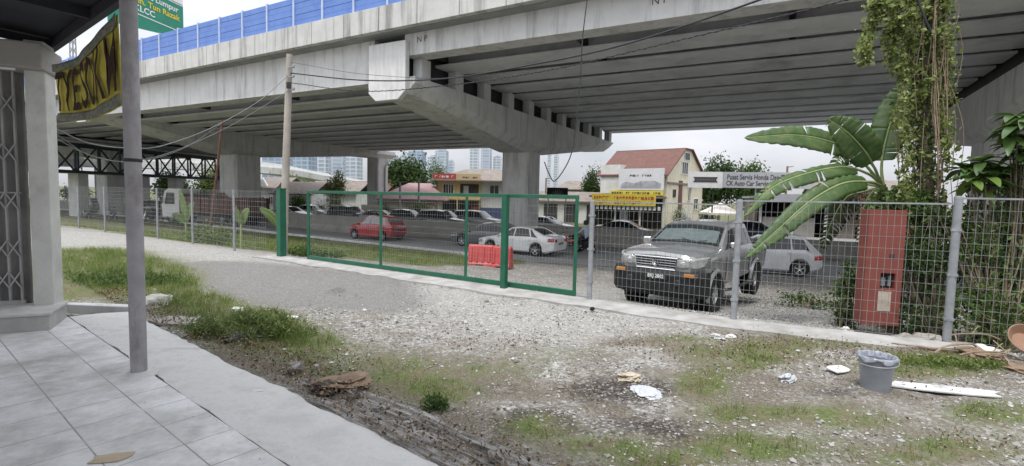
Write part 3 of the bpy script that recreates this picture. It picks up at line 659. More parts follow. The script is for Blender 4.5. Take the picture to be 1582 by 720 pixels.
GA, GB = Vector((-5.48, 13.60, 0)), Vector((1.20, 9.28, 0)); GD = (GB - GA).normalized(); GL = (GB - GA).length
gate = thing('sliding_gate', 'wide green framed sliding gate with wire mesh infill', 'gate', tuple(GA))
def gp(a, z, c=0): return GD * a + Vector((NX, NY, 0)) * c + Vector((0, 0, z))
def at_u(u):
    best = min(range(2001), key=lambda k: abs(proj(np.array([tuple(GA + GD * (GL * k / 2000))]))[0][0] - u)); return GL * best / 2000
m = MB()
for a in (0.03, GL - .03): m.bar(gp(a, .04), gp(a, 1.88), .07, .06)
m.bar(gp(0, 1.85), gp(GL, 1.87), .06, .07); m.bar(gp(0, .10), gp(GL, .10), .06, .09)
m.obj('frame', green, gate, bevel=.004, seg=1)
for u in (588, 719):
    a = at_u(u); m = MB(); m.bar(gp(a, .14), gp(a, 1.82), .055, .055); m.obj('frame_upright', green, gate)
ug = [0.06] + [at_u(588), at_u(719), GL - .06]
for a, b_ in zip(ug[:-1], ug[1:]):
    mesh_panel('mesh_infill', GA + GD * (a + .03), GA + GD * (b_ - .03), .15, .15, 1.81, 1.83, .068, .135, .0014, wire, gate, GA)
for a in (1.0, 4.2, GL - .8):
    m = MB(); m.rev([(.001, -.015), (.045, -.015), (.045, .015), (.001, .015)], gp(a, .045), 'y', 12); m.obj('roller', galv, gate)
m = MB(); m.bar(GA + Vector((0, 0, .055)) - GD * 1.2, GB + GD * .3 + Vector((0, 0, .055)), .03, .03); tr = m.obj('gate_track', galv); tag(tr, 'thin steel ground track beneath the green sliding gate', 'track')
tr.data.transform(Matrix.Translation((0, 0, 0)))
ga = GA + GD * at_u(785) - Vector((NX, NY, 0)) * .16
gp1 = thing('gate_post', 'green square steel post standing in front of the middle of the sliding gate', 'gate post', tuple(ga), math.atan2(GD.y, GD.x), 'green gate posts')
m = MB(); m.box((0, 0, .93), (.115, .115, 1.86)); m.obj('shaft', green, gp1, bevel=.008); m = MB(); m.box((0, 0, 1.872), (.125, .125, .018)); m.obj('cap', green, gp1); m = MB(); m.box((0, 0, .01), (.24, .24, .02)); m.obj('base_plate', green, gp1)
gb = Vector((-6.42, 14.1, 0))
gp2 = thing('gate_post', 'thick green steel post beside the utility pole, apart from the gate', 'gate post', tuple(gb), math.atan2(GD.y, GD.x), 'green gate posts')
m = MB(); m.box((0, 0, .94), (.19, .19, 1.94)); m.obj('shaft', green, gp2, bevel=.01); m = MB(); m.box((0, 0, 1.92), (.205, .205, .02)); m.obj('cap', green, gp2)

# ------------------------------------------------------------------ vehicles
def wheel(parent, x, y, r, w, rimr, m_rim=None, tread=False, spokes=5):
    sgn = 1 if y > 0 else -1
    mb = MB(); hw = w / 2
    mb.rev([(rimr * .96, -hw * .8), (r * .93, -hw), (r * .985, -hw * .82), (r, -hw * .5), (r, hw * .5), (r * .985, hw * .82), (r * .93, hw), (rimr * .96, hw * .8), (rimr * .9, hw * .3), (rimr * .9, -hw * .3), (rimr * .96, -hw * .8)], (x, y, r), 'y', 28)
    if tread:
        for k in range(30):
            a = 2 * math.pi * k / 30
            for sd_ in (-1, 1):
                c = (x + (r - .002) * math.cos(a + .05 * sd_), y + sd_ * hw * .55, r + (r - .002) * math.sin(a + .05 * sd_))
                mb.box(c, (.032, hw * .75, .05), 0, 0, Matrix.Rotation(-a, 3, 'Y'))
    wo = mb.obj('wheel', black, parent, smooth=True, sharp=40)
    mb = MB(); yo = y + sgn * hw * .55
    mb.rev([(.001, 0.0), (rimr * .22, sgn * .02), (rimr * .3, 0)], (x, yo, r), 'y', 16)
    mb.rev([(rimr * .80, -sgn * .01), (rimr * .9, sgn * .02), (rimr * 1.0, sgn * .022), (rimr * 1.0, -sgn * .05)], (x, yo, r), 'y', 28)
    for k in range(spokes):
        a = 2 * math.pi * k / spokes + .3; d = Vector((math.cos(a), 0, math.sin(a))); q = Vector((x, yo, r))
        mb.bar(q + d * rimr * .15, q + d * rimr * .88, rimr * .24, .03, up=(0, 1, 0))
    mb.obj('rim', m_rim or alloy, wo, smooth=True, sharp=30)
    mb = MB(); mb.rev([(.001, 0), (rimr * .86, 0)], (x, y + sgn * hw * .25, r), 'y', 20); mb.obj('brake_shadow', blackpl, wo)
    return wo

class Car:
    """lofted car body; x forward, y left, z up"""
    def __init__(s, top, belt, hw, zb, axles, wr, k=.34, crown=.02, arch=1.13, mid=.55):
        s.top, s.belt, s.hw, s.zb, s.axles, s.wr, s.k, s.crown, s.arch, s.mid = top, belt, hw, zb, axles, wr, k, crown, arch, mid
        s.x0 = top[-1][0]; s.x1 = top[0][0]
    @staticmethod
    def ip(x, prof):
        xs = [p[0] for p in prof][::-1]; zs = [p[1] for p in prof][::-1]; return float(np.interp(x, xs, zs))
    def section(s, x):
        zt = s.ip(x, s.top); be = min(s.ip(x, s.belt), zt - .015); w = s.ip(x, s.hw); zb = s.ip(x, s.zb)
        for a in s.axles:
            R_ = s.wr * s.arch; d = abs(x - a)
            if d < R_: zb = max(zb, s.wr + math.sqrt(R_ * R_ - d * d))
        hr = max(.2, (w - .05) - s.k * max(0, zt - be))
        lo = min(zb + .07, be - .06)
        zm = lo + (be - lo) * s.mid
        return [(0, zb), (w - .10, zb), (w - .025, lo), (w, zm), (w - .004, be - .07 if be - .07 > zm else (zm + be) / 2), (w - .045, be), (hr, zt - .035 if zt - .035 > be + .01 else (be + zt) / 2), (hr * .72, zt), (0, zt + s.crown)]
    def stations(s):
        xs = set(np.linspace(s.x0, s.x1, 46)) | {p[0] for p in s.top} | {p[0] for p in s.belt} | {p[0] for p in s.hw}
        for a in s.axles:
            for q in np.linspace(-1, 1, 13): xs.add(a + q * s.wr * s.arch * .999)
            xs.add(a + s.wr * s.arch * 1.01); xs.add(a - s.wr * s.arch * 1.01)
        return sorted(x for x in xs if s.x0 <= x <= s.x1)
    def body(s, name, m_, parent, sharp=32):
        mb = MB(); xs = s.stations(); rows = []
        for x in xs:
            h = s.section(x); rows.append([(x, -y, z) for y, z in h[::-1]][:-1] + [(x, y, z) for y, z in h])
        rows = [r for r in rows]
        n_ = len(rows[0])
        mb.grid([r + [r[0]] for r in rows], flip=True)
        mb.add(rows[0], [tuple(range(n_))]); mb.add(rows[-1], [tuple(range(n_ - 1, -1, -1))])
        return mb.obj(name, m_, parent, smooth=True, sharp=sharp)
    def side_pt(s, x, t, sg, off=.006):
        h = s.section(x); a, b_ = h[5], h[6]
        return Vector((x, sg * (a[0] + (b_[0] - a[0]) * t + off), a[1] + (b_[1] - a[1]) * t))
    def side_patch(s, name, m_, parent, sg, xb0, xb1, xt0, xt1, t0=.06, t1=.9, off=.007):
        mb = MB(); rows = []
        for j in range(5):
            t = t0 + (t1 - t0) * j / 4; a = xb0 + (xt0 - xb0) * j / 4; c = xb1 + (xt1 - xb1) * j / 4
            rows.append([s.side_pt(a + (c - a) * i / 8, t, sg, off) for i in range(9)])
        mb.grid(rows, flip=sg > 0); return mb.obj(name, m_, parent, smooth=True)
    def top_pt(s, x, f, up=.008, fw=.008):
        h = s.section(x); hr = h[6][0]; y = f * hr
        z = np.interp(abs(y), [0, h[7][0], h[6][0]], [h[8][1], h[7][1], h[6][1]])
        return Vector((x + fw, y, z + up))
    def top_patch(s, name, m_, parent, xa, xb, f=.93, up=.008, fw=.008, f2=None):
        mb = MB(); f2 = f2 or f
        mb.grid([[s.top_pt(xa + (xb - xa) * j / 8, (f + (f2 - f) * j / 8) * (-1 + 2 * i / 12), up, fw) for i in range(13)] for j in range(9)], flip=(xb < xa))
        return mb.obj(name, m_, parent, smooth=True)
    def flank_pt(s, x, z, sg, off):
        h = s.section(x); zs = [p[1] for p in h[1:6]]; ys = [p[0] for p in h[1:6]]
        return Vector((x, sg * (float(np.interp(z, zs, ys)) + off), z))
    def flank_patch(s, name, m_, parent, sg, xa, xb, za, zb_, off=.008, za2=None, zb2=None):
        mb = MB(); za2 = za if za2 is None else za2; zb2 = zb_ if zb2 is None else zb2; rows = []
        for j in range(4):
            rows.append([s.flank_pt(xa + (xb - xa) * i / 6, (za + (za2 - za) * i / 6) * (1 - j / 3) + (zb_ + (zb2 - zb_) * i / 6) * j / 3, sg, off) for i in range(7)])
        mb.grid(rows, flip=(sg > 0) == (xb > xa)); o = mb.obj(name, m_, parent, smooth=True)
        sl = o.modifiers.new('thickness', 'SOLIDIFY'); sl.thickness = .014; sl.offset = 1; return o
    def end_strip(s, name, m_, parent, front, y0, y1, z0, z1, off=.012, wrap=0.0):
        """plate on the nose or tail"""
        x = s.x1 if front else s.x0; sg = 1 if front else -1
        mb = MB(); mb.box((x + sg * off, (y0 + y1) / 2, (z0 + z1) / 2), (.04, abs(y1 - y0), z1 - z0)); return mb.obj(name, m_, parent, bevel=.008)

SPEC = {
 'sedan': dict(top=[(2.28, .60), (2.22, .72), (1.9, .80), (.98, .97), (.15, 1.40), (-.45, 1.455), (-1.0, 1.40), (-1.72, 1.08), (-2.15, 1.04), (-2.28, .9)],
   belt=[(2.28, .56), (2.2, .68), (.98, .91), (-1.0, .95), (-2.28, .88)], hw=[(2.28, .62), (2.15, .78), (1.8, .87), (.5, .9), (-1.4, .89), (-2.1, .82), (-2.28, .70)],
   zb=[(2.28, .30), (1.9, .2), (-1.9, .2), (-2.28, .34)], axles=(1.38, -1.32), wr=.315),
 'hatchback': dict(top=[(1.85, .68), (1.78, .84), (1.5, .92), (.95, 1.03), (.2, 1.50), (-.5, 1.57), (-1.42, 1.50), (-1.72, 1.06), (-1.84, .95), (-1.87, .8)],
   belt=[(1.85, .6), (1.7, .78), (.95, .97), (-1.42, 1.02), (-1.87, .78)], hw=[(1.85, .55), (1.72, .72), (1.4, .81), (.3, .83), (-1.3, .82), (-1.7, .76), (-1.87, .68)],
   zb=[(1.85, .3), (1.5, .2), (-1.5, .2), (-1.85, .34)], axles=(1.2, -1.22), wr=.29),
 'mpv': dict(top=[(2.1, .66), (2.02, .84), (1.7, .94), (1.12, 1.06), (.2, 1.56), (-.5, 1.62), (-1.5, 1.57), (-1.9, 1.15), (-2.06, 1.0), (-2.12, .85)],
   belt=[(2.1, .6), (1.95, .8), (1.12, .98), (-1.5, 1.08), (-2.12, .82)], hw=[(2.1, .6), (1.95, .78), (1.6, .87), (.4, .89), (-1.5, .88), (-1.95, .8), (-2.12, .70)],
   zb=[(2.1, .3), (1.7, .2), (-1.7, .2), (-2.12, .36)], axles=(1.32, -1.32), wr=.32),
 'suv': dict(top=[(2.2, .78), (2.14, .95), (1.85, 1.02), (1.15, 1.12), (.45, 1.66), (-.4, 1.73), (-1.75, 1.68), (-2.12, 1.18), (-2.22, 1.1), (-2.26, .9)],
   belt=[(2.2, .7), (2.05, .92), (1.15, 1.05), (-1.75, 1.12), (-2.26, .88)], hw=[(2.2, .66), (2.05, .82), (1.7, .91), (.4, .93), (-1.7, .92), (-2.1, .84), (-2.26, .76)],
   zb=[(2.2, .38), (1.8, .28), (-1.8, .28), (-2.26, .42)], axles=(1.35, -1.35), wr=.35)}
WINS = {'sedan': [(.86, -.02, .16, -.06), (-.08, -1.0, -.12, -.85), (-1.06, -1.42, -.93, -1.02)], 'hatchback': [(.74, -.12, .2, -.16), (-.18, -1.0, -.22, -.95), (-1.06, -1.5, -1.0, -1.3)],
        'mpv': [(.98, .02, .24, -.02), (-.04, -.98, -.08, -.95), (-1.04, -1.66, -1.0, -1.42)], 'suv': [(1.05, .08, .5, .04), (.02, -.92, -.02, -.9), (-.98, -1.86, -.95, -1.62)]}
def make_car(kind, name, label, cat, loc, yaw, pm, group=None, gl=None, plate=True):
    sp_ = SPEC[kind]; c = Car(**sp_); gl = gl or glass
    t = thing(name, label, cat, loc, yaw, group)
    c.body('body', pm, t)
    for sg in (-1, 1):
        for w in WINS[kind]: c.side_patch('window', gl, t, sg, *w)
    tp = sp_['top']; xc, xr = tp[3][0], tp[4][0]
    if kind == 'suv': xc, xr = tp[3][0], tp[4][0]
    c.top_patch('windscreen', gl, t, xc - .05, xr + .04, .9, f2=.9)
    c.top_patch('rear_window', gl, t, tp[6][0] - .05, tp[7][0] + .05, .86, up=.008, fw=-.008)
    for a in c.axles:
        for sg in (-1, 1): wheel(t, a, sg * (sp_['hw'][3][1] - .09), c.wr, .2, c.wr * .68)
    m = MB(); m.box((0, 0, .32), (c.axles[0] - c.axles[1] - .1, 1.3, .22)); m.obj('underbody', blackpl, t)
    for sg in (-1, 1):
        zh = sp_['top'][0][1]
        c.flank_patch('headlight', lampglass, t, sg, c.x1 - .42, c.x1 - .03, zh - .03, zh + .10, .006, zh - .10, zh - .0)
        zr = sp_['belt'][-1][1]
        c.flank_patch('tail_light', redlens, t, sg, c.x0 + .3, c.x0 + .02, zr - .10, zr + .05, .006)
        c.end_strip('tail_light', redlens, t, False, sg * .42, sg * .66, zr - .13, zr + .02, .004)
        m = MB(); q = c.side_pt(xc - .12, .12, sg, .09); m.box(tuple(q), (.09, .17, .12)); m.obj('side_mirror', pm, t, bevel=.03)
        for dx in (-.1, -.95):
            q = c.flank_pt(dx + .05, sp_['belt'][-2][1] - .13, sg, .012); m = MB(); m.box(tuple(q), (.16, .03, .028)); m.obj('door_handle', pm, t, bevel=.008)
        m = MB()
        for xd in ((.0,) if kind == 'hatchback' else (.0, -.98)):
            pts = [c.flank_pt(xd, z, sg, .003) for z in np.linspace(.34, sp_['belt'][-2][1] - .1, 6)]; m.tube(pts, .006, 4)
        m.obj('door_seam', blackpl, t)
    zf = sp_['top'][0][1]
    c.end_strip('grille', blackpl, t, True, -.42, .42, zf - .22, zf - .08); c.end_strip('grille', blackpl, t, True, -.5, .5, .3, .38)
    if plate:
        c.end_strip('number_plate', blackpl, t, True, -.22, .22, .42, .5, .02); c.end_strip('number_plate', blackpl, t, False, -.24, .24, .62, .72, .02)
    if kind in ('suv', 'mpv'):
        for sg in (-1, 1):
            m = MB(); m.tube([c.top_pt(x, sg * .84, .04, 0) for x in np.linspace(tp[5][0] + .3, tp[6][0], 8)], .016, 6); m.obj('roof_rail', alloy, t)
    return t, c
def yaw_dir(dx, dy): return math.atan2(dy, dx)

# the pickup behind the fence
PK = dict(top=[(2.56, 1.19), (2.50, 1.25), (2.2, 1.29), (1.18, 1.345), (.42, 1.75), (.1, 1.81), (-.45, 1.845), (-1.0, 1.815), (-1.16, 1.30), (-1.3, 1.29), (-2.6, 1.29)],
          belt=[(2.56, 1.14), (2.45, 1.19), (1.18, 1.27), (-.6, 1.27), (-1.3, 1.265), (-2.6, 1.265)],
          hw=[(2.56, .70), (2.44, .81), (2.2, .895), (1.7, .925), (.9, .915), (-2.4, .915), (-2.6, .88)],
          zb=[(2.56, .76), (2.2, .60), (.9, .50), (-2.2, .55), (-2.6, .66)], axles=(1.66, -1.425), wr=.395, k=.30, crown=.025, arch=1.17, mid=.6)
pk_paint = mat('metallic grey paint', (.22, .225, .23), (.28, .285, .29), 1.5, .3, metal=.4, coat=.8, spec=.5, c3=(.24, .23, .21), sc3=1.6, amt3=.25)
# placed from three wheel contacts read off the photograph
pc = Vector((3.50, 10.92, -.46)); hd = Vector((math.sin(R(219.3)), math.cos(R(219.3)), 0))
po = pc - hd * 1.66
pk = thing('pickup_truck', 'raised grey pickup truck with black steel bumper parked nose on behind the fence', 'pickup', tuple(po), yaw_dir(hd.x, hd.y))
c = Car(**PK); pb = c.body('body', pk_paint, pk, 30)
for sg in (-1, 1):
    c.side_patch('window', glass, pk, sg, .98, .12, .44, .10, .08, .88); c.side_patch('window', glass, pk, sg, .05, -.78, .04, -.66, .08, .88)
    c.side_patch('window', glass, pk, sg, -.84, -1.06, -.74, -.96, .1, .8)
    for a in c.axles: wheel(pk, a, sg * .80, .395, .30, .215, alloy, True, 6)
    for a in c.axles:       # wheel arch flares
        m = MB(); rows = []
        for i in range(17):
            th = math.pi * (-.06 + 1.12 * i / 16); ri, ro = .395 * 1.15, .395 * 1.15 + .085
            ca_, sa_ = math.cos(th), math.sin(th)
            rows.append([(a + ri * ca_, sg * .86, .395 + ri * sa_), (a + ri * ca_, sg * .955, .395 + ri * sa_), (a + (ri + .04) * ca_, sg * .962, .395 + (ri + .04) * sa_), (a + ro * ca_, sg * .915, .395 + ro * sa_)])
        m.grid(rows, flip=sg > 0); m.obj('fender_flare', pk_paint, pk, smooth=True, sharp=50)
    # headlamps wrapping the corner
    m = MB(); plan = [(2.575, .44), (2.565, .60), (2.535, .72), (2.44, .815), (2.28, .878), (2.08, .915)]
    za = [.99, .99, .995, 1.01, 1.05, 1.10]; zb_ = [1.15, 1.17, 1.18, 1.195, 1.205, 1.21]
    m.grid([[(x, sg * y, z0 + (z1 - z0) * j / 4 ) for (x, y), z0, z1 in zip(plan, za, zb_)] for j in range(5)], flip=sg < 0)
    hl = m.obj('headlight', lampglass, pk, smooth=True); sl = hl.modifiers.new('thickness', 'SOLIDIFY'); sl.thickness = .03; sl.offset = 0
    m = MB(); m.rev([(.001, .012), (.04, .01), (.062, 0)], (2.585, sg * .56, 1.06), 'x', 18); m.obj('reflector', chrome, hl, smooth=True)
    m = MB(); m.grid([[(x + .02, sg * (y + .018), z0 + (z1 - z0) * j / 2) for (x, y), z0, z1 in zip(plan[2:5], [1.0, 1.01, 1.04], [1.12, 1.13, 1.15])] for j in range(3)], flip=sg < 0); m.obj('indicator', amber if False else lampglass, hl, smooth=True)
    # door mirror
    q = c.side_pt(.78, .15, sg, .12); m = MB(); m.box((q.x, q.y + sg * .03, q.z + .05), (.10, .20, .17)); m.obj('side_mirror', chrome, pk, smooth=True, bevel=.04, seg=3)
    for dx in (.12, -.72):
        q = c.flank_pt(dx, 1.12, sg, .018); m = MB(); m.box(tuple(q), (.2, .035, .04)); m.obj('door_handle', chrome, pk, bevel=.012)
    m = MB()
    for xd in (1.0, .08, -.82): m.tube([c.flank_pt(xd, z, sg, .003) for z in np.linspace(.58, 1.13, 7)], .006, 4)
    m.obj('door_seam', blackpl, pk)
    m = MB(); m.tube([(1.0, sg * .93, .42), (.9, sg * 1.0, .43), (-.8, sg * 1.0, .43), (-.9, sg * .93, .42)], .035, 8); m.obj('side_step', blackpl, pk, smooth=True)
    m = MB(); m.tube([c.top_pt(x, sg * .86, .05, 0) for x in np.linspace(.12, -.9, 8)], .018, 6); m.obj('roof_rail', alloy, pk)
    m = MB(); m.box((2.66, sg * .72, .865), (.05, .2, .07)); m.obj('indicator', amber, pk, bevel=.012)
    m = MB(); m.rev([(.001, .03), (.06, .026), (.075, 0)], (2.685, sg * .50, .70), 'x', 16); m.obj('fog_lamp', blackpl, pk, smooth=True)
    m = MB(); m.box((-1.425 + -.52, sg * .80, .42), (.02, .26, .34)); m.obj('mud_flap', black, pk)
# windscreen with a pale sunshade behind the glass
scg = bpy.data.materials.new('windscreen glass'); scg.use_nodes = True; nn_ = scg.node_tree.nodes; ll_ = scg.node_tree.links.new
b = nn_['Principled BSDF']; b.inputs['Base Color'].default_value = (.02, .025, .028, 1); b.inputs['Roughness'].default_value = .04; b.inputs['Specular IOR Level'].default_value = .8
tb_ = nn_.new('ShaderNodeBsdfTransparent'); tb_.inputs['Color'].default_value = (.75, .8, .8, 1); mxs = nn_.new('ShaderNodeMixShader'); mxs.inputs['Fac'].default_value = .6
ll_(b.outputs['BSDF'], mxs.inputs[1]); ll_(tb_.outputs['BSDF'], mxs.inputs[2]); ll_(mxs.outputs['Shader'], nn_['Material Output'].inputs['Surface'])
c.top_patch('dash_panel', mat('dark cabin', (.02, .022, .024), (.035, .037, .04), 4, .7), pk, 1.13, .45, .92, .006, .006)
c.top_patch('sunshade', mat('silver sunshade', (.42, .46, .46), (.6, .64, .63), 9, .5, metal=.2), pk, 1.06, .62, .84, .012, .012)
c.top_patch('windscreen', scg, pk, 1.14, .44, .93, .024, .024)
m = MB(); 
for sg in (-1, 1): m.bar(c.top_pt(1.12, sg * .1 + .3, .045, .045), c.top_pt(1.05, sg * .35 + .28, .04, .04), .014)
m.obj('wiper', blackpl, pk)
m = MB(); m.grid([[(2.57, y, z) for y in (-.46, .46)] for z in (.78, 1.01)]); m.add([(2.572, -.40, .8), (2.572, .40, .8), (2.572, .46, 1.01), (2.572, -.46, 1.01)], [(0, 1, 2, 3)])
m = MB(); m.extr([(2.545, -.40, .93), (2.545, .40, .93), (2.53, .45, 1.165), (2.53, -.45, 1.165)], (.03, 0, 0)); gri = m.obj('grille', blackpl, pk)
for k in range(4):
    z = .965 + .05 * k; w = .39 + .013 * k; m = MB(); m.box((2.582, 0, z), (.03, 2 * w, .013)); m.obj('chrome_bar', chrome, gri, bevel=.005)
m = MB(); m.tube([(2.585, -.45, 1.17), (2.585, .45, 1.17), (2.585, .41, .935), (2.585, -.41, .935), (2.585, -.45, 1.17)], .016, 6); m.obj('chrome_surround', chrome, gri)
m = MB(); m.rev([(.05, 0), (.07, .012), (.06, .012)], (2.6, 0, 1.06), 'x', 18); m.rev([(.02, 0), (.035, .012), (.03, .012)], (2.6, 0, 1.06), 'x', 18); m.obj('badge', chrome, gri)
bmp = MB(); pro = [(2.42, .44), (2.60, .41), (2.68, .50), (2.68, .83), (2.6, .92), (2.42, .92)]
rows = []
for y, ox in ((-.98, -.22), (-.86, -.06), (-.6, 0), (.6, 0), (.86, -.06), (.98, -.22)): rows.append([(x + ox, y, z) for x, z in pro + pro[:1]])
bmp.grid(rows); bmp.add(rows[0][:6], [(0, 1, 2, 3, 4, 5)]); bmp.add(rows[-1][:6], [(5, 4, 3, 2, 1, 0)])
bmp.obj('bumper', mat('black steel bumper', (.010, .0105, .011), (.018, .0185, .019), 7, .6, spec=.3), pk, bevel=.02)
m = MB(); m.box((2.5, 0, .46), (.1, 1.3, .14), 0, 0, Matrix.Rotation(.3, 3, 'Y')); m.obj('skid_plate', blackpl, pk)
m = MB(); m.box((0.1, 0, .55), (4.9, 1.2, .3)); m.obj('underbody', blackpl, pk); 
m = MB(); m.tube([(1.66, -.7, .4), (1.66, .7, .4)], .06, 8); m.tube([(-1.42, -.7, .4), (-1.42, .7, .4)], .07, 8); m.obj('axle', blackpl, pk)
m = MB(); m.box((2.695, .06, .80), (.016, .46, .115)); npl = m.obj('number_plate', blackpl, pk)
me = text_mesh('BKJ 2802', .10, .002, .002); me.materials.clear(); me.materials.append(white_p)
for v in me.vertices: x_, y_ = v.co.x, v.co.y; v.co = Vector((2.706 + v.co.z, .06 + x_ * .9, .80 + y_))
link(bpy.data.objects.new('lettering', me), npl)
m = MB(); m.extr([(-1.2, -.80, 1.318), (-2.55, -.80, 1.318), (-2.55, .80, 1.318), (-1.2, .80, 1.318)], (0, 0, .02)); m.obj('bed_cover', black, pk)

# ------------------------------------------------------------------ traffic and parked cars
RD = Vector((-.82, .572, 0))
def onroad(u, y): p = D(u, 300, y); return Vector((p.x, p.y, ROAD_Z + .012))
P_white = paint('white car paint', (.80, .81, .80)); P_red = paint('red car paint', (.42, .02, .03)); P_black = paint('black car paint', (.03, .03, .033), dirt=False)
P_grey = paint('dark grey car paint', (.12, .125, .13)); P_silver = paint('silver car paint', (.52, .53, .54), .3); P_blue = paint('navy car paint', (.02, .03, .07))
make_car('sedan', 'car', 'white sedan driving away on the road, behind the red barriers', 'car', onroad(807, 26.4), yaw_dir(-.85, .52), P_white)
make_car('hatchback', 'car', 'small red hatchback driving away on the road, seen through the gate', 'car', onroad(583, 32.6), yaw_dir(-.86, .5), P_red, gl=glass_pale)
make_car('sedan', 'car', 'dark grey sedan half hidden behind the white sedan on the road', 'car', onroad(758, 29.6), yaw_dir(-.9, .43), P_grey)
make_car('mpv', 'car', 'silver people carrier on the road just right of the pickup, rear end showing', 'car', onroad(1182, 21.4), yaw_dir(-.93, .36), P_silver)
make_car('hatchback', 'car', 'navy blue car beyond the pickup, under the drooping banana leaf', 'car', onroad(1170, 38), yaw_dir(.95, -.3), P_blue)
row = [('sedan', 450, 51, P_white, 'white sedan parked behind the wall, just right of the utility pole'),
       ('hatchback', 486, 55, P_silver, 'pale small car at the wall behind the left upright of the gate'),
       ('suv', 541, 48, P_black, 'black tall wagon parked behind the wall, above the red hatchback'),
       ('sedan', 588, 46.5, P_silver, 'silver sedan behind the wall at the foot of the slim pier column'),
       ('hatchback', 633, 46.5, P_black, 'black hatchback behind the wall, in front of the pink roofed bungalow'),
       ('suv', 684, 41.5, P_grey, 'grey wagon with pale bonnet behind the wall, in front of the yellow shophouse'),
       ('suv', 738, 43, P_silver, 'silver wagon behind the wall, left of the middle pier'),
       ('sedan', 848, 40.5, P_white, 'white sedan behind the wall, just right of the middle pier'),
       ('sedan', 972, 36.0, P_black, 'black sedan behind the wall under the yellow banner shop')]
for k, u, y, pm, lb in row:
    make_car(k, 'car', lb, 'car', onroad(u, y), yaw_dir(.9, -.38) + random.uniform(-.06, .06), pm, 'cars parked beyond the road wall')
make_car('suv', 'car', 'dark wagon under the flyover, just right of the awning post', 'car', onroad(238, 53), yaw_dir(-.9, .4), P_black)
make_car('suv', 'car', 'dark wagon under the flyover left of the distant pier', 'car', onroad(135, 56), yaw_dir(-.9, .4), P_grey)

# lorry
lq = onroad(332, 43.0); lo = thing('lorry', 'white cab lorry with long rusty brown cargo bed waiting beyond the left fence', 'lorry', lq, yaw_dir(-.97, .2))
m = MB(); m.extr([(4.2, -1.1, .55), (4.28, -1.1, 1.5), (3.95, -1.1, 2.75), (3.6, -1.1, 2.95), (2.5, -1.1, 2.95), (2.5, -1.1, .55)], (0, 2.2, 0)); m.obj('cab', white_p, lo, bevel=.06)
for sg in (-1, 1):
    m = MB(); m.extr([(3.9, sg * 1.11, 1.65), (3.72, sg * 1.11, 2.6), (2.95, sg * 1.11, 2.6), (2.95, sg * 1.11, 1.65)], (0, sg * .015, 0)); m.obj('window', glass, lo)
    m = MB(); m.box((4.05, sg * 1.32, 2.0), (.1, .25, .5)); m.obj('side_mirror', blackpl, lo, bevel=.02)
    for x in (3.3, -1.6, -2.9): wheel(lo, x, sg * .95, .48, .3, .26, galv)
    m = MB(); m.box((4.27, sg * .8, .95), (.06, .35, .2)); m.obj('headlight', lampglass, lo, bevel=.02)
m = MB(); m.extr([(4.29, -.98, 1.6), (4.29, .98, 1.6), (4.0, .98, 2.65), (4.0, -.98, 2.65)], (.02, 0, .005)); m.obj('windscreen', glass, lo)
m = MB(); m.box((-.9, 0, .75), (6.6, .9, .25)); m.obj('chassis', blackpl, lo)
m = MB(); z0, z1 = 1.05, 2.25
m.box((-1.0, 0, z0), (6.6, 2.4, .12)); 
for sg in (-1, 1): m.box((-1.0, sg * 1.18, (z0 + z1) / 2 + .06), (6.6, .06, z1 - z0))
m.box((2.28, 0, (z0 + z1) / 2 + .2), (.06, 2.4, z1 - z0 + .3)); m.box((-4.28, 0, (z0 + z1) / 2 + .06), (.06, 2.4, z1 - z0))
for k in range(8):
    for sg in (-1, 1): m.box((-4.1 + .89 * k, sg * 1.23, (z0 + z1) / 2 + .06), (.08, .05, z1 - z0))
m.obj('cargo_bed', rust, lo)
m = MB(); m.grid([[(-4 + .5 * i, -1.05 + .35 * j, 2.15 + .5 * math.sin(i * .8 + 1) * math.exp(-((i - 9) / 5) ** 2) + .12 * math.sin(j * 2.1 + i)) for i in range(13)] for j in range(7)]); m.obj('load', mat('brown load', (.12, .07, .045), (.22, .13, .08), 6, .9), lo)

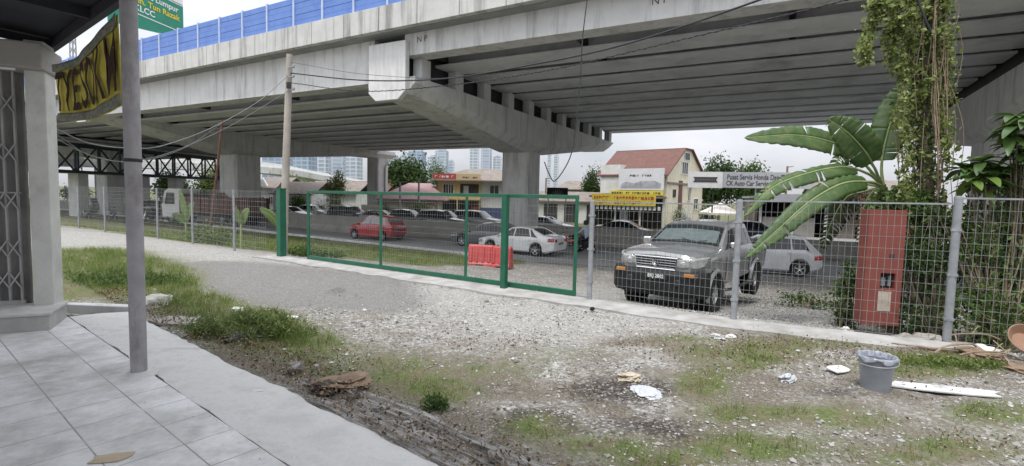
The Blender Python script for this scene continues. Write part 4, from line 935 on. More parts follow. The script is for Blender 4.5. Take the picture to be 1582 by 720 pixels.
# motorcycles
def motorcycle(label, loc, yaw, cm, group):
    t = thing('motorcycle', label, 'motorcycle', loc, yaw, group)
    for x in (.62, -.6):
        m = MB(); m.rev([(.22, -.04), (.28, -.045), (.29, 0), (.28, .045), (.22, .04), (.22, -.04)], (x, 0, .29), 'y', 20); w = m.obj('wheel', black, t, smooth=True)
        m = MB(); 
        for k in range(6):
            a = math.pi * k / 6; d = Vector((math.cos(a), 0, math.sin(a))) * .22; m.bar(Vector((x, 0, .29)) - d, Vector((x, 0, .29)) + d, .02)
        m.obj('rim', alloy, w)
    m = MB(); m.tube([(.62, .06, .29), (.50, .06, .62), (.40, .03, .95)], .025, 6); m.tube([(.62, -.06, .29), (.50, -.06, .62), (.40, -.03, .95)], .025, 6); m.obj('fork', chrome, t)
    m = MB(); m.tube([(.42, -.33, 1.02), (.36, -.15, 1.0), (.40, 0, .98), (.36, .15, 1.0), (.42, .33, 1.02)], .016, 6); m.obj('handlebar', blackpl, t)
    m = MB(); m.tube([(.40, 0, .88), (.30, 0, .62), (.05, 0, .50), (-.25, 0, .55), (-.75, 0, .78)], [.10, .13, .12, .14, .06], 10); m.obj('body', cm, t, smooth=True)
    m = MB(); m.tube([(.12, 0, .74), (-.15, 0, .76), (-.5, 0, .80), (-.72, 0, .84)], [.07, .13, .12, .05], 8); m.obj('seat', black, t, smooth=True)
    m = MB(); m.box((.0, 0, .36), (.34, .22, .22)); m.obj('engine', blackpl, t, bevel=.04)
    m = MB(); m.tube([(.1, -.13, .3), (-.3, -.15, .28), (-.75, -.16, .36)], [.025, .03, .05], 8); m.obj('exhaust', chrome, t, smooth=True)
    m = MB(); m.rev([(.001, .05), (.07, .03), (.08, -.05), (.03, -.09)], (.48, 0, .86), 'x', 12); m.obj('headlight', lampglass, t, smooth=True)
    m = MB(); m.box((-.78, 0, .76), (.05, .12, .08)); m.obj('tail_light', redlens, t)
    for sg in (-1, 1):
        m = MB(); m.tube([(.38, sg * .24, 1.0), (.40, sg * .3, 1.16)], .008, 5); m.box((.40, sg * .32, 1.2), (.02, .12, .08)); m.obj('mirror', blackpl, t)
    return t
mb1 = motorcycle('dark motorcycle with a rider on the road, behind the right end of the gate', onroad(906, 27.2), yaw_dir(-.5, .87), P_black, 'motorcycles on the road')
motorcycle('red motorcycle on the road left of the motorcycle with a rider', onroad(884, 28.5), yaw_dir(-.85, .5), P_red, 'motorcycles on the road')
motorcycle('dark motorcycle beside the awning post, beyond the left fence', onroad(233, 43), yaw_dir(-.6, -.8), P_black, 'motorcycles on the road')
motorcycle('dark motorcycle under the left end of the flyover, leftmost of three', onroad(132, 44), yaw_dir(-.8, .5), P_black, 'motorcycles on the road')
motorcycle('dark blue motorcycle parked in front of the distant pier', onroad(172, 43), yaw_dir(-.8, .5), P_blue, 'motorcycles on the road')
def skin_person(name, label, loc, yaw, joints, edges, rad, m_, cat='person'):
    me = bpy.data.meshes.new(name); me.from_pydata(joints, edges, []); o = bpy.data.objects.new(name, me); col.objects.link(o)
    sk = o.modifiers.new('skin', 'SKIN'); sk.use_smooth_shade = True
    for i, r in enumerate(rad): me.skin_vertices[0].data[i].radius = (r, r) if not hasattr(r, '__len__') else r
    me.skin_vertices[0].data[0].use_root = True
    sb = o.modifiers.new('sub', 'SUBSURF'); sb.levels = 1; sb.render_levels = 1
    o.location = loc; o.rotation_euler = (0, 0, yaw); me.materials.append(m_); return tag(o, label, cat)
J = [(-.22, 0, .86), (-.16, 0, 1.1), (-.10, 0, 1.34), (-.08, 0, 1.47), (-.05, 0, 1.58), (-.04, 0, 1.72),
     (-.11, .19, 1.36), (.06, .27, 1.16), (.33, .28, 1.04), (-.11, -.19, 1.36), (.06, -.27, 1.16), (.33, -.28, 1.04),
     (-.18, .11, .85), (.18, .17, .78), (.05, .19, .40), (.17, .19, .36), (-.18, -.11, .85), (.18, -.17, .78), (.05, -.19, .40), (.17, -.19, .36)]
E_ = [(0, 1), (1, 2), (2, 3), (3, 4), (4, 5), (2, 6), (6, 7), (7, 8), (2, 9), (9, 10), (10, 11), (0, 12), (12, 13), (13, 14), (14, 15), (0, 16), (16, 17), (17, 18), (18, 19)]
Rr = [.15, .15, .17, .06, .095, .085, .075, .055, .04, .075, .055, .04, .10, .085, .055, .05, .10, .085, .055, .05]
rdr = skin_person('person', 'motorcycle rider in pale shirt, dark trousers and helmet beyond the gate', onroad(906, 27.2), yaw_dir(-.5, .87), J, E_, Rr, mat('pale blue shirt', (.4, .45, .55), (.5, .55, .64), 6, .85))
m = MB(); m.rev([(.13, -.10), (.145, -.02), (.13, .07), (.08, .13), (.001, .15)], (-.05, 0, 1.64), n=18); m.obj('helmet', blackpl, rdr, smooth=True)
m = MB()
for sg in (-1, 1): m.tube([(-.20, sg * .10, .88), (.0, sg * .14, .84), (.18, sg * .17, .78), (.06, sg * .19, .42)], [.115, .105, .098, .068], 10)
m.obj('trousers', mat('dark trousers', (.02, .02, .025), (.035, .035, .04), 6, .85), rdr, smooth=True)

# red water filled barriers
rpl = mat('red plastic barrier', (.40, .05, .05), (.48, .075, .07), 3, .45, c3=(.4, .16, .14), sc3=2.5, amt3=.5)
def barrier(label, loc, yaw, L_):
    t = thing('plastic_barrier', label, 'barrier', loc, yaw, 'red road barriers')
    m = MB(); sec = [(-.25, 0), (-.25, .10), (-.20, .16), (-.12, .78), (-.07, .84), (.07, .84), (.12, .78), (.20, .16), (.25, .10), (.25, 0)]
    m.extr([(-L_ / 2, y, z) for y, z in sec], (L_, 0, 0)); m.obj('body', rpl, t, bevel=.02)
    nr = int(L_ / .22)
    m = MB()
    for k in range(nr):
        x = -L_ / 2 + .12 + k * (L_ - .24) / max(1, nr - 1)
        for sg in (-1, 1): m.extr([(x - .05, sg * .21, .18), (x + .05, sg * .21, .18), (x + .04, sg * .135, .72), (x - .04, sg * .135, .72)], (0, sg * .03, 0))
    m.obj('rib', rpl, t, bevel=.01)
    m = MB(); m.rev([(.001, .03), (.05, .03), (.055, 0)], (-L_ / 4, 0, .84), n=12); m.rev([(.001, .03), (.05, .03), (.055, 0)], (L_ / 4, 0, .84), n=12); m.obj('filler_cap', blackpl, t)
    m = MB(); m.box((0, -.232, .06), (.3, .06, .07)); m.box((0, .232, .06), (.3, .06, .07)); m.obj('forklift_slot', blackpl, t)
bz = float(gz(-1.0, 19.9))
barrier('red plastic road barrier at the verge end, left and wider one of two', (-1.20, 20.0, bz + .01), yaw_dir(.97, -.22), .98)
barrier('red plastic road barrier behind the middle gate post, right one of two', (-.36, 19.75, float(gz(-.36, 19.75)) + .01), yaw_dir(.9, -.42), .8)

# the wall along the middle of the road
wl = [(-70, 72), (-27, 46.6), (-17.5, 41.6), (-8.6, 36.2), (.5, 34.2), (6.7, 31.0), (18, 27.6), (30, 24), (60, 12)]
m = MB(); o0 = Vector((.5, 34.2, ROAD_Z))
rows = []
for i, (x, y) in enumerate(wl):
    p = Vector((x, y, 0)); t_ = (Vector((*wl[min(i + 1, len(wl) - 1)], 0)) - Vector((*wl[max(i - 1, 0)], 0))).normalized(); nn = Vector((t_.y, -t_.x, 0))
    hh = 1.14 if x < 12 else .95
    rows.append([p + nn * a + Vector((0, 0, z)) - Vector((.5, 34.2, 0)) for a, z in ((.32, 0), (.30, .18), (.12, .45), (.09, hh), (-.09, hh), (-.12, .45), (-.30, .18), (-.32, 0))])
m.grid(rows); w = m.obj('road_wall', conc_wall); w.location = o0; tag(w, 'long low grimy concrete wall along the middle of the road', 'wall')

# ------------------------------------------------------------------ poles, cables, gantry sign, footbridge
up0 = D(437, 372, 17.0); ub = Vector((up0.x, up0.y, float(gz(up0.x, up0.y))))
ut = D(447.5, 84, 16.6)
u_ = thing('utility_pole', 'tall weathered utility pole standing behind the thick green post', 'utility pole', tuple(ub))
m = MB(); m.tube([(0, 0, -.1), (ut - ub) * .5, ut - ub], [.135, .115, .095], 16); m.obj('pole', utilpole, u_, smooth=True, sharp=60)
for dz in (.45, .75, 1.15):
    q = (ut - ub) - Vector((0, 0, dz)); m = MB(); m.tube([q + Vector((-.02, -.1, 0)), q + Vector((.16, -.16, .02))], .018, 6); m.rev([(.02, -.05), (.045, -.03), (.045, .03), (.02, .05)], tuple(q + Vector((.18, -.16, .04))), n=10); m.obj('insulator', galv, u_, smooth=True)
m = MB(); m.box(tuple((ut - ub) - Vector((-.02, .14, 1.0))), (.12, .08, .2)); m.obj('junction_box', blackpl, u_, bevel=.01)
l0 = D(322, 338, 22); l0.z = float(gz(l0.x, l0.y)); l1 = D(343.5, 186, 21.5)
lp = thing('leaning_pole', 'thin dark rusty pole leaning to the right beyond the left fence', 'pole', tuple(l0))
m = MB(); m.tube([(0, 0, -.1), l1 - l0], [.06, .045], 10); m.obj('pole', rust, lp, smooth=True)
m = MB(); m.bar((l1 - l0) * .985 + Vector((-.16, 0, -.04)), (l1 - l0) * .985 + Vector((.16, 0, .04)), .04); m.obj('cross_bar', rust, lp)
def spline(pts, n=10):
    out_ = []; P = [Vector(p) for p in pts]; P = [P[0] * 2 - P[1]] + P + [P[-1] * 2 - P[-2]]
    for i in range(1, len(P) - 2):
        for k in range(n):
            t = k / n; a, b_, c_, d = P[i - 1], P[i], P[i + 1], P[i + 2]
            out_.append(.5 * (2 * b_ + (c_ - a) * t + (2 * a - 5 * b_ + 4 * c_ - d) * t * t + (3 * b_ - a - 3 * c_ + d) * t ** 3))
    out_.append(P[-2]); return out_
cgrey = mat('grey cable sheath', (.13, .135, .145), (.19, .195, .205), 3, .6)
def cable(label, px, r, twist=False, m_=cable_m, name='cable', group='cables overhead'):
    pts = spline([D(u, v, y) for u, v, y in px], 14); o = pts[0].copy(); m = MB(); m.tube([p - o for p in pts], r, 6)
    if twist:
        dense = spline([D(u, v, y) for u, v, y in px], 90); q = []
        for i, p in enumerate(dense): q.append(p - o + Vector((0, math.sin(i * .9), math.cos(i * .9))) * r * 1.5)
        m.tube(q, r * .6, 5)
    ob = m.obj(name, m_, None, smooth=True); ob.location = o; return tag(ob, label, 'cable', group)
cable('thick black cable sweeping from the utility pole up across the beams to the upper right', [(449, 113, 16.6), (560, 124, 15), (680, 122, 13.6), (800, 104, 12), (960, 70, 10.5), (1190, -6, 8.6), (1400, -90, 7)], .019)
cable('twisted grey cable just below the thick black one, crossing the beams', [(450, 128, 16.6), (560, 141, 15.2), (700, 131, 13.5), (850, 108, 12), (1050, 62, 10), (1330, -6, 8), (1500, -60, 7)], .010, True)
cable('thin grey cable above the thick one, passing the white end block', [(449, 96, 16.6), (540, 112, 15.2), (620, 119, 14.3), (680, 121.5, 13.6)], .006)
cable('black cable dropping from the utility pole steeply down to the left', [(446, 116, 16.6), (400, 156, 15), (330, 196, 12.5), (255, 224, 10), (205, 229, 8.6), (140, 222, 7.6), (86, 199, 6.7)], .009, m_=cgrey)
cable('grey cable from the utility pole to the shop column, lowest at left', [(446, 140, 16.6), (360, 192, 14), (270, 233, 11.5), (200, 249, 9.5), (140, 240, 7.8), (88, 208, 6.75)], .006, m_=cgrey)
cable('thin cable running level to the leaning pole from the shop column', [(87, 215, 6.75), (150, 243, 9), (220, 249, 12), (290, 226, 17), (343, 190, 21.4)], .006, m_=cgrey)
cable('loose black cable hanging down from above in a long loop by the middle pier', [(908, -8, 11), (900, 60, 11), (896, 130, 11), (889, 200, 11), (880, 245, 11), (858, 279, 11), (848, 268, 11), (841, 250, 11)], .013)
cable('thick black cable end dangling among the creepers at the top right', [(1414, -20, 8.6), (1421, 8, 8.6), (1430, 32, 8.6), (1438, 48, 8.6)], .018)

sgA, sgB = D(168, 20, 37), D(283, 20, 44)
sg_ = thing('highway_sign', 'big green road sign with white and yellow place names above the flyover', 'road sign', (sgA.x, sgA.y, 8.9))
so_ = Vector((sgA.x, sgA.y, 8.9)); r_ = unit(Vector((sgB.x - sgA.x, sgB.y - sgA.y, 0))); Ls = Vector((sgB.x - sgA.x, sgB.y - sgA.y, 0)).length
nf = Vector((r_.y, -r_.x, 0))
sgreen = mat('green sign sheet', (.01, .19, .12), (.014, .22, .14), 1.5, .5)
zt_, zb_ = 18.1, 13.6
m = MB(); q = Vector((0, 0, 0))
m.extr([r_ * 0 + Vector((0, 0, zb_ - 8.9)), r_ * Ls + Vector((0, 0, zb_ + .9 - 8.9)), r_ * Ls + Vector((0, 0, zt_ - .9 - 8.9)), r_ * 0 + Vector((0, 0, zt_ - .9 - 8.9))], -nf * .12); m.obj('panel', sgreen, sg_)
m = MB(); m.extr([r_ * 1.6 + Vector((0, 0, zt_ - .85 - 8.9)), r_ * Ls + Vector((0, 0, zt_ - .85 - 8.9)), r_ * Ls + Vector((0, 0, zt_ - .05 - 8.9)), r_ * 1.6 + Vector((0, 0, zt_ - .05 - 8.9))], -nf * .12); m.obj('name_strip', white_p, sg_)
m = MB(); m.bar(r_ * .1 + nf * .02 + Vector((0, 0, 6.05)), r_ * (Ls - .1) + nf * .02 + Vector((0, 0, 6.05)), .02, .07); m.bar(r_ * .1 + nf * .02 + Vector((0, 0, 8.22)), r_ * (Ls - .1) + nf * .02 + Vector((0, 0, 8.22)), .02, .07); m.obj('border_line', white_p, sg_)
yel = mat('yellow sign lettering', (.62, .46, .03), (.7, .52, .05), 5, .6)
for tx, zz, mm_, wd_, cc in (('Kuala Lumpur', 7.72, white_p, 4.2, .62), ('Jln. Tun Razak', 7.08, yel, 4.4, .63), ('KLCC', 6.5, white_p, 1.9, .44)):
    lettering(tx, .62, r_ * (Ls * cc) + nf * .02 + Vector((0, 0, zz)), r_, (0, 0, 1), mm_, sg_, extrude=.006, width=wd_, bold=.012)
lettering('LEBUHRAYA', .5, r_ * (Ls * .62) + nf * .02 + Vector((0, 0, zt_ - .45 - 8.9)), r_, (0, 0, 1), blackpl, sg_, extrude=.006, width=4.2)
m = MB(); m.rev([(.001, .02), (.3, .02), (.3, 0)], (0, 0, 0), 'y', 24)
dsk = m.obj('route_shield', yel, sg_, smooth=False); dsk.location = r_ * 2.55 + nf * .01 + Vector((0, 0, 7.15)); dsk.rotation_euler = (0, 0, math.atan2(nf.x, -nf.y))
for a in (Ls * .3, Ls * .8):
    m = MB(); m.tube([r_ * a - nf * .25 + Vector((0, 0, -.2)), r_ * a - nf * .25 + Vector((0, 0, 8.6))], .16, 10); m.obj('post', galv, sg_, smooth=True)

tA, tB = D(60, 250, 44), D(345, 250, 64.3)
trs = thing('truss_footbridge', 'dark green steel truss footbridge with pale roof under the left of the flyover', 'footbridge', (tA.x, tA.y, ROAD_Z))
toff = Vector((tA.x, tA.y, ROAD_Z)); td = unit(Vector((tB.x - tA.x, tB.y - tA.y, 0))); tL = Vector((tB.x - tA.x, tB.y - tA.y, 0)).length; tn = Vector((td.y, -td.x, 0))
def tp_(a, z, c=0): return td * a + tn * c + Vector((0, 0, z - ROAD_Z))
trm = mat('dark green truss paint', (.018, .03, .03), (.03, .045, .045), 3, .6); nb = int(tL / 1.9)
for c_ in (-1.2, 1.2):
    m = MB()
    for z in (3.15, 5.6): m.bar(tp_(0, z, c_), tp_(tL, z, c_), .2, .26 if z < 4 else .2)
    for k in range(nb + 1):
        a = tL * k / nb; m.bar(tp_(a, 3.15, c_), tp_(a, 5.6, c_), .13)
        if k < nb: a2 = tL * (k + 1) / nb; m.bar(tp_(a if k % 2 else a2, 3.15, c_), tp_(a2 if k % 2 else a, 5.6, c_), .11)
    m.obj('truss', trm, trs)
m = MB(); m.extr([tp_(0, 3.0, -1.1), tp_(tL, 3.0, -1.1), tp_(tL, 3.0, 1.1), tp_(0, 3.0, 1.1)], (0, 0, .12)); m.obj('deck', conc_soffit, trs)
m = MB(); m.extr([tp_(0, 5.85, 1.5), tp_(0, 6.15, 0), tp_(0, 5.85, -1.5), tp_(0, 5.79, -1.5), tp_(0, 6.09, 0), tp_(0, 5.79, 1.5)], td * tL); m.obj('roof', mat('pale roof sheet', (.5, .5, .49), (.6, .6, .58), 3, .6), trs)
for a in (3.2, 9.5, tL * .66, tL - .5):
    m = MB(); m.extr([tp_(a - .45, ROAD_Z - .2, -.6), tp_(a + .45, ROAD_Z - .2, -.6), tp_(a + .45, ROAD_Z - .2, .6), tp_(a - .45, ROAD_Z - .2, .6)], (0, 0, 3.0 - ROAD_Z + .2)); m.obj('column', conc_pale, trs)

# lattice telecom mast seen between the awning and the banner
mp_ = D(112, 60, 95); ms_ = thing('lattice_mast', 'thin far lattice mast seen between awning edge and banner', 'mast', (mp_.x, mp_.y, ROAD_Z))
m = MB()
for dx in (-.5, .5):
    for dy in (-.5, .5): m.bar((dx, dy, 0), (dx * .5, dy * .5, 36), .14)
for k in range(24):
    z0, z1 = k * 1.5, k * 1.5 + 1.5; f0, f1 = .5 * (1 - z0 / 72), .5 * (1 - z1 / 72)
    for sgn in (-1, 1): m.bar((-f0, sgn * f0, z0), (f1, sgn * f1, z1), .07); m.bar((f0, sgn * f0, z0), (-f1, sgn * f1, z1), .07)
m.obj('lattice', galv, ms_)

# ------------------------------------------------------------------ buildings beyond the road
roof_red = mat('weathered clay tiles', (.12, .06, .05), (.175, .088, .072), 3, .85, bump=.3, bscale=12, c3=(.1, .06, .05), sc3=.8, amt3=.6)
roof_pink = mat('faded pink roof', (.30, .19, .19), (.38, .25, .25), 2, .85, c3=(.2, .14, .14), sc3=.7, amt3=.5)
roof_grey = mat('grey brown roof', (.17, .145, .125), (.25, .215, .19), 2, .85, c3=(.1, .09, .08), sc3=.6, amt3=.5)
cream = mat('cream wall', (.62, .57, .44), (.70, .65, .52), 1.5, .85, c3=(.36, .32, .23), sc3=.7, amt3=.5)
yellw = mat('yellow wall', (.50, .40, .20), (.58, .47, .25), 1.5, .85, c3=(.33, .26, .15), sc3=.8, amt3=.5)
whitew = mat('whitewashed wall', (.58, .58, .55), (.66, .66, .63), 1.2, .85, c3=(.38, .37, .33), sc3=.7, amt3=.6)
darkin = mat('dark interior shade', (.03, .03, .03), (.06, .055, .05), 1, .8)  # near black painted in for the shade inside openings and recesses
ybanner = mat('yellow shop banner', (.62, .50, .05), (.70, .57, .08), 3, .6)
redsign = mat('red sign board', (.38, .06, .05), (.46, .09, .07), 3, .6)
greyboard = mat('pale grey board', (.36, .37, .39), (.43, .44, .46), 2, .6)
ink = mat('dark sign ink', (.05, .045, .05), (.08, .07, .075), 9, .7)

class Bld:
    def __init__(s, name, label, cat, corner, right, group=None):
        s.o = Vector(corner); s.r = unit(Vector((right[0], right[1], 0))); s.b = Vector((-s.r.y, s.r.x, 0))
        s.t = thing(name, label, cat, tuple(s.o), 0, group)
    def P(s, a, b_, z): return s.r * a + s.b * b_ + Vector((0, 0, z))
    def box(s, m, a0, a1, b0, b1, z0, z1, mi=0): m.extr([s.P(a0, b0, z0), s.P(a1, b0, z0), s.P(a1, b1, z0), s.P(a0, b1, z0)], (0, 0, z1 - z0), mi)
    def part(s, name, m_, *bx, parent=None, bevel=0):
        m = MB(); s.box(m, *bx); return m.obj(name, m_, parent or s.t, bevel=bevel)
    def window(s, a0, a1, z0, z1, face=0.0, side=False, bars=2, frame=None):
        """front window; side=True puts it on the wall at a = face"""
        fr = frame or white_p; m = MB(); w = .07
        def bx(u0, u1, q0, q1, d0, d1, mm):
            if side: s.box(mm, face + d0, face + d1, u0, u1, q0, q1)
            else: s.box(mm, u0, u1, face - d1, face - d0, q0, q1)
        for (u0, u1, q0, q1) in ((a0 - w, a1 + w, z0 - w, z0), (a0 - w, a1 + w, z1, z1 + w), (a0 - w, a0, z0, z1), (a1, a1 + w, z0, z1)): bx(u0, u1, q0, q1, .003, .09, m)
        for k in range(1, bars + 1): u = a0 + (a1 - a0) * k / (bars + 1); bx(u - .025, u + .025, z0, z1, .012, .07, m)
        f = m.obj('window', fr, s.t); m = MB(); bx(a0, a1, z0, z1, .004, .03, m); m.obj('pane', glass, f)
    def hip(s, name, m_, a0, a1, b0, b1, z, h, ov=.5, ridge=.35):
        a0 -= ov; a1 += ov; b0 -= ov; b1 += ov; d = (b1 - b0) * .5; q = d * ridge * 2
        V = [s.P(a0, b0, z), s.P(a1, b0, z), s.P(a1, b1, z), s.P(a0, b1, z), s.P(a0 + q, (b0 + b1) / 2, z + h), s.P(a1 - q, (b0 + b1) / 2, z + h)]
        V += [v - Vector((0, 0, .14)) for v in V[:4]]
        m = MB(); m.add(V, [(0, 1, 5, 4), (1, 2, 5), (2, 3, 4, 5), (3, 0, 4), (9, 8, 7, 6), (0, 6, 7, 1), (1, 7, 8, 2), (2, 8, 9, 3), (3, 9, 6, 0)]); return m.obj(name, m_, s.t)
    def gable(s, name, m_, a0, a1, b0, b1, z, h, ov=.4, th=.14):
        """ridge runs along a"""
        m = MB(); bm_ = (b0 + b1) / 2; k = h / (bm_ - b0)
        for (e, sg) in ((b0 - ov, 1), (b1 + ov, -1)):
            m.extr([s.P(a0 - ov, e, z - ov * k), s.P(a0 - ov, bm_, z + h), s.P(a1 + ov, bm_, z + h), s.P(a1 + ov, e, z - ov * k)], (0, 0, th))
        return m.obj(name, m_, s.t)
def scribble(b_, parent, m_, a0, a1, f, z0, z1, rows=2):
    """rows of strokes standing in for lettering too small to read"""
    m = MB(); hh = (z1 - z0) / rows
    for r in range(rows):
        a = a0
        while a < a1 - .1:
            w = random.uniform(.12, .3)
            if random.random() < .82:
                b_.box(m, a, a + .06, f - .02, f - .003, z0 + hh * r + hh * .15, z0 + hh * (r + random.uniform(.6, .85)))
                b_.box(m, a + .06, min(a + w, a1), f - .02, f - .003, z0 + hh * r + hh * random.choice((.15, .4, .62)), z0 + hh * r + hh * random.uniform(.68, .8))
            a += w + .09
    m.obj('lettering', m_, parent)

# cream gabled house with the billboard
c0 = onroad(1030, 55); bh = Bld('gabled_house', 'tall cream house with steep red tiled roof and a car billboard on its front', 'house', (c0.x, c0.y, ROAD_Z), (.75, -.66))
# front runs a in [-8,0]; gable wall faces along +a ... depth b in [0,9]
WZ, RZ, DB = 6.0, 8.75, 10.0
m = MB(); bh.box(m, -8.2, 0, 0, DB, 0, WZ)
for a in (-8.2, -.0):
    m.extr([bh.P(a, 0, WZ), bh.P(a, DB, WZ), bh.P(a, DB * .62, RZ), bh.P(a, DB * .4, RZ)], bh.r * (-.2 if a > -1 else .2))
m.obj('wall', cream, bh.t)
m = MB()
for (b0, z0, b1, z1) in ((-.5, WZ - .45, DB * .4, RZ), (DB * .6, RZ, DB + .4, WZ - .3)):
    m.extr([bh.P(-8.6, b0, z0), bh.P(.3, b0, z0), bh.P(.3, b1, z1), bh.P(-8.6, b1, z1)], (0, 0, .16))
bh.box(m, -8.6, .3, DB * .39, DB * .61, RZ, RZ + .15); m.obj('roof', roof_red, bh.t)
bh.part('dormer_wall', whitew, -8.1, -5.6, -.35, 2.5, 3.6, 6.9)
bd = bh.part('billboard', mat('white billboard', (.56, .57, .58), (.64, .65, .66), 2, .6), -5.6, -.15, -.55, -.40, 4.0, 6.4)
m = MB(); sil = [(-5.3, 4.25), (-.5, 4.25), (-.45, 4.75), (-1.2, 5.05), (-2.2, 5.0), (-2.9, 5.0), (-3.6, 4.75), (-4.6, 4.95), (-5.2, 4.7)]
m.extr([bh.P(a, -.553, z) for a, z in sil], bh.b * -.02); m.obj('printed_car', mat('grey print', (.26, .27, .29), (.42, .43, .45), 2.4, .6), bd)
scribble(bh, bd, ink, -4.2, -1.6, -.55, 5.45, 5.8, 1)
ys = bh.part('yellow_strip', ybanner, -6.6, -.15, -.6, -.45, 3.45, 3.95); scribble(bh, ys, ink, -6.4, -.3, -.6, 3.52, 3.88, 1)
bh.part('balcony', darkin, -6.2, -.4, -.5, -.02, 2.5, 3.4)
for k in range(6): bh.window(-3.6 + .55 * k, -3.2 + .55 * k, 2.65, 3.25, -.52, bars=0)
bh.window(3.6, 5.2, 6.0, 7.3, 0, True, 2); bh.window(4.2, 5.6, 7.6, 8.4, 0, True, 0)
bh.window(1.6, 2.1, 3.4, 4.1, 0, True, 0, darkin); bh.part('stair_shaft', roof_red, .003, .08, 3.0, 3.9, 2.0, 5.2); bh.window(5.6, 6.5, 3.0, 5.2, 0, True, 1, cream); bh.window(7.4, 8.6, 2.0, 3.2, 0, True, 1)
bh.part('storey_band', roof_grey, .003, .12, 0, DB, 4.75, 4.95)
m = MB(); bh.box(m, .6, .75, 2.5, 4.2, 0, 1.8); m.obj('porch_wall', whitew, bh.t)
yb_o = onroad(968, 50); ysb = Bld('shop_canopy', 'low dark shop canopy with a long yellow banner in front of the gabled house', 'shop', (yb_o.x - 3.3, yb_o.y + .9, ROAD_Z), (.97, -.24))
ysb.part('roof', roof_grey, -.2, 7.2, -.3, 5, 3.1, 3.3); ysb.part('back_wall', darkin, 0, 7, 4, 4.4, 0, 3.1)
for a in (0.05, 2.3, 4.7, 6.9): ysb.part('column', whitew, a, a + .16, 0, .16, 0, 3.1)
yb = ysb.part('banner', ybanner, .1, 6.2, -.45, -.34, 2.35, 3.45); scribble(ysb, yb, redsign, .3, 6.0, -.45, 2.45, 3.35, 2)
m = MB()
for k in range(16): ysb.box(m, .1 + .42 * k, .36 + .42 * k, -.34, -.28, 1.95, 2.3)
m.obj('valance', white_p, ysb.t); ysb.part('counter', greyboard, 2.8, 3.6, .2, .8, 0, 1.9)
# low brown and grey shops between the pier and the yellow banner
lw_o = onroad(846, 60); lw = Bld('low_shop_row', 'low shop row with brown roof right of the middle pier', 'shop', (lw_o.x - 1, lw_o.y, ROAD_Z), (1, -.1))
lw.part('wall', whitew, 0, 8.5, 0, 6, 0, 2.6); lw.gable('roof', roof_grey, 0, 8.5, 0, 6, 2.6, 1.0)
for a in (.6, 3.0, 5.6): lw.part('door', darkin, a, a + 1.6, -.05, -.004, .1, 2.2)
lw2o = onroad(868, 82); lw2 = Bld('brown_house', 'brown roofed house peeking over the low shop row', 'house', (lw2o.x - 1, lw2o.y, ROAD_Z), (1, -.1)); lw2.part('wall', roof_grey, 0, 8, 0, 6, 0, 4.4); lw2.hip('roof', roof_grey, 0, 8, 0, 6, 4.4, 1.4)
fs = onroad(861, 46); fsn = thing('shop_sign', 'small black shop sign with a white ray emblem right of the middle pier', 'sign', tuple(fs))
m = MB(); m.box((0, 0, 3.35), (1.9, .12, 1.0)); pn = m.obj('panel', black, fsn, bevel=.02)
m = MB()
for k in range(11):
    a = math.pi * (k / 10); m.bar((.18 * math.cos(a), -.07, 3.05 + .18 * math.sin(a)), (.62 * math.cos(a), -.07, 3.05 + .62 * math.sin(a)), .05, .01)
m.obj('emblem', white_p, pn)
for x in (-.8, .8):
    m = MB(); m.tube([(x, .1, 0), (x, .1, 3.3)], .05, 8); m.obj('post', galv, fsn)
# yellow shophouse
y0 = onroad(676, 60); yh = Bld('shophouse', 'two storey yellow shophouse with red and tan signboards left of the middle pier', 'shop', (y0.x, y0.y, ROAD_Z), (.995, -.1))
yh.part('wall', yellw, 0, 5.1, 0, 8, 0, 4.7); yh.part('side_wall', whitew, 5.12, 10.5, .3, 8, 0, 4.6); yh.hip('roof', roof_grey, -.2, 10.6, -.2, 8.2, 4.75, 1.5, .5)
rs = yh.part('signboard', redsign, -.4, 2.3, -.6, -.45, 4.75, 5.45); scribble(yh, rs, white_p, -.2, 2.1, -.6, 4.9, 5.3, 1)
ts = yh.part('signboard', mat('tan sign board', (.5, .4, .22), (.56, .46, .27), 3, .6), 2.35, 5.2, -.6, -.45, 4.6, 5.45); scribble(yh, ts, ink, 2.9, 4.8, -.6, 4.9, 5.2, 1)
yh.window(.7, 1.9, 3.1, 4.2, 0, bars=3); yh.part('balcony_recess', darkin, 2.7, 4.9, -.03, -.004, 2.9, 4.3); yh.part('balcony_door', greyboard, 3.1, 3.7, -.06, -.032, 2.9, 4.1)  # balcony recess is a flat panel, its shade given by dark colour
yh.window(6.2, 7.2, 3.1, 4.2, .3, bars=1); yh.part('canopy', yellw, -.2, 5.2, -1.0, 0, 2.45, 2.65)
yh.part('shopfront', darkin, .5, 4.9, -.04, -.003, .1, 2.3); yh.part('notice', redsign, 4.0, 4.9, -.08, -.042, 1.3, 1.7); yh.part('post', yellw, 2.5, 2.65, -1.0, -.85, 0, 2.45); yh.part('shade_cloth', mat('blue shade cloth', (.04, .06, .13), (.07, .09, .17), 3, .8), 5.2, 8.5, -.4, -.3, .3, 1.6)
# pink roofed bungalow
p0 = onroad(594, 58); pb_ = Bld('bungalow', 'single storey bungalow with wide faded pink roof left of the yellow shophouse', 'house', (p0.x, p0.y, ROAD_Z), (.995, -.1))
pb_.part('wall', cream, 0, 6.2, 0, 7, 0, 2.4); pb_.hip('roof', roof_pink, -.3, 6.5, -.3, 7.3, 2.4, 1.9, .6, .3); pb_.window(3.4, 4.6, 1.0, 2.0, 0); pb_.part('garden_wall', cream, -1.5, 6.5, -3, -2.8, 0, 1.7)
pb_.part('lean_to', roof_red, .2, 6.3, -2.2, 0, 2.0, 2.12)
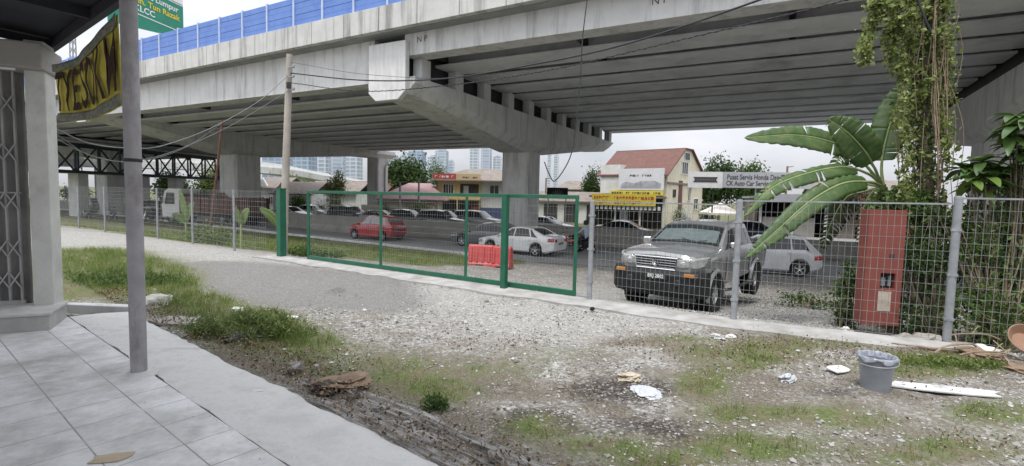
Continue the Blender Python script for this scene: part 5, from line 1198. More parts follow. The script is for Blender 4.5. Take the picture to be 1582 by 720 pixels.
# white gabled houses behind the utility pole
for i, (u, y, rt_, wm, lb, w_) in enumerate(((436, 66, roof_grey, whitew, 'white gabled house with grey brown roof just right of the utility pole', 5.5), (486, 70, roof_grey, whitew, 'white walled house with brown roof behind the left end of the gate', 7.5), (545, 76, roof_red, cream, 'house with dull red roof behind the light green tree', 6.5), (410, 74, roof_grey, whitew, 'pale house half hidden left of the utility pole', 4))):
    q = onroad(u, y); h = Bld('house', lb, 'house', (q.x - 1.2, q.y, ROAD_Z), (.98, -.2)); hw_ = 2.7 + .25 * i
    h.part('wall', wm, 0, w_, 0, 6, 0, hw_)
    m = MB(); m.extr([h.P(0, 0, hw_), h.P(w_ * .45, 0, hw_), h.P(w_ * .22, 0, hw_ + 1.4)], h.b * .3); m.obj('gable_wall', whitew, h.t)
    h.gable('roof', rt_, 0, w_, 0, 6, hw_, 1.45); h.window(w_ * .5, w_ * .7, 1.1, 2.1, 0); h.window(w_ * .15, w_ * .3, 1.1, 2.1, 0)
# repair yard on the right
r0 = onroad(1172, 46); ry = Bld('repair_shed', 'wide dark open repair shed with low grey roof behind the banana leaves', 'shed', (r0.x, r0.y, ROAD_Z), (.96, -.28))
ry.part('roof', mat('grey sheet roof', (.30, .31, .32), (.38, .39, .4), 2, .6, c3=(.2, .17, .15), sc3=.7, amt3=.5), -.4, 11, -.8, 7, 3.35, 3.55); ry.part('fascia', greyboard, -.4, 11, -.95, -.8, 3.1, 3.75)
ry.part('back_wall', darkin, 0, 10.5, 6.4, 6.8, 0, 3.3); ry.part('side_wall', roof_grey, -.2, 0, 0, 6.4, 0, 3.3); ry.part('side_wall', roof_grey, 10.5, 10.7, 0, 6.4, 0, 3.3)
for a in (0.1, 2.7, 5.3, 7.9, 10.4): ry.part('column', conc, a, a + .2, -.3, -.1, 0, 3.3)
ry.part('half_wall', conc_wall, .4, 4.6, -.2, -.05, 0, 1.7); ry.part('shutter', roof_grey, 5.6, 7.8, .1, .2, 0, 2.6); ry.part('red_eave', redsign, 6.6, 9.5, -1.1, -.96, 3.5, 3.75)
bs = onroad(1360, 52); br_ = Bld('brick_house', 'reddish house behind the banana plant near the red pillar', 'house', (bs.x - 6, bs.y, ROAD_Z), (.95, -.3)); br_.part('wall', mat('brick wall', (.2, .09, .06), (.28, .13, .09), 5, .9), 0, 9, 0, 6, 0, 4.2); br_.gable('roof', roof_grey, 0, 9, 0, 6, 4.2, 1.2); br_.window(1.5, 2.7, 2.4, 3.4); br_.part('dish_mount', whitew, 3.5, 3.9, -.4, 0, 4.6, 5.2)
# pyramid tent
tq = onroad(1114, 50); tt_ = thing('canopy_tent', 'white pyramid canopy tent under the grey service sign', 'tent', tuple(tq))
m = MB(); w = 1.5; m.add([(-w, -w, 1.85), (w, -w, 1.85), (w, w, 1.85), (-w, w, 1.85), (0, 0, 2.85), (-w, -w, 1.65), (w, -w, 1.65), (w, w, 1.65), (-w, w, 1.65)], [(0, 1, 4), (1, 2, 4), (2, 3, 4), (3, 0, 4), (5, 6, 1, 0), (6, 7, 2, 1), (7, 8, 3, 2), (8, 5, 0, 3)]); m.obj('canopy', mat('tent cloth', (.66, .61, .54), (.72, .68, .62), 3, .8), tt_)
for x in (-w, w):
    for y in (-w, w):
        m = MB(); m.tube([(x * .97, y * .97, 0), (x * .97, y * .97, 1.8)], .03, 6); m.obj('leg', galv, tt_)
# grey service sign
sa, sb_ = D(1063, 281, 49), D(1258, 281, 46); sgn = thing('shop_sign', 'long grey signboard for a car service on posts, white panel at its left', 'sign', (sa.x, sa.y, ROAD_Z))
so2 = Vector((sa.x, sa.y, ROAD_Z)); rr_ = unit(Vector((sb_.x - sa.x, sb_.y - sa.y, 0))); SL = Vector((sb_.x - sa.x, sb_.y - sa.y, 0)).length; nf2 = Vector((rr_.y, -rr_.x, 0))
zs0, zs1 = 4.28, 5.75
m = MB(); m.extr([rr_ * 3.1 + Vector((0, 0, zs0)), rr_ * SL + Vector((0, 0, zs0)), rr_ * SL + Vector((0, 0, zs1)), rr_ * 3.1 + Vector((0, 0, zs1))], -nf2 * .15); m.obj('panel', greyboard, sgn)
m = MB(); m.extr([Vector((0, 0, zs0 - .05)), rr_ * 3.08 + Vector((0, 0, zs0 - .05)), rr_ * 3.08 + Vector((0, 0, zs1)), Vector((0, 0, zs1))], -nf2 * .15); pw = m.obj('white_panel', white_p, sgn)
m = MB(); zc_ = (zs0 + zs1) / 2
m.extr([rr_ * a + nf2 * .004 + Vector((0, 0, zc_ + z)) for a, z in ((.45, -.26), (2.65, -.26), (2.5, 0), (2.65, .24), (.45, .24), (.62, 0))], nf2 * .02); rb_ = m.obj('ribbon_emblem', ink, pw)
m = MB()
for k in range(12): m.bar(rr_ * (.8 + .14 * k) + nf2 * .03 + Vector((0, 0, zc_ - .1)), rr_ * (.8 + .14 * k) + nf2 * .03 + Vector((0, 0, zc_ + .06)), .05, .01)
m.obj('lettering', greyboard, rb_)
lettering('Pusat Servis Honda Dan Toyota', .66, rr_ * 6.4 + nf2 * .01 + Vector((0, 0, zs0 + .98)), rr_, (0, 0, 1), ink, sgn, width=5.9, bold=.012)
lettering('CK Auto Car Service', .6, rr_ * 5.3 + nf2 * .01 + Vector((0, 0, zs0 + .4)), rr_, (0, 0, 1), ink, sgn, width=3.8, bold=.012)
for a, mm_ in ((.35, white_p), (2.3, blackpl), (6.0, galv), (SL - .4, galv)):
    m = MB(); m.tube([rr_ * a - nf2 * .22, rr_ * a - nf2 * .22 + Vector((0, 0, zs1 - .1))], .07, 8); m.obj('post', mm_, sgn, smooth=True)
for u, y, h, lb in ((1214, 48, 6.4, 'dark wooden pole rising behind the grey service sign'), (843, 62, 5.3, 'slim dark pole right of the middle pier'), (618, 52, 4.2, 'slim pale lamp post in front of the big round tree'), (647, 54, 4.6, 'slim pale lamp post right of the big round tree')):
    q = onroad(u, y); pl = thing('lamp_post' if 'lamp' in lb else 'wooden_pole', lb, 'pole', tuple(q)); m = MB(); m.tube([(0, 0, 0), (0, 0, h)], [.13, .09], 10); m.obj('pole', galv if 'pale' in lb else wood, pl, smooth=True)
    m = MB(); m.bar((0, 0, h - .1), (.5, -.1, h), .06); m.box((.55, -.1, h), (.3, .12, .07)) if 'lamp' in lb else None; m.obj('arm', galv if 'pale' in lb else wood, pl)

# ------------------------------------------------------------------ far towers and the elevated railway
def tower_mat(name, c_wall, c_glass, bw, bh_):
    m = bpy.data.materials.new(name); m.use_nodes = True; n = m.node_tree.nodes; l = m.node_tree.links.new; b = n['Principled BSDF']; b.inputs['Roughness'].default_value = .45
    tcn = n.new('ShaderNodeTexCoord'); sx = n.new('ShaderNodeSeparateXYZ'); l(tcn.outputs['Object'], sx.inputs['Vector']); ad = n.new('ShaderNodeMath'); ad.operation = 'ADD'; l(sx.outputs['X'], ad.inputs[0]); l(sx.outputs['Y'], ad.inputs[1])
    cb = n.new('ShaderNodeCombineXYZ'); l(ad.outputs[0], cb.inputs['X']); l(sx.outputs['Z'], cb.inputs['Y'])
    t = n.new('ShaderNodeTexBrick'); t.offset = 0; t.inputs['Scale'].default_value = 1; t.inputs['Brick Width'].default_value = bw; t.inputs['Row Height'].default_value = bh_; t.inputs['Mortar Size'].default_value = .55; t.inputs['Mortar Smooth'].default_value = .1
    t.inputs['Color1'].default_value = (*c_glass, 1); t.inputs['Color2'].default_value = (*[x * 1.25 for x in c_glass], 1); t.inputs['Mortar'].default_value = (*c_wall, 1)
    l(cb.outputs['Vector'], t.inputs['Vector']); l(t.outputs['Color'], b.inputs['Base Color']); return m
tw_pale = tower_mat('hazed pale tower facade', (.52, .55, .58), (.26, .31, .37), 6, 3.4); tw_blue = tower_mat('hazed blue glass tower facade', (.33, .39, .47), (.18, .24, .32), 5, 3.4); tw_grey = tower_mat('hazed grey tower facade', (.44, .48, .53), (.28, .33, .40), 9, 3.4)  # colours paled and greyed to paint distance haze into the facades
for i, (u0, u1, v, y, mm_, lb) in enumerate(((398, 446, 238, 420, tw_blue, 'low dark blue glass tower left of the utility pole'), (450, 482, 238, 400, tw_blue, 'blue glass tower just right of the utility pole'), (484, 506, 226, 430, tw_pale, 'pale slab tower right of the blue glass tower'), (508, 531, 226, 470, tw_grey, 'grey tower between pale slab and dotted tower'), (533, 556, 232, 450, tw_pale, 'pale dotted tower left of the slim pier column'),
      (594, 612, 240, 520, tw_grey, 'grey tower right behind the slim pier column'), (617, 632, 240, 600, tw_pale, 'shorter pale tower above the big round tree, left of its pair'), (630, 656, 234, 560, tw_blue, 'bluish tower above the big round tree'), (660, 674, 243, 600, tw_pale, 'stepped pale tower, lower left block of the cluster over the shophouse'), (672, 692, 233, 580, tw_grey, 'grey tower over the red signboard of the shophouse'), (690, 702, 250, 610, tw_pale, 'low pale block right of the grey tower over the shophouse'),
      (725, 741, 226, 600, tw_pale, 'tall pale tower left of the middle pier, left one of the close pair'), (743, 760, 226, 640, tw_grey, 'tall grey tower left of the middle pier, right one of the close pair'), (761, 776, 243, 650, tw_pale, 'pale tower touching the left edge of the middle pier'), (846, 853, 238, 700, tw_pale, 'very slim pale tower right of the middle pier, left of two'), (856, 864, 240, 720, tw_pale, 'very slim pale tower right of the middle pier, right of two'))):
    A_, B_ = D(u0, v, y), D(u1, v, y); w = (B_ - A_).length; t = thing('tower_block', lb, 'tower', ((A_.x + B_.x) / 2, y + w * .4, ROAD_Z), random.uniform(-.25, .25))
    h = max(A_.z, B_.z) - ROAD_Z; ww = w * .86
    m = MB(); m.box((0, 0, h / 2), (ww, ww * .8, h)); m.obj('facade', mm_, t)
    m = MB(); m.box((ww * .1, 0, h + 1.2), (ww * .5, ww * .4, 2.4)); m.box((-ww * .2, 0, h + .6), (ww * .3, ww * .3, 1.2)); m.obj('roof_plant', tw_grey, t)
va, vb, vc = D(380, 246, 105), D(500, 268, 135), D(600, 284, 190)
vi = thing('railway_viaduct', 'long pale elevated railway viaduct behind the houses left of the gate', 'viaduct', (va.x, va.y, ROAD_Z)); vo_ = Vector((va.x, va.y, ROAD_Z))
vz = [D(395, 262, 105).z - ROAD_Z, D(500, 277, 135).z - ROAD_Z, D(600, 290, 190).z - ROAD_Z]
pl_ = spline([Vector((va.x - 40, va.y - 12, ROAD_Z + vz[0])), Vector((va.x, va.y, ROAD_Z + vz[0])), Vector((vb.x, vb.y, ROAD_Z + vz[1])), Vector((vc.x, vc.y, ROAD_Z + vz[2])), Vector((vc.x + 40, vc.y + 40, ROAD_Z + vz[2]))], 8)
m = MB()
for p, q in zip(pl_[:-1], pl_[1:]): m.bar(p - vo_, q - vo_, 5, 1.3)
m.obj('deck', conc_pale, vi); m = MB()
for p, q in zip(pl_[:-1], pl_[1:]): m.bar(p - vo_ + Vector((0, -2.4, 1.2)), q - vo_ + Vector((0, -2.4, 1.2)), .3, 1.1)
m.obj('parapet', white_p, vi)
for k in range(3, len(pl_), 4):
    p = pl_[k] - vo_; m = MB(); m.tube([Vector((p.x, p.y, -.2)), p], .8, 12); m.obj('column', conc_pale, vi)

# ------------------------------------------------------------------ trees and shrubs
def rand_quads(C, size, aspect=.55, up=0.0, fold=True):
    """leaf-shaped faces (two triangles folded on the midrib) at centres C"""
    n = len(C); C = np.asarray(C); d = rng.normal(size=(n, 3)); d[:, 2] -= up; d /= np.linalg.norm(d, axis=1, keepdims=True)
    r = rng.normal(size=(n, 3)); s = np.cross(d, r); s /= np.linalg.norm(s, axis=1, keepdims=True) + 1e-9; nn = np.cross(s, d)
    L_ = (size * rng.uniform(.6, 1.3, n))[:, None]; w = L_ * aspect
    a = C - d * L_ * .5; b_ = C + d * L_ * .5; m1 = C + s * w * .5 + nn * L_ * .10; m2 = C - s * w * .5 + nn * L_ * .10
    V = np.stack([a, m1, b_, m2], 1).reshape(-1, 3); F = np.arange(n * 4).reshape(n, 4); return V, F
def cluster_pts(lobes, n, clumps=40, spread=.22, shell=.55):
    w = np.array([l[3] * l[4] * l[5] for l in lobes]) ** .7; w /= w.sum(); P = []
    for l_, ww in zip(lobes, w):
        k = max(3, int(clumps * ww)); cc = rng.normal(size=(k, 3)); cc /= np.linalg.norm(cc, axis=1, keepdims=True); cc *= (shell + (1 - shell) * rng.random((k, 1)) ** .7)
        m_ = max(8, int(n * ww)); ci = rng.integers(0, k, m_); q = cc[ci] + rng.normal(size=(m_, 3)) * spread
        P.append(q * np.array(l_[3:6]) + np.array(l_[0:3]))
    return np.concatenate(P)
leaf_dark = island_mat('dark green leaves', [(.022, .05, .014), (.045, .085, .022), (.08, .12, .035)], .55, .25)
leaf_mid = island_mat('mid green leaves', [(.04, .08, .02), (.075, .13, .03), (.12, .17, .05)], .5, .3)
leaf_light = island_mat('light green leaves', [(.08, .12, .03), (.14, .19, .05), (.22, .26, .08)], .5, .3)
leaf_vine = island_mat('yellow green creeper leaves', [(.05, .08, .02), (.13, .175, .045), (.24, .29, .085), (.40, .42, .19)], .5, .35)
bark = mat('bark', (.10, .08, .06), (.18, .15, .11), 6, .9, bump=.4, bscale=25)
drystem = mat('dry creeper stems', (.20, .15, .10), (.33, .26, .18), 9, .9)
def tree(name, label, loc, lobes, nleaf, lsize, lm, trunk_h, tr=.2, clumps=60, group=None, cat='tree', limbs=5):
    t = thing(name, label, cat, tuple(loc), 0, group)
    P = cluster_pts(lobes, nleaf, clumps, .27, .35); V, F = rand_quads(P, lsize); fast_obj('crown', V, F, lm, t)
    m = MB(); m.tube([(0, 0, -.1), (.1, 0, trunk_h * .6), (0, .1, trunk_h)], [tr, tr * .75, tr * .5], 8)
    for k in range(limbs):
        l_ = lobes[k % len(lobes)]; e = Vector(l_[:3]) + Vector((random.uniform(-.6, .6) * l_[3], random.uniform(-.6, .6) * l_[4], random.uniform(0, .5) * l_[5])); s0 = Vector((0, .05, trunk_h * .75)); m.tube([s0, s0.lerp(e, .5) + Vector((0, 0, .3)), e], [tr * .45, tr * .3, tr * .12], 6)
    m.obj('trunk', bark, t, smooth=True); return t
def dome(u, v, y): p = D(u, v, y); return p.z - ROAD_Z
def bgtree(label, u, v, y, wpx, lm, n=1500, low=.25, name='tree', ls=None, nl=6):
    h = dome(u, v, y); w = wpx * y / FPX / 2; q = onroad(u, y); lobes = []
    for k in range(nl):
        a = random.uniform(-1, 1); lobes.append((a * w * .55, random.uniform(-.4, .4) * w, h * (low + (1 - low) * random.uniform(.35, .72)), w * .5, w * .5, h * (1 - low) * .32))
    lobes.append((0, 0, h * (.5 + low * .5), w * .78, w * .7, h * (1 - low) * .5))
    tree(name, label, q, lobes, int(n * 1.8), ls or w * .15, lm, h * .55, .05 * w + .08, 170)
bgtree('big dark round tree behind the pink roofed bungalow', 630, 247, 78, 66, leaf_dark, 4200, .3)
bgtree('smaller green tree right of the big round tree', 676, 251, 85, 34, leaf_mid, 1800, .3)
bgtree('light yellow green tree with loose crown behind the gate', 520, 264, 60, 36, leaf_light, 1500, .25)
bgtree('dark narrow conical tree between the houses left of the gate', 479, 262, 82, 11, leaf_dark, 600, .1, nl=3)
bgtree('round dark tree left of the gabled house', 917, 264, 72, 42, leaf_dark, 2400, .2)
bgtree('wide dark tree behind the grey service sign, left half', 1112, 249, 72, 66, leaf_dark, 3600, .2)
bgtree('paler tree behind the grey service sign, right half', 1160, 254, 76, 60, leaf_mid, 2800, .2)
bgtree('green tree behind the truss footbridge right of the awning post', 268, 268, 80, 60, leaf_mid, 2200, .1)
bgtree('light green tree filling the end of the truss footbridge', 322, 258, 84, 50, leaf_light, 2000, .1)
bgtree('tree seen under the left portal beyond the far fence', 118, 288, 90, 44, leaf_dark, 1600, .1)
bgtree('green tree above the white gabled houses', 452, 272, 88, 46, leaf_mid, 1600, .1)
for u, v, y, w_, lm, lb in ((517, 304, 56, 30, leaf_light, 'clipped round light green shrub behind the gate'), (458, 300, 60, 38, leaf_mid, 'green hedge right of the utility pole'), (648, 314, 54, 46, leaf_light, 'light green hedge in front of the pink roofed bungalow'), (596, 312, 54, 22, leaf_mid, 'small shrub at the slim pier column'), (494, 312, 57, 26, leaf_light, 'low shrub left of the round clipped shrub'), (1096, 318, 52, 30, leaf_dark, 'dark shrub below the canopy tent'), (1052, 320, 50, 24, leaf_mid, 'shrub at the foot of the gabled house')):
    bgtree(lb, u, v, y, w_, lm, 700, .0, 'shrub', nl=3)

# ------------------------------------------------------------------ banana plant behind the right fence
def leaf_mat(name, c1, c2, c3):
    m = mat(name, c1, c2, 3, .42, spec=.5, c3=c3, sc3=6, amt3=.7); n = m.node_tree.nodes; l = m.node_tree.links.new
    b = n['Principled BSDF']; tr = n.new('ShaderNodeBsdfTranslucent'); src = b.inputs['Base Color'].links[0].from_socket; l(src, tr.inputs['Color']); ms = n.new('ShaderNodeMixShader'); ms.inputs['Fac'].default_value = .3
    l(b.outputs['BSDF'], ms.inputs[1]); l(tr.outputs['BSDF'], ms.inputs[2]); l(ms.outputs['Shader'], n['Material Output'].inputs['Surface']); return m
ban_m = leaf_mat('banana leaf', (.055, .115, .032), (.115, .19, .06), (.2, .2, .09)); ban_x = leaf_mat('dead banana leaf', (.13, .09, .05), (.22, .16, .09), (.08, .055, .03)); ban_d = leaf_mat('old banana leaf', (.03, .06, .02), (.06, .09, .03), (.14, .11, .05)); rib_m = mat('banana midrib', (.2, .26, .10), (.28, .33, .15), 6, .5)
def banana_leaf(parent, off, px, width, nrm, m_=None, torn=.15, droop=.25, petiole=.22):
    """px: midrib (u, v, depth) from the stem outwards; nrm: direction the blade faces"""
    pts = spline([D(*q) for q in px], 16); n_ = len(pts); nrm = unit(nrm)
    k0 = int(n_ * petiole); m = MB(); m.tube([p - off for p in pts], [.03 - .024 * i / n_ for i in range(n_)], 6); rib = m.obj('leaf_stalk', rib_m, parent, smooth=True)
    for sg in (-1, 1):
        mb = MB(); rows = []
        gap = 0
        for i in range(k0, n_):
            f = (i - k0) / max(1, n_ - 1 - k0); t = (pts[min(i + 1, n_ - 1)] - pts[max(i - 1, 0)]).normalized(); s_ = t.cross(nrm).normalized() * sg
            w = width * (math.sin(math.pi * min(1, f * .93 + .07) ** .8) ** .6) * .5 * (1 + random.uniform(-.05, .05)); r_ = []
            up_ = s_.cross(t) * sg
            for j in range(5):
                g = j / 4; r_.append(pts[i] - off + s_ * w * g + up_ * (.06 * w * math.sin(math.pi * g)) - Vector((0, 0, droop * w * g * g)) + nrm * .012 * math.sin(i * 1.9 + j) * g)
            rows.append(r_)
            if random.random() < torn and len(rows) > 2:
                mb.grid(rows, flip=sg > 0); q = [p.copy() for p in rows[-1]]
                sh = random.uniform(.02, .07); rows = [[q[0]] + [p - t * 0 + t * sh * (jj + 1) / 4 - Vector((0, 0, .04 * (jj + 1) / 4)) for jj, p in enumerate(q[1:])]]
        if len(rows) > 1: mb.grid(rows, flip=sg > 0)
        o = mb.obj('leaf_blade', m_ or ban_m, rib, smooth=True); s2 = o.modifiers.new('thickness', 'SOLIDIFY'); s2.thickness = .003
bb = D(1372, 440, 9.9); bb.z = float(gz(bb.x, bb.y)) - .05
bp_ = thing('banana_plant', 'banana plant with long drooping leaves between red pillar and pickup', 'banana plant', tuple(bb)); off = bb
st = D(1362, 285, 9.7)
m = MB(); m.tube([(0, 0, 0), (st - bb) * .5 + Vector((.03, 0, 0)), st - bb], [.13, .11, .07], 12); m.obj('stem', mat('banana stem', (.12, .12, .05), (.22, .2, .1), 5, .7, c3=(.1, .06, .03), sc3=4, amt3=.7), bp_, smooth=True)
banana_leaf(bp_, off, [(1362, 285, 9.7), (1330, 248, 9.6), (1290, 222, 9.5), (1230, 209, 9.4), (1150, 213, 9.2)], .50, (0, -1, .45), torn=.03, droop=.1, petiole=.38)
banana_leaf(bp_, off, [(1362, 285, 9.7), (1352, 262, 9.5), (1338, 236, 9.3), (1310, 205, 9.15), (1279, 183, 9.1)], .62, (-.35, -1, -.1), torn=.06, droop=.0, petiole=.36)
banana_leaf(bp_, off, [(1364, 285, 9.7), (1362, 255, 9.8), (1369, 215, 9.9), (1386, 160, 10.0), (1408, 118, 10.0)], .62, (-.75, -.75, .2), torn=.14, droop=.0, petiole=.3)
banana_leaf(bp_, off, [(1362, 285, 9.7), (1340, 268, 9.6), (1300, 258, 9.4), (1240, 270, 9.2), (1190, 292, 9.0), (1150, 334, 8.95)], .34, (0, -.8, .7), torn=.10, droop=.35, petiole=.30)
banana_leaf(bp_, off, [(1362, 287, 9.7), (1340, 281, 9.4), (1300, 284, 9.2), (1250, 312, 9.0), (1200, 356, 8.9), (1152, 398, 8.85)], .42, (-.2, -1, .35), torn=.05, droop=.2, petiole=.22)
banana_leaf(bp_, off, [(1360, 290, 9.7), (1335, 296, 9.8), (1308, 305, 9.9), (1286, 340, 9.95), (1270, 385, 10.0)], .45, (-.3, -1, .2), ban_d, torn=.4, droop=.5, petiole=.2)
banana_leaf(bp_, off, [(1360, 285, 9.7), (1348, 255, 9.9), (1320, 238, 10.1), (1295, 246, 10.2), (1283, 285, 10.2)], .30, (-.5, -.8, .2), torn=.35, droop=.4, petiole=.35)

young_leaf = leaf_mat("young banana leaf", (.14, .22, .06), (.2, .29, .09), (.26, .3, .12))
for dpx in ([(1362, 290, 9.7), (1345, 300, 9.6), (1332, 330, 9.55), (1328, 380, 9.5)], [(1364, 292, 9.7), (1378, 300, 9.6), (1388, 330, 9.55), (1392, 365, 9.5)], [(1358, 288, 9.7), (1330, 285, 9.9), (1305, 300, 10), (1296, 345, 10)]):
    banana_leaf(bp_, off, dpx, .26, (-.3, -1, .2), ban_x, torn=.45, droop=.5, petiole=.25)
# small banana plants beyond the left fence
for lb, u, v, y, lv in (('young banana plant with two upright pale leaves beside the leaning pole', 287, 352, 20.5, [[(287, 345), (284, 320), (277, 290)], [(287, 345), (292, 325), (300, 312)], [(286, 346), (275, 335), (266, 330)]]), ('young banana plant with two fat leaves left of the thick green post', 372, 348, 19.0, [[(372, 348), (368, 335), (363, 318)], [(373, 348), (378, 332), (385, 322)]]), ('young banana plant with one broad leaf touching the thick green post', 430, 352, 17.6, [[(432, 352), (420, 335), (401, 321)], [(434, 352), (440, 345), (444, 352)]])):
    q = D(u, v, y); q.z = float(gz(q.x, q.y)); t = thing('young_banana_plant', lb, 'banana plant', tuple(q), 0, 'young banana plants by the left fence')
    m = MB(); top = D(u, v - 12, y); m.tube([(0, 0, -.05), top - q], [.05, .03], 8); m.obj('stem', rib_m, t)
    for l_ in lv: banana_leaf(t, q, [(a, b_, y - .1 * i) for i, (a, b_) in enumerate(l_)], .36, (-.3, -1, .1), young_leaf, torn=.0, droop=.0, petiole=.12)

# ------------------------------------------------------------------ creeper covered trunk
vb_ = D(1432, 470, 9.2); vb_.z = float(gz(vb_.x, vb_.y)); vt = thing('creeper_covered_tree', 'tall dead trunk smothered in yellow green creepers behind the fence, right of the red pillar', 'tree', tuple(vb_))
ax_ = [D(u, v, 9.2) - vb_ for u, v in ((1432, 470), (1432, 330), (1428, 200), (1432, 90), (1440, 0), (1445, -60))]
ax_[0] = Vector((0, 0, -.1))
m = MB(); m.tube(spline(ax_, 8), [.13 - .09 * i / 41 for i in range(41)], 10)
for (u, v, u2, v2) in ((1455, 60, 1462, -40), (1436, 110, 1470, -10), (1430, 150, 1380, 20)): m.tube([D(u, v, 9.2) - vb_, D((u + u2) / 2 - 6, (v + v2) / 2, 9.25) - vb_, D(u2, v2, 9.3) - vb_], [.04, .03, .02], 6)
m.obj('trunk', bark, vt, smooth=True)
def axp(f):
    k = f * (len(ax_) - 1); i = min(int(k), len(ax_) - 2); return ax_[i].lerp(ax_[i + 1], k - i)
m = MB()
for k in range(80):
    f0 = random.uniform(.35, 1); f1 = max(0.02, f0 - random.uniform(.2, .55)); a = random.uniform(0, 6.28); rad = random.uniform(.12, .42); o = Vector((math.cos(a), math.sin(a), 0)) * rad
    p0, p1 = axp(f0) + o * .5, axp(f1) + o; md = p0.lerp(p1, .5) + o * .35 + Vector((random.uniform(-.1, .1), random.uniform(-.1, .1), 0)); m.tube(spline([p0, md, p1], 5), random.uniform(.004, .010), 4, caps=False)
m.obj('creeper_stem', drystem, vt)
PV = []
for k in range(7000):
    f = random.random(); c_ = axp(f); a = random.uniform(0, 6.28); wob = .5 + .5 * math.sin(f * 23 + a * 2)
    rad = (.10 + .26 * random.random() ** .8 + .16 * wob) * (.75 + .5 * abs(f - .45)); q = c_ + Vector((math.cos(a) * rad, math.sin(a) * rad * .8, random.uniform(-.12, .12))); 
    if math.sin(q.x * 9 + q.z * 7) + math.sin(q.z * 13 - q.x * 5) > -.35 or random.random() < .22: PV.append(q)
for strand in ([(1400, -10), (1360, 20), (1345, 40), (1336, 70), (1338, 95)], [(1420, 20), (1380, 40), (1372, 70), (1390, 120)], [(1410, 40), (1400, 90), (1392, 150), (1385, 200)], [(1430, 0), (1395, 5), (1362, 2), (1345, 12)], [(1460, 40), (1466, 110), (1462, 180), (1468, 250)], [(1440, 120), (1405, 180), (1398, 260), (1400, 320)], [(1425, 10), (1400, 30), (1384, 62), (1394, 110)], [(1440, -10), (1410, -4), (1380, 24), (1384, 60)]):
    sp2 = spline([D(u, v, 8.9 + random.uniform(-.2, .3)) - vb_ for u, v in strand], 24); m = MB(); m.tube(sp2, .005, 4); m.obj('hanging_strand', drystem, vt)
    for p in sp2:
        for _ in range(8): PV.append(p + Vector((random.gauss(0, .06), random.gauss(0, .06), random.gauss(0, .05))))
PV = np.array([tuple(p) for p in PV]); big = rng.random(len(PV)) < .3
V, F = rand_quads(PV[~big], .056, .75, .35); fast_obj('creeper_foliage', V, F, leaf_vine, vt); V, F = rand_quads(PV[big], .10, .7, .5); fast_obj('creeper_foliage', V, F, leaf_vine, vt)
PD = []
for k in range(2500):
    f = random.random() * .9; a = random.uniform(0, 6.28); rad = random.uniform(.05, .26 + .35 * max(0, .3 - f)); q = axp(f) + Vector((math.cos(a) * rad, math.sin(a) * rad, random.uniform(-.1, .1))); PD.append(tuple(q))
V, F = rand_quads(np.array(PD), .09, .5, .6); fast_obj('inner_shade_foliage', V, F, leaf_dark, vt)  # darker leaves near the trunk put the creeper's inner shade into colour

# ------------------------------------------------------------------ shrubs behind the right fence
def shrub(label, loc, lobes, n, ls, lm, clumps=50, aspect=.45, name='shrub', twigs=14, up=.2):
    t = thing(name, label, 'shrub', tuple(loc)); P = cluster_pts(lobes, n, clumps, .2, .3); P = P[P[:, 2] > -.05]; V, F = rand_quads(P, ls, aspect, up); fast_obj('foliage', V, F, lm, t)
    m = MB()
    for k in range(twigs):
        l_ = random.choice(lobes); e = Vector((l_[0] + random.uniform(-.8, .8) * l_[3], l_[1] + random.uniform(-.8, .8) * l_[4], l_[2] + random.uniform(-.3, .8) * l_[5])); m.tube([(random.uniform(-.15, .15), random.uniform(-.15, .15), -.05), e * .5 + Vector((random.uniform(-.1, .1), 0, .1)), e], [.018, .012, .005], 5)
    m.obj('stem', drystem if lm is not leaf_dark else bark, t); return t
def gpt(u, v, y): p = D(u, v, y); return Vector((p.x, p.y, float(gz(p.x, p.y))))
shrub('tangled dark green undergrowth behind the fence, between red pillar and thick fence post', gpt(1445, 480, 8.5), [(-.1, 0, .5, .65, .4, .55), (.1, .15, 1.4, .6, .4, .55), (-.3, .1, 1.2, .4, .3, .5), (.1, .3, 2.1, .5, .3, .35)], 3400, .085, leaf_dark, 90, .5, 'shrub', 70)
shrub('dense green undergrowth behind the fence at the right edge', gpt(1545, 470, 8.1), [(-.25, 0, .55, .65, .45, .6), (.6, .1, .6, .8, .5, .65), (.1, .3, 1.45, .8, .45, .7), (.5, .4, 2.2, .6, .4, .55), (-.4, .5, 2.1, .45, .3, .4)], 5200, .095, leaf_mid, 110, .5, 'shrub', 90)
shrub('dark leafy shrub rising above the fence at far right edge', gpt(1600, 470, 9.0), [(0, 0, 1.0, .8, .6, 1.0), (-.5, 0, 1.8, .6, .4, .6), (.2, .2, 2.6, .7, .5, .7)], 4600, .15, leaf_dark, 60, .45, 'shrub', 30)
shrub('small green shrub at the foot of the red pillar, left side', gpt(1305, 470, 9.4), [(0, 0, .45, .26, .25, .5), (.05, 0, .9, .2, .2, .3)], 1100, .09, leaf_mid, 30)
shrub('light green creeper bush on top of the red pillar', gpt(1385, 470, 9.0), [(-.05, 0, 2.32, .5, .3, .30), (.22, -.25, 1.95, .2, .2, .3), (-.35, .1, 2.2, .3, .2, .25)], 1900, .095, leaf_mid, 40, .6)
shrub('green bush right of the pickup rear, low behind the fence', gpt(1250, 440, 12.5), [(0, 0, .2, .7, .5, .22)], 500, .1, leaf_mid, 20)
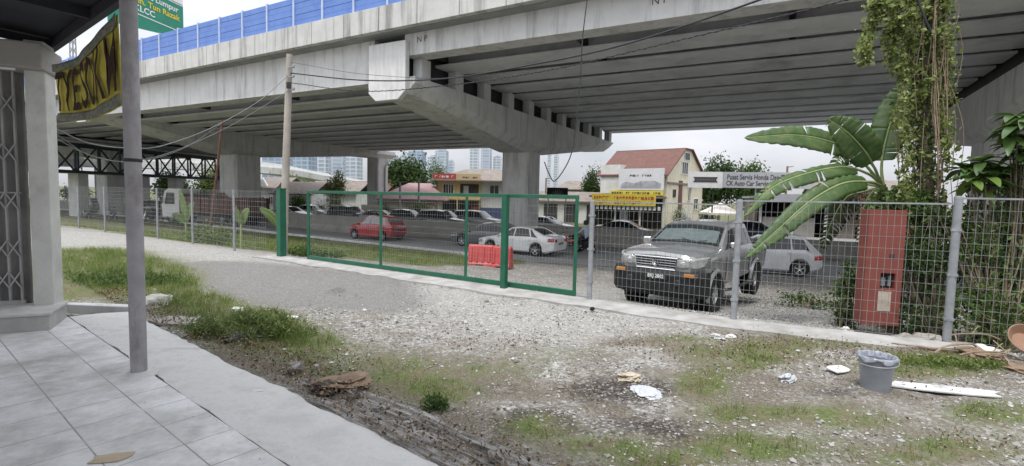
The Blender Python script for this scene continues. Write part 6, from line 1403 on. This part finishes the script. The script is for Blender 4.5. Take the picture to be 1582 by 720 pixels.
# broad leaved sapling
def whorl(t, off, u, v, y, n, L_, w):
    c_ = D(u, v, y) - off
    m = MB()
    for k in range(n):
        a = 6.28 * k / n + random.uniform(-.3, .3); el = random.uniform(-.35, .75); d = Vector((math.cos(a) * math.cos(el), math.sin(a) * math.cos(el), math.sin(el))); s_ = d.cross(Vector((0, 0, 1))).normalized(); ll = L_ * random.uniform(.7, 1.15); rows = []
        for i in range(8):
            f = i / 7; p = c_ + d * ll * f - Vector((0, 0, ll * .45 * f * f)); ww = w * math.sin(math.pi * min(.98, f * .95 + .03)) ** .8 * .5
            rows.append([p - s_ * ww + Vector((0, 0, ww * .3)), p, p + s_ * ww + Vector((0, 0, ww * .3))])
        m.grid(rows)
    m.obj('leaf_whorl', leaf_glossy, t, smooth=True)
leaf_glossy = island_mat('glossy broad leaves', [(.035, .075, .02), (.07, .13, .03), (.15, .22, .05)], .3, .2, .6)
for lb, ws in (('broad leaved sapling with a bright green top just above the fence at right', [(1518, 250, 8.3), (1505, 262, 8.4), (1535, 262, 8.3), (1522, 275, 8.2), (1545, 268, 8.5), (1500, 278, 8.2), (1490, 262, 8.5), (1530, 285, 8.3), (1558, 282, 8.4), (1512, 292, 8.4)]), ('broad leaved sapling leaning in at the right edge, higher than its neighbour', [(1572, 195, 8.0), (1560, 210, 8.1), (1585, 215, 8.0), (1578, 235, 8.1), (1590, 180, 8.0), (1570, 180, 8.2), (1565, 228, 8.2), (1588, 250, 8.1), (1575, 265, 8.3)])):
    q = gpt(ws[0][0] + 5, 480, 8.4); t = thing('sapling', lb, 'sapling', tuple(q), 0, 'broad leaved saplings')
    m = MB()
    for w_ in ws: m.tube([(0, 0, 0), (D(*w_) - q) * .6 + Vector((random.uniform(-.05, .05), 0, .05)), D(*w_) - q], [.022, .015, .008], 6)
    m.obj('stem', bark, t, smooth=True)
    for w_ in ws: whorl(t, q, *w_, 10, .40, .15)

# ------------------------------------------------------------------ the red gate pillar
pA_, pB_ = G(1331, 498, -.12), G(1388, 501, -.12); pd = unit(Vector((pB_.x - pA_.x, pB_.y - pA_.y, 0))); pwid = (pB_ - pA_).length; pn_ = Vector((-pd.y, pd.x, 0))
rpil = thing('gate_pillar', 'brick red gate pillar with meter opening and pale plate behind the fence', 'pillar', (pA_.x, pA_.y, -.15))
redp = mat('faded red pillar paint', (.165, .046, .034), (.215, .062, .047), 2.5, .75, bump=.15, bscale=30, c3=(.19, .05, .04), sc3=2, amt3=.7, streak=(2, 2, .4))
def rp_(a, b_, z): return pd * a + pn_ * b_ + Vector((0, 0, z))
def rbox(m, a0, a1, b0, b1, z0, z1): m.extr([rp_(a0, b0, z0), rp_(a1, b0, z0), rp_(a1, b1, z0), rp_(a0, b1, z0)], (0, 0, z1 - z0))
PH = 1.93
m = MB(); x0, x1, z0, z1 = pwid * .42, pwid * .82, .62, .88   # opening
rbox(m, 0, pwid, .12, .26, 0, PH); rbox(m, 0, x0, 0, .119, 0, PH); rbox(m, x1, pwid, 0, .119, 0, PH); rbox(m, x0, x1, 0, .119, 0, z0); rbox(m, x0, x1, 0, .119, z1, PH)
m.obj('body', redp, rpil)
m = MB(); rbox(m, x0 + .001, x1 - .001, .10, .118, z0, z1); m.obj('opening_back', darkin, rpil)
m = MB(); rbox(m, x0 + .03, x0 + .1, .04, .1, z0 + .04, z1 - .08); rbox(m, x0 + .14, x1 - .04, .04, .1, z0 + .04, z1 - .05); m.obj('meter', mat('meter casing', (.1, .11, .12), (.2, .21, .22), 9, .4), rpil)
m = MB(); rbox(m, x0 - .02, x1 - .05, -.012, -.001, .24, .57); m.obj('pale_plate', mat('pale worn plate', (.32, .27, .22), (.45, .40, .34), 9, .8), rpil)
m = MB(); rbox(m, pwid * .62, pwid * .75, -.006, -.001, 1.13, 1.2); m.obj('vent_hole', darkin, rpil)  # hole is a flat dark patch painted as its own shade

# ------------------------------------------------------------------ bucket, boards, rubbish
bk = G(1352, 600, 0.0); bkt = thing('bucket', 'grey plastic bucket lined with a plastic bag, standing on the weedy ground', 'bucket', tuple(bk)); bkt.scale = (.88, .88, .88)
m = MB(); m.rev([(.001, .01), (.135, .01), (.14, 0), (.18, .36), (.192, .365), (.192, .385), (.178, .388), (.168, .36), (.13, .03), (.001, .028)], (0, 0, 0), n=32); m.obj('body', mat('grey bucket plastic', (.2, .215, .235), (.25, .265, .285), 5, .5), bkt, smooth=True, sharp=40)
m = MB(); rows = []
for j, (r, z) in enumerate(((.197, .345), (.2, .375), (.19, .392), (.172, .38), (.16, .33))):
    rows.append([(math.cos(6.2832 * k / 40) * (r + .006 * math.sin(k * 2.3 + j)), math.sin(6.2832 * k / 40) * (r + .006 * math.sin(k * 2.3 + j)), z + .005 * math.sin(k * 1.7 + j * 2) + (.0 if j else -.02 * math.sin(k * .9))) for k in range(41)])
m.grid(rows); m.obj('bag_liner', mat('pale plastic bag', (.22, .24, .3), (.42, .44, .5), 16, .35), bkt, smooth=True)
m = MB(); m.tube([(math.cos(a) * .2, math.sin(a) * .2 - .01, .345 - .05 * math.sin(a * .5)) for a in np.linspace(math.pi, 2 * math.pi, 14)], .006, 6); m.obj('handle', galv, bkt)
def slab(name, label, cat, u, v, w, d, h, rz, m_, tilt=(0, 0), group=None, z=0.0):
    p = G(u, v, z); m = MB(); n_ = 10; V = []
    for k in range(n_):
        a = 6.2832 * k / n_; rr = random.uniform(.82, 1.08); sx = max(-1, min(1, 1.35 * math.cos(a))); sy = max(-1, min(1, 1.35 * math.sin(a))); V.append((sx * w / 2 * rr, sy * d / 2 * rr, 0))
    m.extr(V, (0, 0, h)); o = m.obj(name, m_, bevel=min(h * .3, .01)); o.location = (p.x, p.y, float(gz(p.x, p.y)) + z + .012 + abs(math.sin(tilt[0])) * d * .5 + abs(math.sin(tilt[1])) * w * .5 - .01); o.rotation_euler = (tilt[0], tilt[1], rz); tag(o, label, cat, group); return o
paper = mat('crumpled white paper', (.48, .475, .455), (.62, .62, .6), 20, .7); plastic = mat('pale plastic film', (.4, .42, .45), (.56, .58, .6), 14, .35)
def crumple(name, label, cat, u, v, r, m_, flat=.5, group=None, z=0.0, rough=None):
    soft = m_ in (paper, plastic) or name in ('rag', 'plastic_bag', 'driftwood'); bm_ = bmesh.new(); bmesh.ops.create_icosphere(bm_, subdivisions=4 if soft else 3, radius=1.0)
    C_ = np.array([tuple(q.co) for q in bm_.verts]); a_ = 0
    for sc, am, sd in (((1.4, .42, 1), (3.1, .26, 2), (6.5, .13, 3)) if soft else ((1.3, .34, 1), (3.0, .16, 2))):
        nz_ = vnoise(C_[:, 0] * sc + u + C_[:, 2] * 1.7 * sc, C_[:, 1] * sc + v - C_[:, 2] * 1.3 * sc, sd); a_ = a_ + am * (1 - 2 * np.abs(2 * nz_ - 1))
    sx = random.uniform(.9, 1.5); K = (1 + a_)[:, None] * C_ * np.array([r * sx, r, r * flat])
    for q, k in zip(bm_.verts, K): q.co = Vector(k)
    me = bpy.data.meshes.new(name); bm_.to_mesh(me); bm_.free(); me.materials.append(m_); o = bpy.data.objects.new(name, me); col.objects.link(o); p = G(u, v, z); o.location = (p.x, p.y, float(gz(p.x, p.y)) + z + r * flat * .45); o.rotation_euler = (0, 0, random.uniform(0, 6)); return tag(o, label, cat, group)
whiteb = mat('white board', (.64, .64, .62), (.72, .72, .70), 5, .6, c3=(.5, .48, .44), sc3=4, amt3=.4)
slab('white_board', 'white board lying at the edge of the grass near the grey asphalt patch', 'board', 436, 494, .42, .2, .02, .1, whiteb, (.10, .0))
slab('white_board', 'small white board lying on the ground left of the bucket', 'board', 1296, 574, .28, .16, .02, .5, whiteb, (.12, .05))
slab('white_board', 'long white board flat on the ground right of the bucket', 'board', 1452, 603, 1.05, .2, .02, -.25, conc_pale, (.03, 0))
slab('cardboard', 'torn brown cardboard scrap on the tiles at the bottom left', 'cardboard', 172, 708, .22, .12, .006, .3, mat('cardboard', (.36, .29, .2), (.44, .37, .27), 6, .85), (0, 0), z=FLOOR_Z)
slab('concrete_lump', 'low pale concrete kerb block behind the awning post', 'concrete block', 152, 484, 1.2, .16, .13, -.05, conc_pale, (0, 0))
slab('paving_slab', 'broken flat slab between awning post and weeds', 'slab', 275, 500, .75, .42, .05, -.3, mat('brown slab', (.25, .23, .21), (.36, .34, .31), 5, .9, bump=.3), (0, 0))
slab('paper_scrap', 'white paper scrap on the cement apron', 'paper', 399, 604, .10, .06, .004, .4, paper, z=FLOOR_Z - .03)
crumple('driftwood', 'brown splintered wood lump lying on the broken drain edge', 'wood', 528, 594, .14, wood, .3, z=.06)
crumple('driftwood', 'dark rotten wood stub just left of the brown splintered lump', 'wood', 500, 603, .09, mat('rotten timber', (.05, .04, .032), (.09, .07, .055), 9, .9), .5, z=.05)
for i, (u, v, r, lb) in enumerate(((455, 568, .07, 'broken concrete chunk where the drain edge begins'), (545, 612, .06, 'broken concrete chunk below the brown splintered wood'), (590, 632, .05, 'small concrete chunk halfway down the drain edge'), (640, 655, .06, 'concrete chunk on the drain edge below the weed tuft'), (770, 708, .06, 'concrete chunk on the drain edge at the bottom of the picture'), (480, 590, .045, 'small pale chunk beside the rotten wood stub'))):
    crumple('concrete_chunk', lb, 'rubble', u, v, r, drain_m, .6, 'broken chunks along the drain', z=.045)
slab('timber_piece', 'long thin dark plank by the foot of the thick fence post', 'timber', 1432, 541, .75, .05, .03, -.3, wood, (0, .03))
slab('pipe_stub', 'short black offcut lying behind the fence footing', 'offcut', 1178, 501, .28, .05, .05, -.4, black, (0, 0))
crumple('stone', 'pale boulder with flat top in the grass right of the awning post', 'stone', 243, 474, .17, mat('pale stone', (.4, .39, .34), (.52, .51, .46), 5, .9, bump=.3), .7)
crumple('paper_litter', 'crumpled white paper in the grass above the weed clump', 'litter', 368, 484, .10, paper, .5, 'white litter')
crumple('paper_litter', 'crumpled white litter with yellow bits on the gravel in front of the footing', 'litter', 1110, 524, .065, paper, .6, 'white litter')
crumple('paper_litter', 'crumpled white litter just right of another white scrap by the footing', 'litter', 1129, 522, .05, paper, .5, 'white litter')
crumple('rag', 'cream stained rag heap in the middle of the gravel', 'rag', 972, 586, .08, mat('stained rag', (.36, .3, .22), (.52, .47, .39), 14, .9), .45)
crumple('plastic_sheet', 'pale grey flattened plastic sheet right of the stained rag', 'plastic', 998, 606, .085, plastic, .18)
crumple('plastic_bag', 'clear crumpled plastic bag like a ball on the grass left of the bucket', 'plastic bag', 1217, 589, .055, plastic, .8)
crumple('plastic_bag', 'dark plastic bag half hidden in the weed clump', 'plastic bag', 378, 524, .14, mat('dark plastic film', (.04, .045, .055), (.1, .105, .12), 12, .3), .4)
crumple('paper_litter', 'white litter below the red pillar behind the fence', 'litter', 1306, 511, .10, paper, .6, 'white litter')
# rubble heap and basin
rub = mat('rubble', (.2, .18, .15), (.38, .36, .33), 5, .92, bump=.4)
for i, (u, v, r, f, mm_, lb) in enumerate(((1400, 506, .13, .6, rub, 'grey rubble lump right beside the red pillar'), (1436, 509, .17, .6, rub, 'largest pale rubble lump behind the thick fence post'), (1462, 514, .10, .7, conc, 'pale rubble lump at the thick fence post foot'), (1490, 536, .15, .45, rub, 'flat rubble lump in front of the fence, left in the debris heap'), (1522, 537, .12, .6, whiteb, 'white plaster lump in the debris heap'), (1545, 541, .10, .6, conc_pale, 'pale plaster lump left of the brown basin'), (1508, 549, .14, .4, wood, 'brown dead root lump in the debris heap'), (1535, 556, .10, .5, wood, 'small brown root lump below the brown basin'), (1573, 575, .12, .4, wood, 'brown root lump at the right edge'))):
    crumple('rubble_lump', lb, 'rubble', u, v, r, mm_, f, 'rubble by the fence')
bsn = G(1578, 548, 0); bs2 = thing('basin', 'brown round basin lying tilted at the right edge in the debris heap', 'basin', (bsn.x, bsn.y, .16))
m = MB(); m.rev([(.001, 0), (.13, .0), (.2, .09), (.205, .1), (.19, .1), (.12, .015), (.001, .015)], (0, 0, 0), n=28); bo_ = m.obj('bowl', mat('brown plastic', (.22, .12, .07), (.29, .17, .11), 5, .5), bs2, smooth=True, sharp=50); bo_.rotation_euler = (R(50), R(-15), 0)
m = MB(); m.tube([(.2 * math.cos(a), .2 * math.sin(a), .1) for a in np.linspace(0, 2 * math.pi, 29)], .009, 6); rm_ = m.obj('rim', wood, bo_, smooth=True)
for i, (u, v, L_, rz, lb) in enumerate(((1478, 548, .8, .3, 'longest dry branch across the debris heap'), (1530, 560, .6, -.4, 'short dry branch under the brown basin'), (1555, 560, .5, .9, 'dry branch at the right of the debris heap'), (1500, 530, .7, -.2, 'dry branch leaning behind the thick fence post'))):
    p = G(u, v); m = MB(); m.tube(spline([(-L_ / 2, 0, .03), (-L_ / 6, .04, .09), (L_ / 5, -.03, .12), (L_ / 2, .03, .05)], 5), .012, 5); m.tube([(0, 0, .1), (.14, .12, .2)], .007, 4); o = m.obj('dry_branch', drystem, smooth=True); o.location = (p.x, p.y, 0.02); o.rotation_euler = (0, 0, rz); tag(o, lb, 'branch', 'dry branches in the debris heap')
# roadside pebble, scattered bricks
for i, (u, v, lb) in enumerate(((915, 478, 'small black stone on the white footing'), (505, 487, 'single grey stone in the gravel left of centre'), (752, 466, 'dark stone under the gate near the middle post'))):
    crumple('stone', lb, 'stone', u, v, .035, black if i == 0 else rub, .7, z=.03 if i == 0 else 0)

leaf_weed = island_mat('weed leaves', [(.05, .09, .025), (.11, .165, .045), (.17, .22, .07), (.25, .23, .11)], .6, .25, patch=5)
N = 420; a_q = rng.uniform(-8.5, 5, N); c_q = np.where(rng.random(N) < .6, C_CRACK + rng.normal(size=N) * .06, rng.uniform(.2, C_EDGE - .05, N)); x = TN.x * c_q + TT.x * a_q; y = TN.y * c_q + TT.y * a_q
V, F = rand_quads(np.stack([x, y, np.full(N, FLOOR_Z + .006)], 1), .016, .6); V[:, 2] = FLOOR_Z + .004 + np.abs(V[:, 2] - FLOOR_Z - .006) * .3; tag(fast_obj('floor_litter', V, F, island_mat('dry floor litter', [(.06, .045, .03), (.15, .11, .07), (.28, .24, .17)], .9, 0, .1)), 'dry crumbs and bits of leaf on the tiled floor', 'leaf litter', kind='stuff')
# weed clumps
for lb, u, v, lobes, n, ls, lm in (('dense dark green weed clump beside the cement apron', 385, 522, [(0, 0, .13, .58, .34, .20), (-.5, .1, .10, .4, .3, .15), (.45, .05, .10, .35, .25, .15), (.1, .2, .2, .3, .2, .14)], 5200, .05, leaf_weed), ('tall grassy weeds behind the awning post', 170, 440, [(0, 0, .12, .9, .5, .16), (.7, .1, .1, .6, .4, .12)], 2600, .06, leaf_mid),
      ('small weed tuft by the drain edge', 672, 632, [(0, 0, .05, .14, .10, .08)], 260, .05, leaf_mid), ('low bright green weeds behind the bucket', 1450, 568, [(0, 0, .05, .5, .16, .08), (.4, 0, .05, .3, .14, .07)], 1500, .05, leaf_light), ('weeds at the foot of the utility pole', 470, 374, [(0, 0, .15, .7, .5, .25), (.8, 0, .1, .6, .4, .2)], 1400, .1, leaf_mid), ('leafy weeds beyond the left fence by the leaning pole', 330, 358, [(0, 0, .35, .9, .6, .5), (-.8, .2, .25, .7, .5, .4)], 1800, .13, leaf_light)):
    p = G(u, v) if v > 400 else gpt(u, v, 17.5 if u > 400 else 19.8); t = thing('weed_clump', lb, 'weeds', tuple(p)); P = cluster_pts(lobes, n, 70, .2, .2); P = P[P[:, 2] > 0.0]; V, F = rand_quads(P, ls * (2.0 if 'apron' in lb or 'tall' in lb else 1), .13 if 'apron' in lb or 'tall' in lb else .4, -1.0); fast_obj('foliage', V, F, lm, t)

# ------------------------------------------------------------------ grass, gravel and litter lying loose
grass_m = island_mat('grass blades', [(.065, .11, .025), (.125, .185, .045), (.19, .24, .07), (.30, .27, .14)], .7, .25, .2, patch=1.6)
def blades(P, H, lean, w):
    n = len(P); a = rng.uniform(0, 6.283, n); ln = rng.uniform(.2, 1, n) * lean * H; sx, sy = np.cos(a), np.sin(a); b_ = rng.uniform(0, 6.283, n); wx, wy = np.cos(b_) * w, np.sin(b_) * w
    p0 = P - np.stack([wx, wy, 0 * a], 1); p1 = P + np.stack([wx, wy, 0 * a], 1); md = P + np.stack([sx * ln * .35, sy * ln * .35, H * .62], 1); tp = P + np.stack([sx * ln, sy * ln, H], 1)
    m0 = md - np.stack([wx, wy, 0 * a], 1) * .7; m1 = md + np.stack([wx, wy, 0 * a], 1) * .7
    V = np.stack([p0, p1, m1, m0, tp], 1).reshape(-1, 3); i = np.arange(n)[:, None] * 5; F1 = i + np.array([[0, 1, 2]]); F2 = i + np.array([[0, 2, 3]]); F3 = i + np.array([[3, 2, 4]]); return V, np.concatenate([F1, F2, F3])
N = 760000; x = rng.uniform(-13, 8.5, N); y = rng.uniform(2.6, 15, N); g, w_, d_, a_ = ground_masks(x, y)
cl = fbm(x, y, 5.5, 3, 77); dnear = np.hypot(x, y); keep = (rng.random(N) < np.clip((g - .22) * 1.3, 0, 1) * np.clip((cl - .36) * 4, .02, 1) * np.clip(1.15 - dnear / 16, .4, 1)) & (dist_f(x, y) < -.3) & (TN.x * x + TN.y * y > C_EDGE + .12)
x, y, g, cl = x[keep], y[keep], g[keep], cl[keep]; Zb = (fbm(x, y, 1.4, 4, 5) - .5) * .07 + (fbm(x, y, 7, 3, 9) - .5) * .03 + g * .03
H = (.018 + .062 * rng.random(len(x)) ** 2) * (.6 + .9 * g) + np.where((x < -2.2) & (g > .55), .03 + .10 * rng.random(len(x)) ** 1.5, 0)
V, F = blades(np.stack([x, y, Zb - .004], 1), H, .9, .0028); tag(fast_obj('grass', V, F, grass_m), 'short green and dry grass growing in patches on the gravel lot', 'grass', kind='stuff')
N = 90000; k_ = rng.uniform(-2, 34, N); c_ = rng.uniform(.6, 11.3, N); x = NX * (D0 + c_) / (NX * NX + NY * NY) + FT.x * k_; y = NY * (D0 + c_) / (NX * NX + NY * NY) + FT.y * k_
g, *_r = ground_masks(x, y); keep = rng.random(N) < np.clip((g - .3) * 1.2, 0, 1) * np.clip(1.2 - np.hypot(x, y) / 45, .25, 1); x, y = x[keep], y[keep]
H = .05 + .16 * rng.random(len(x)) ** 2; V, F = blades(np.stack([x, y, gz(x, y) - .02], 1), H, .9, .011); tag(fast_obj('verge_grass', V, F, grass_m), 'grass on the verge beyond the fence', 'grass', kind='stuff')
stone_m = island_mat('loose gravel stones', [(.08, .075, .065), (.18, .17, .155), (.29, .28, .265), (.38, .37, .35), (.52, .515, .495)], .9, 0, .2)
def stones(x, y, z, r):
    n = len(x); B = np.array([(1, 0, 0), (-1, 0, 0), (0, 1, 0), (0, -1, 0), (0, 0, 1), (0, 0, -1)], float); V = np.repeat(B[None], n, 0) * rng.uniform(.55, 1.25, (n, 6, 1)); V += rng.normal(size=V.shape) * .12; V[:, :, 2] *= .6
    a = rng.uniform(0, 6.283, n); c, s = np.cos(a)[:, None], np.sin(a)[:, None]; X_ = V[:, :, 0] * c - V[:, :, 1] * s; Y_ = V[:, :, 0] * s + V[:, :, 1] * c; V = np.stack([X_, Y_, V[:, :, 2]], -1) * r[:, None, None] + np.stack([x, y, z], 1)[:, None, :]
    T = np.array([(0, 2, 4), (2, 1, 4), (1, 3, 4), (3, 0, 4), (2, 0, 5), (1, 2, 5), (3, 1, 5), (0, 3, 5)]); return V.reshape(-1, 3), (np.arange(n)[:, None, None] * 6 + T[None]).reshape(-1, 3)
N = 240000; x = rng.uniform(-7, 8.5, N); y = rng.uniform(2.6, 11, N); g, w_, d_, a_ = ground_masks(x, y); so_il = SOILV.copy(); cl = fbm(x, y, 2.2, 4, 55)
keep = (rng.random(N) < np.clip((cl - .33) * 2.2, .02, 1) * (1 - .7 * np.clip(g * 1.2, 0, 1)) * np.clip(1 - 1.3 * a_, 0, 1) * (1 - .4 * w_) * (1 - .3 * so_il)) & (dist_f(x, y) < -.55) & (TN.x * x + TN.y * y > C_EDGE + .3)
x, y, g = x[keep], y[keep], g[keep]; r = .0035 + .012 * rng.random(len(x)) ** 3 + .026 * (rng.random(len(x)) ** 26); Zb = (fbm(x, y, 1.4, 4, 5) - .5) * .07 + (fbm(x, y, 7, 3, 9) - .5) * .03 + g * .03
V, F = stones(x, y, Zb + r * .2, r); tag(fast_obj('loose_gravel', V, F, stone_m), 'loose gravel scattered over the lot', 'gravel', kind='stuff')
N = 26000; k_ = rng.uniform(-6, 3, N); c_ = rng.uniform(.35, 9, N); x = NX * (D0 + c_) / (NX * NX + NY * NY) + FT.x * k_; y = NY * (D0 + c_) / (NX * NX + NY * NY) + FT.y * k_; r = .008 + .02 * rng.random(N) ** 4
V, F = stones(x, y, gz(x, y) + .02, r); tag(fast_obj('roadside_gravel', V, F, stone_m), 'gravel around the parked pickup', 'gravel', kind='stuff')
lit_m = island_mat('dry leaf litter', [(.07, .05, .03), (.14, .10, .06), (.22, .165, .105), (.32, .265, .18)], .9, 0, .1)
N = 110000; x = rng.uniform(-7, 8, N); y = rng.uniform(2.6, 9, N); nd = TN.x * x + TN.y * y; ex = np.exp(-((nd - C_EDGE - .16) / .16) ** 2) * 2.2 * np.clip(fbm(x, y, 2.2, 3, 19) * 2.4 - .5, 0, 1) + np.exp(-((nd - C_EDGE - .35) / .4) ** 2) * .6 + np.clip(fbm(x, y, 1.1, 4, 91) - .5, 0, 1) * 1.1
U_, V_, _w = proj(np.stack([x, y, 0 * x], -1)); ex = ex + 1.2 * blob(U_, V_, 1480, 545, 130, 22) + .9 * blob(U_, V_, 1200, 540, 130, 18) + 1.5 * blob(U_, V_, 310, 540, 120, 20) + .9 * blob(U_, V_, 470, 575, 90, 24)
keep = (rng.random(N) < np.clip(ex * .5, 0, .6)) & (nd > C_EDGE + .05) & (dist_f(x, y) < -.2); x, y = x[keep], y[keep]
V, F = rand_quads(np.stack([x, y, np.full(len(x), .022) + rng.random(len(x)) * .02 + np.where((TN.x * x + TN.y * y) < C_EDGE + .55, .075, 0)], 1), .034, .55); tag(fast_obj('leaf_litter', V, F, lit_m), 'dry brown leaf litter along the drain and debris', 'leaf litter', kind='stuff')
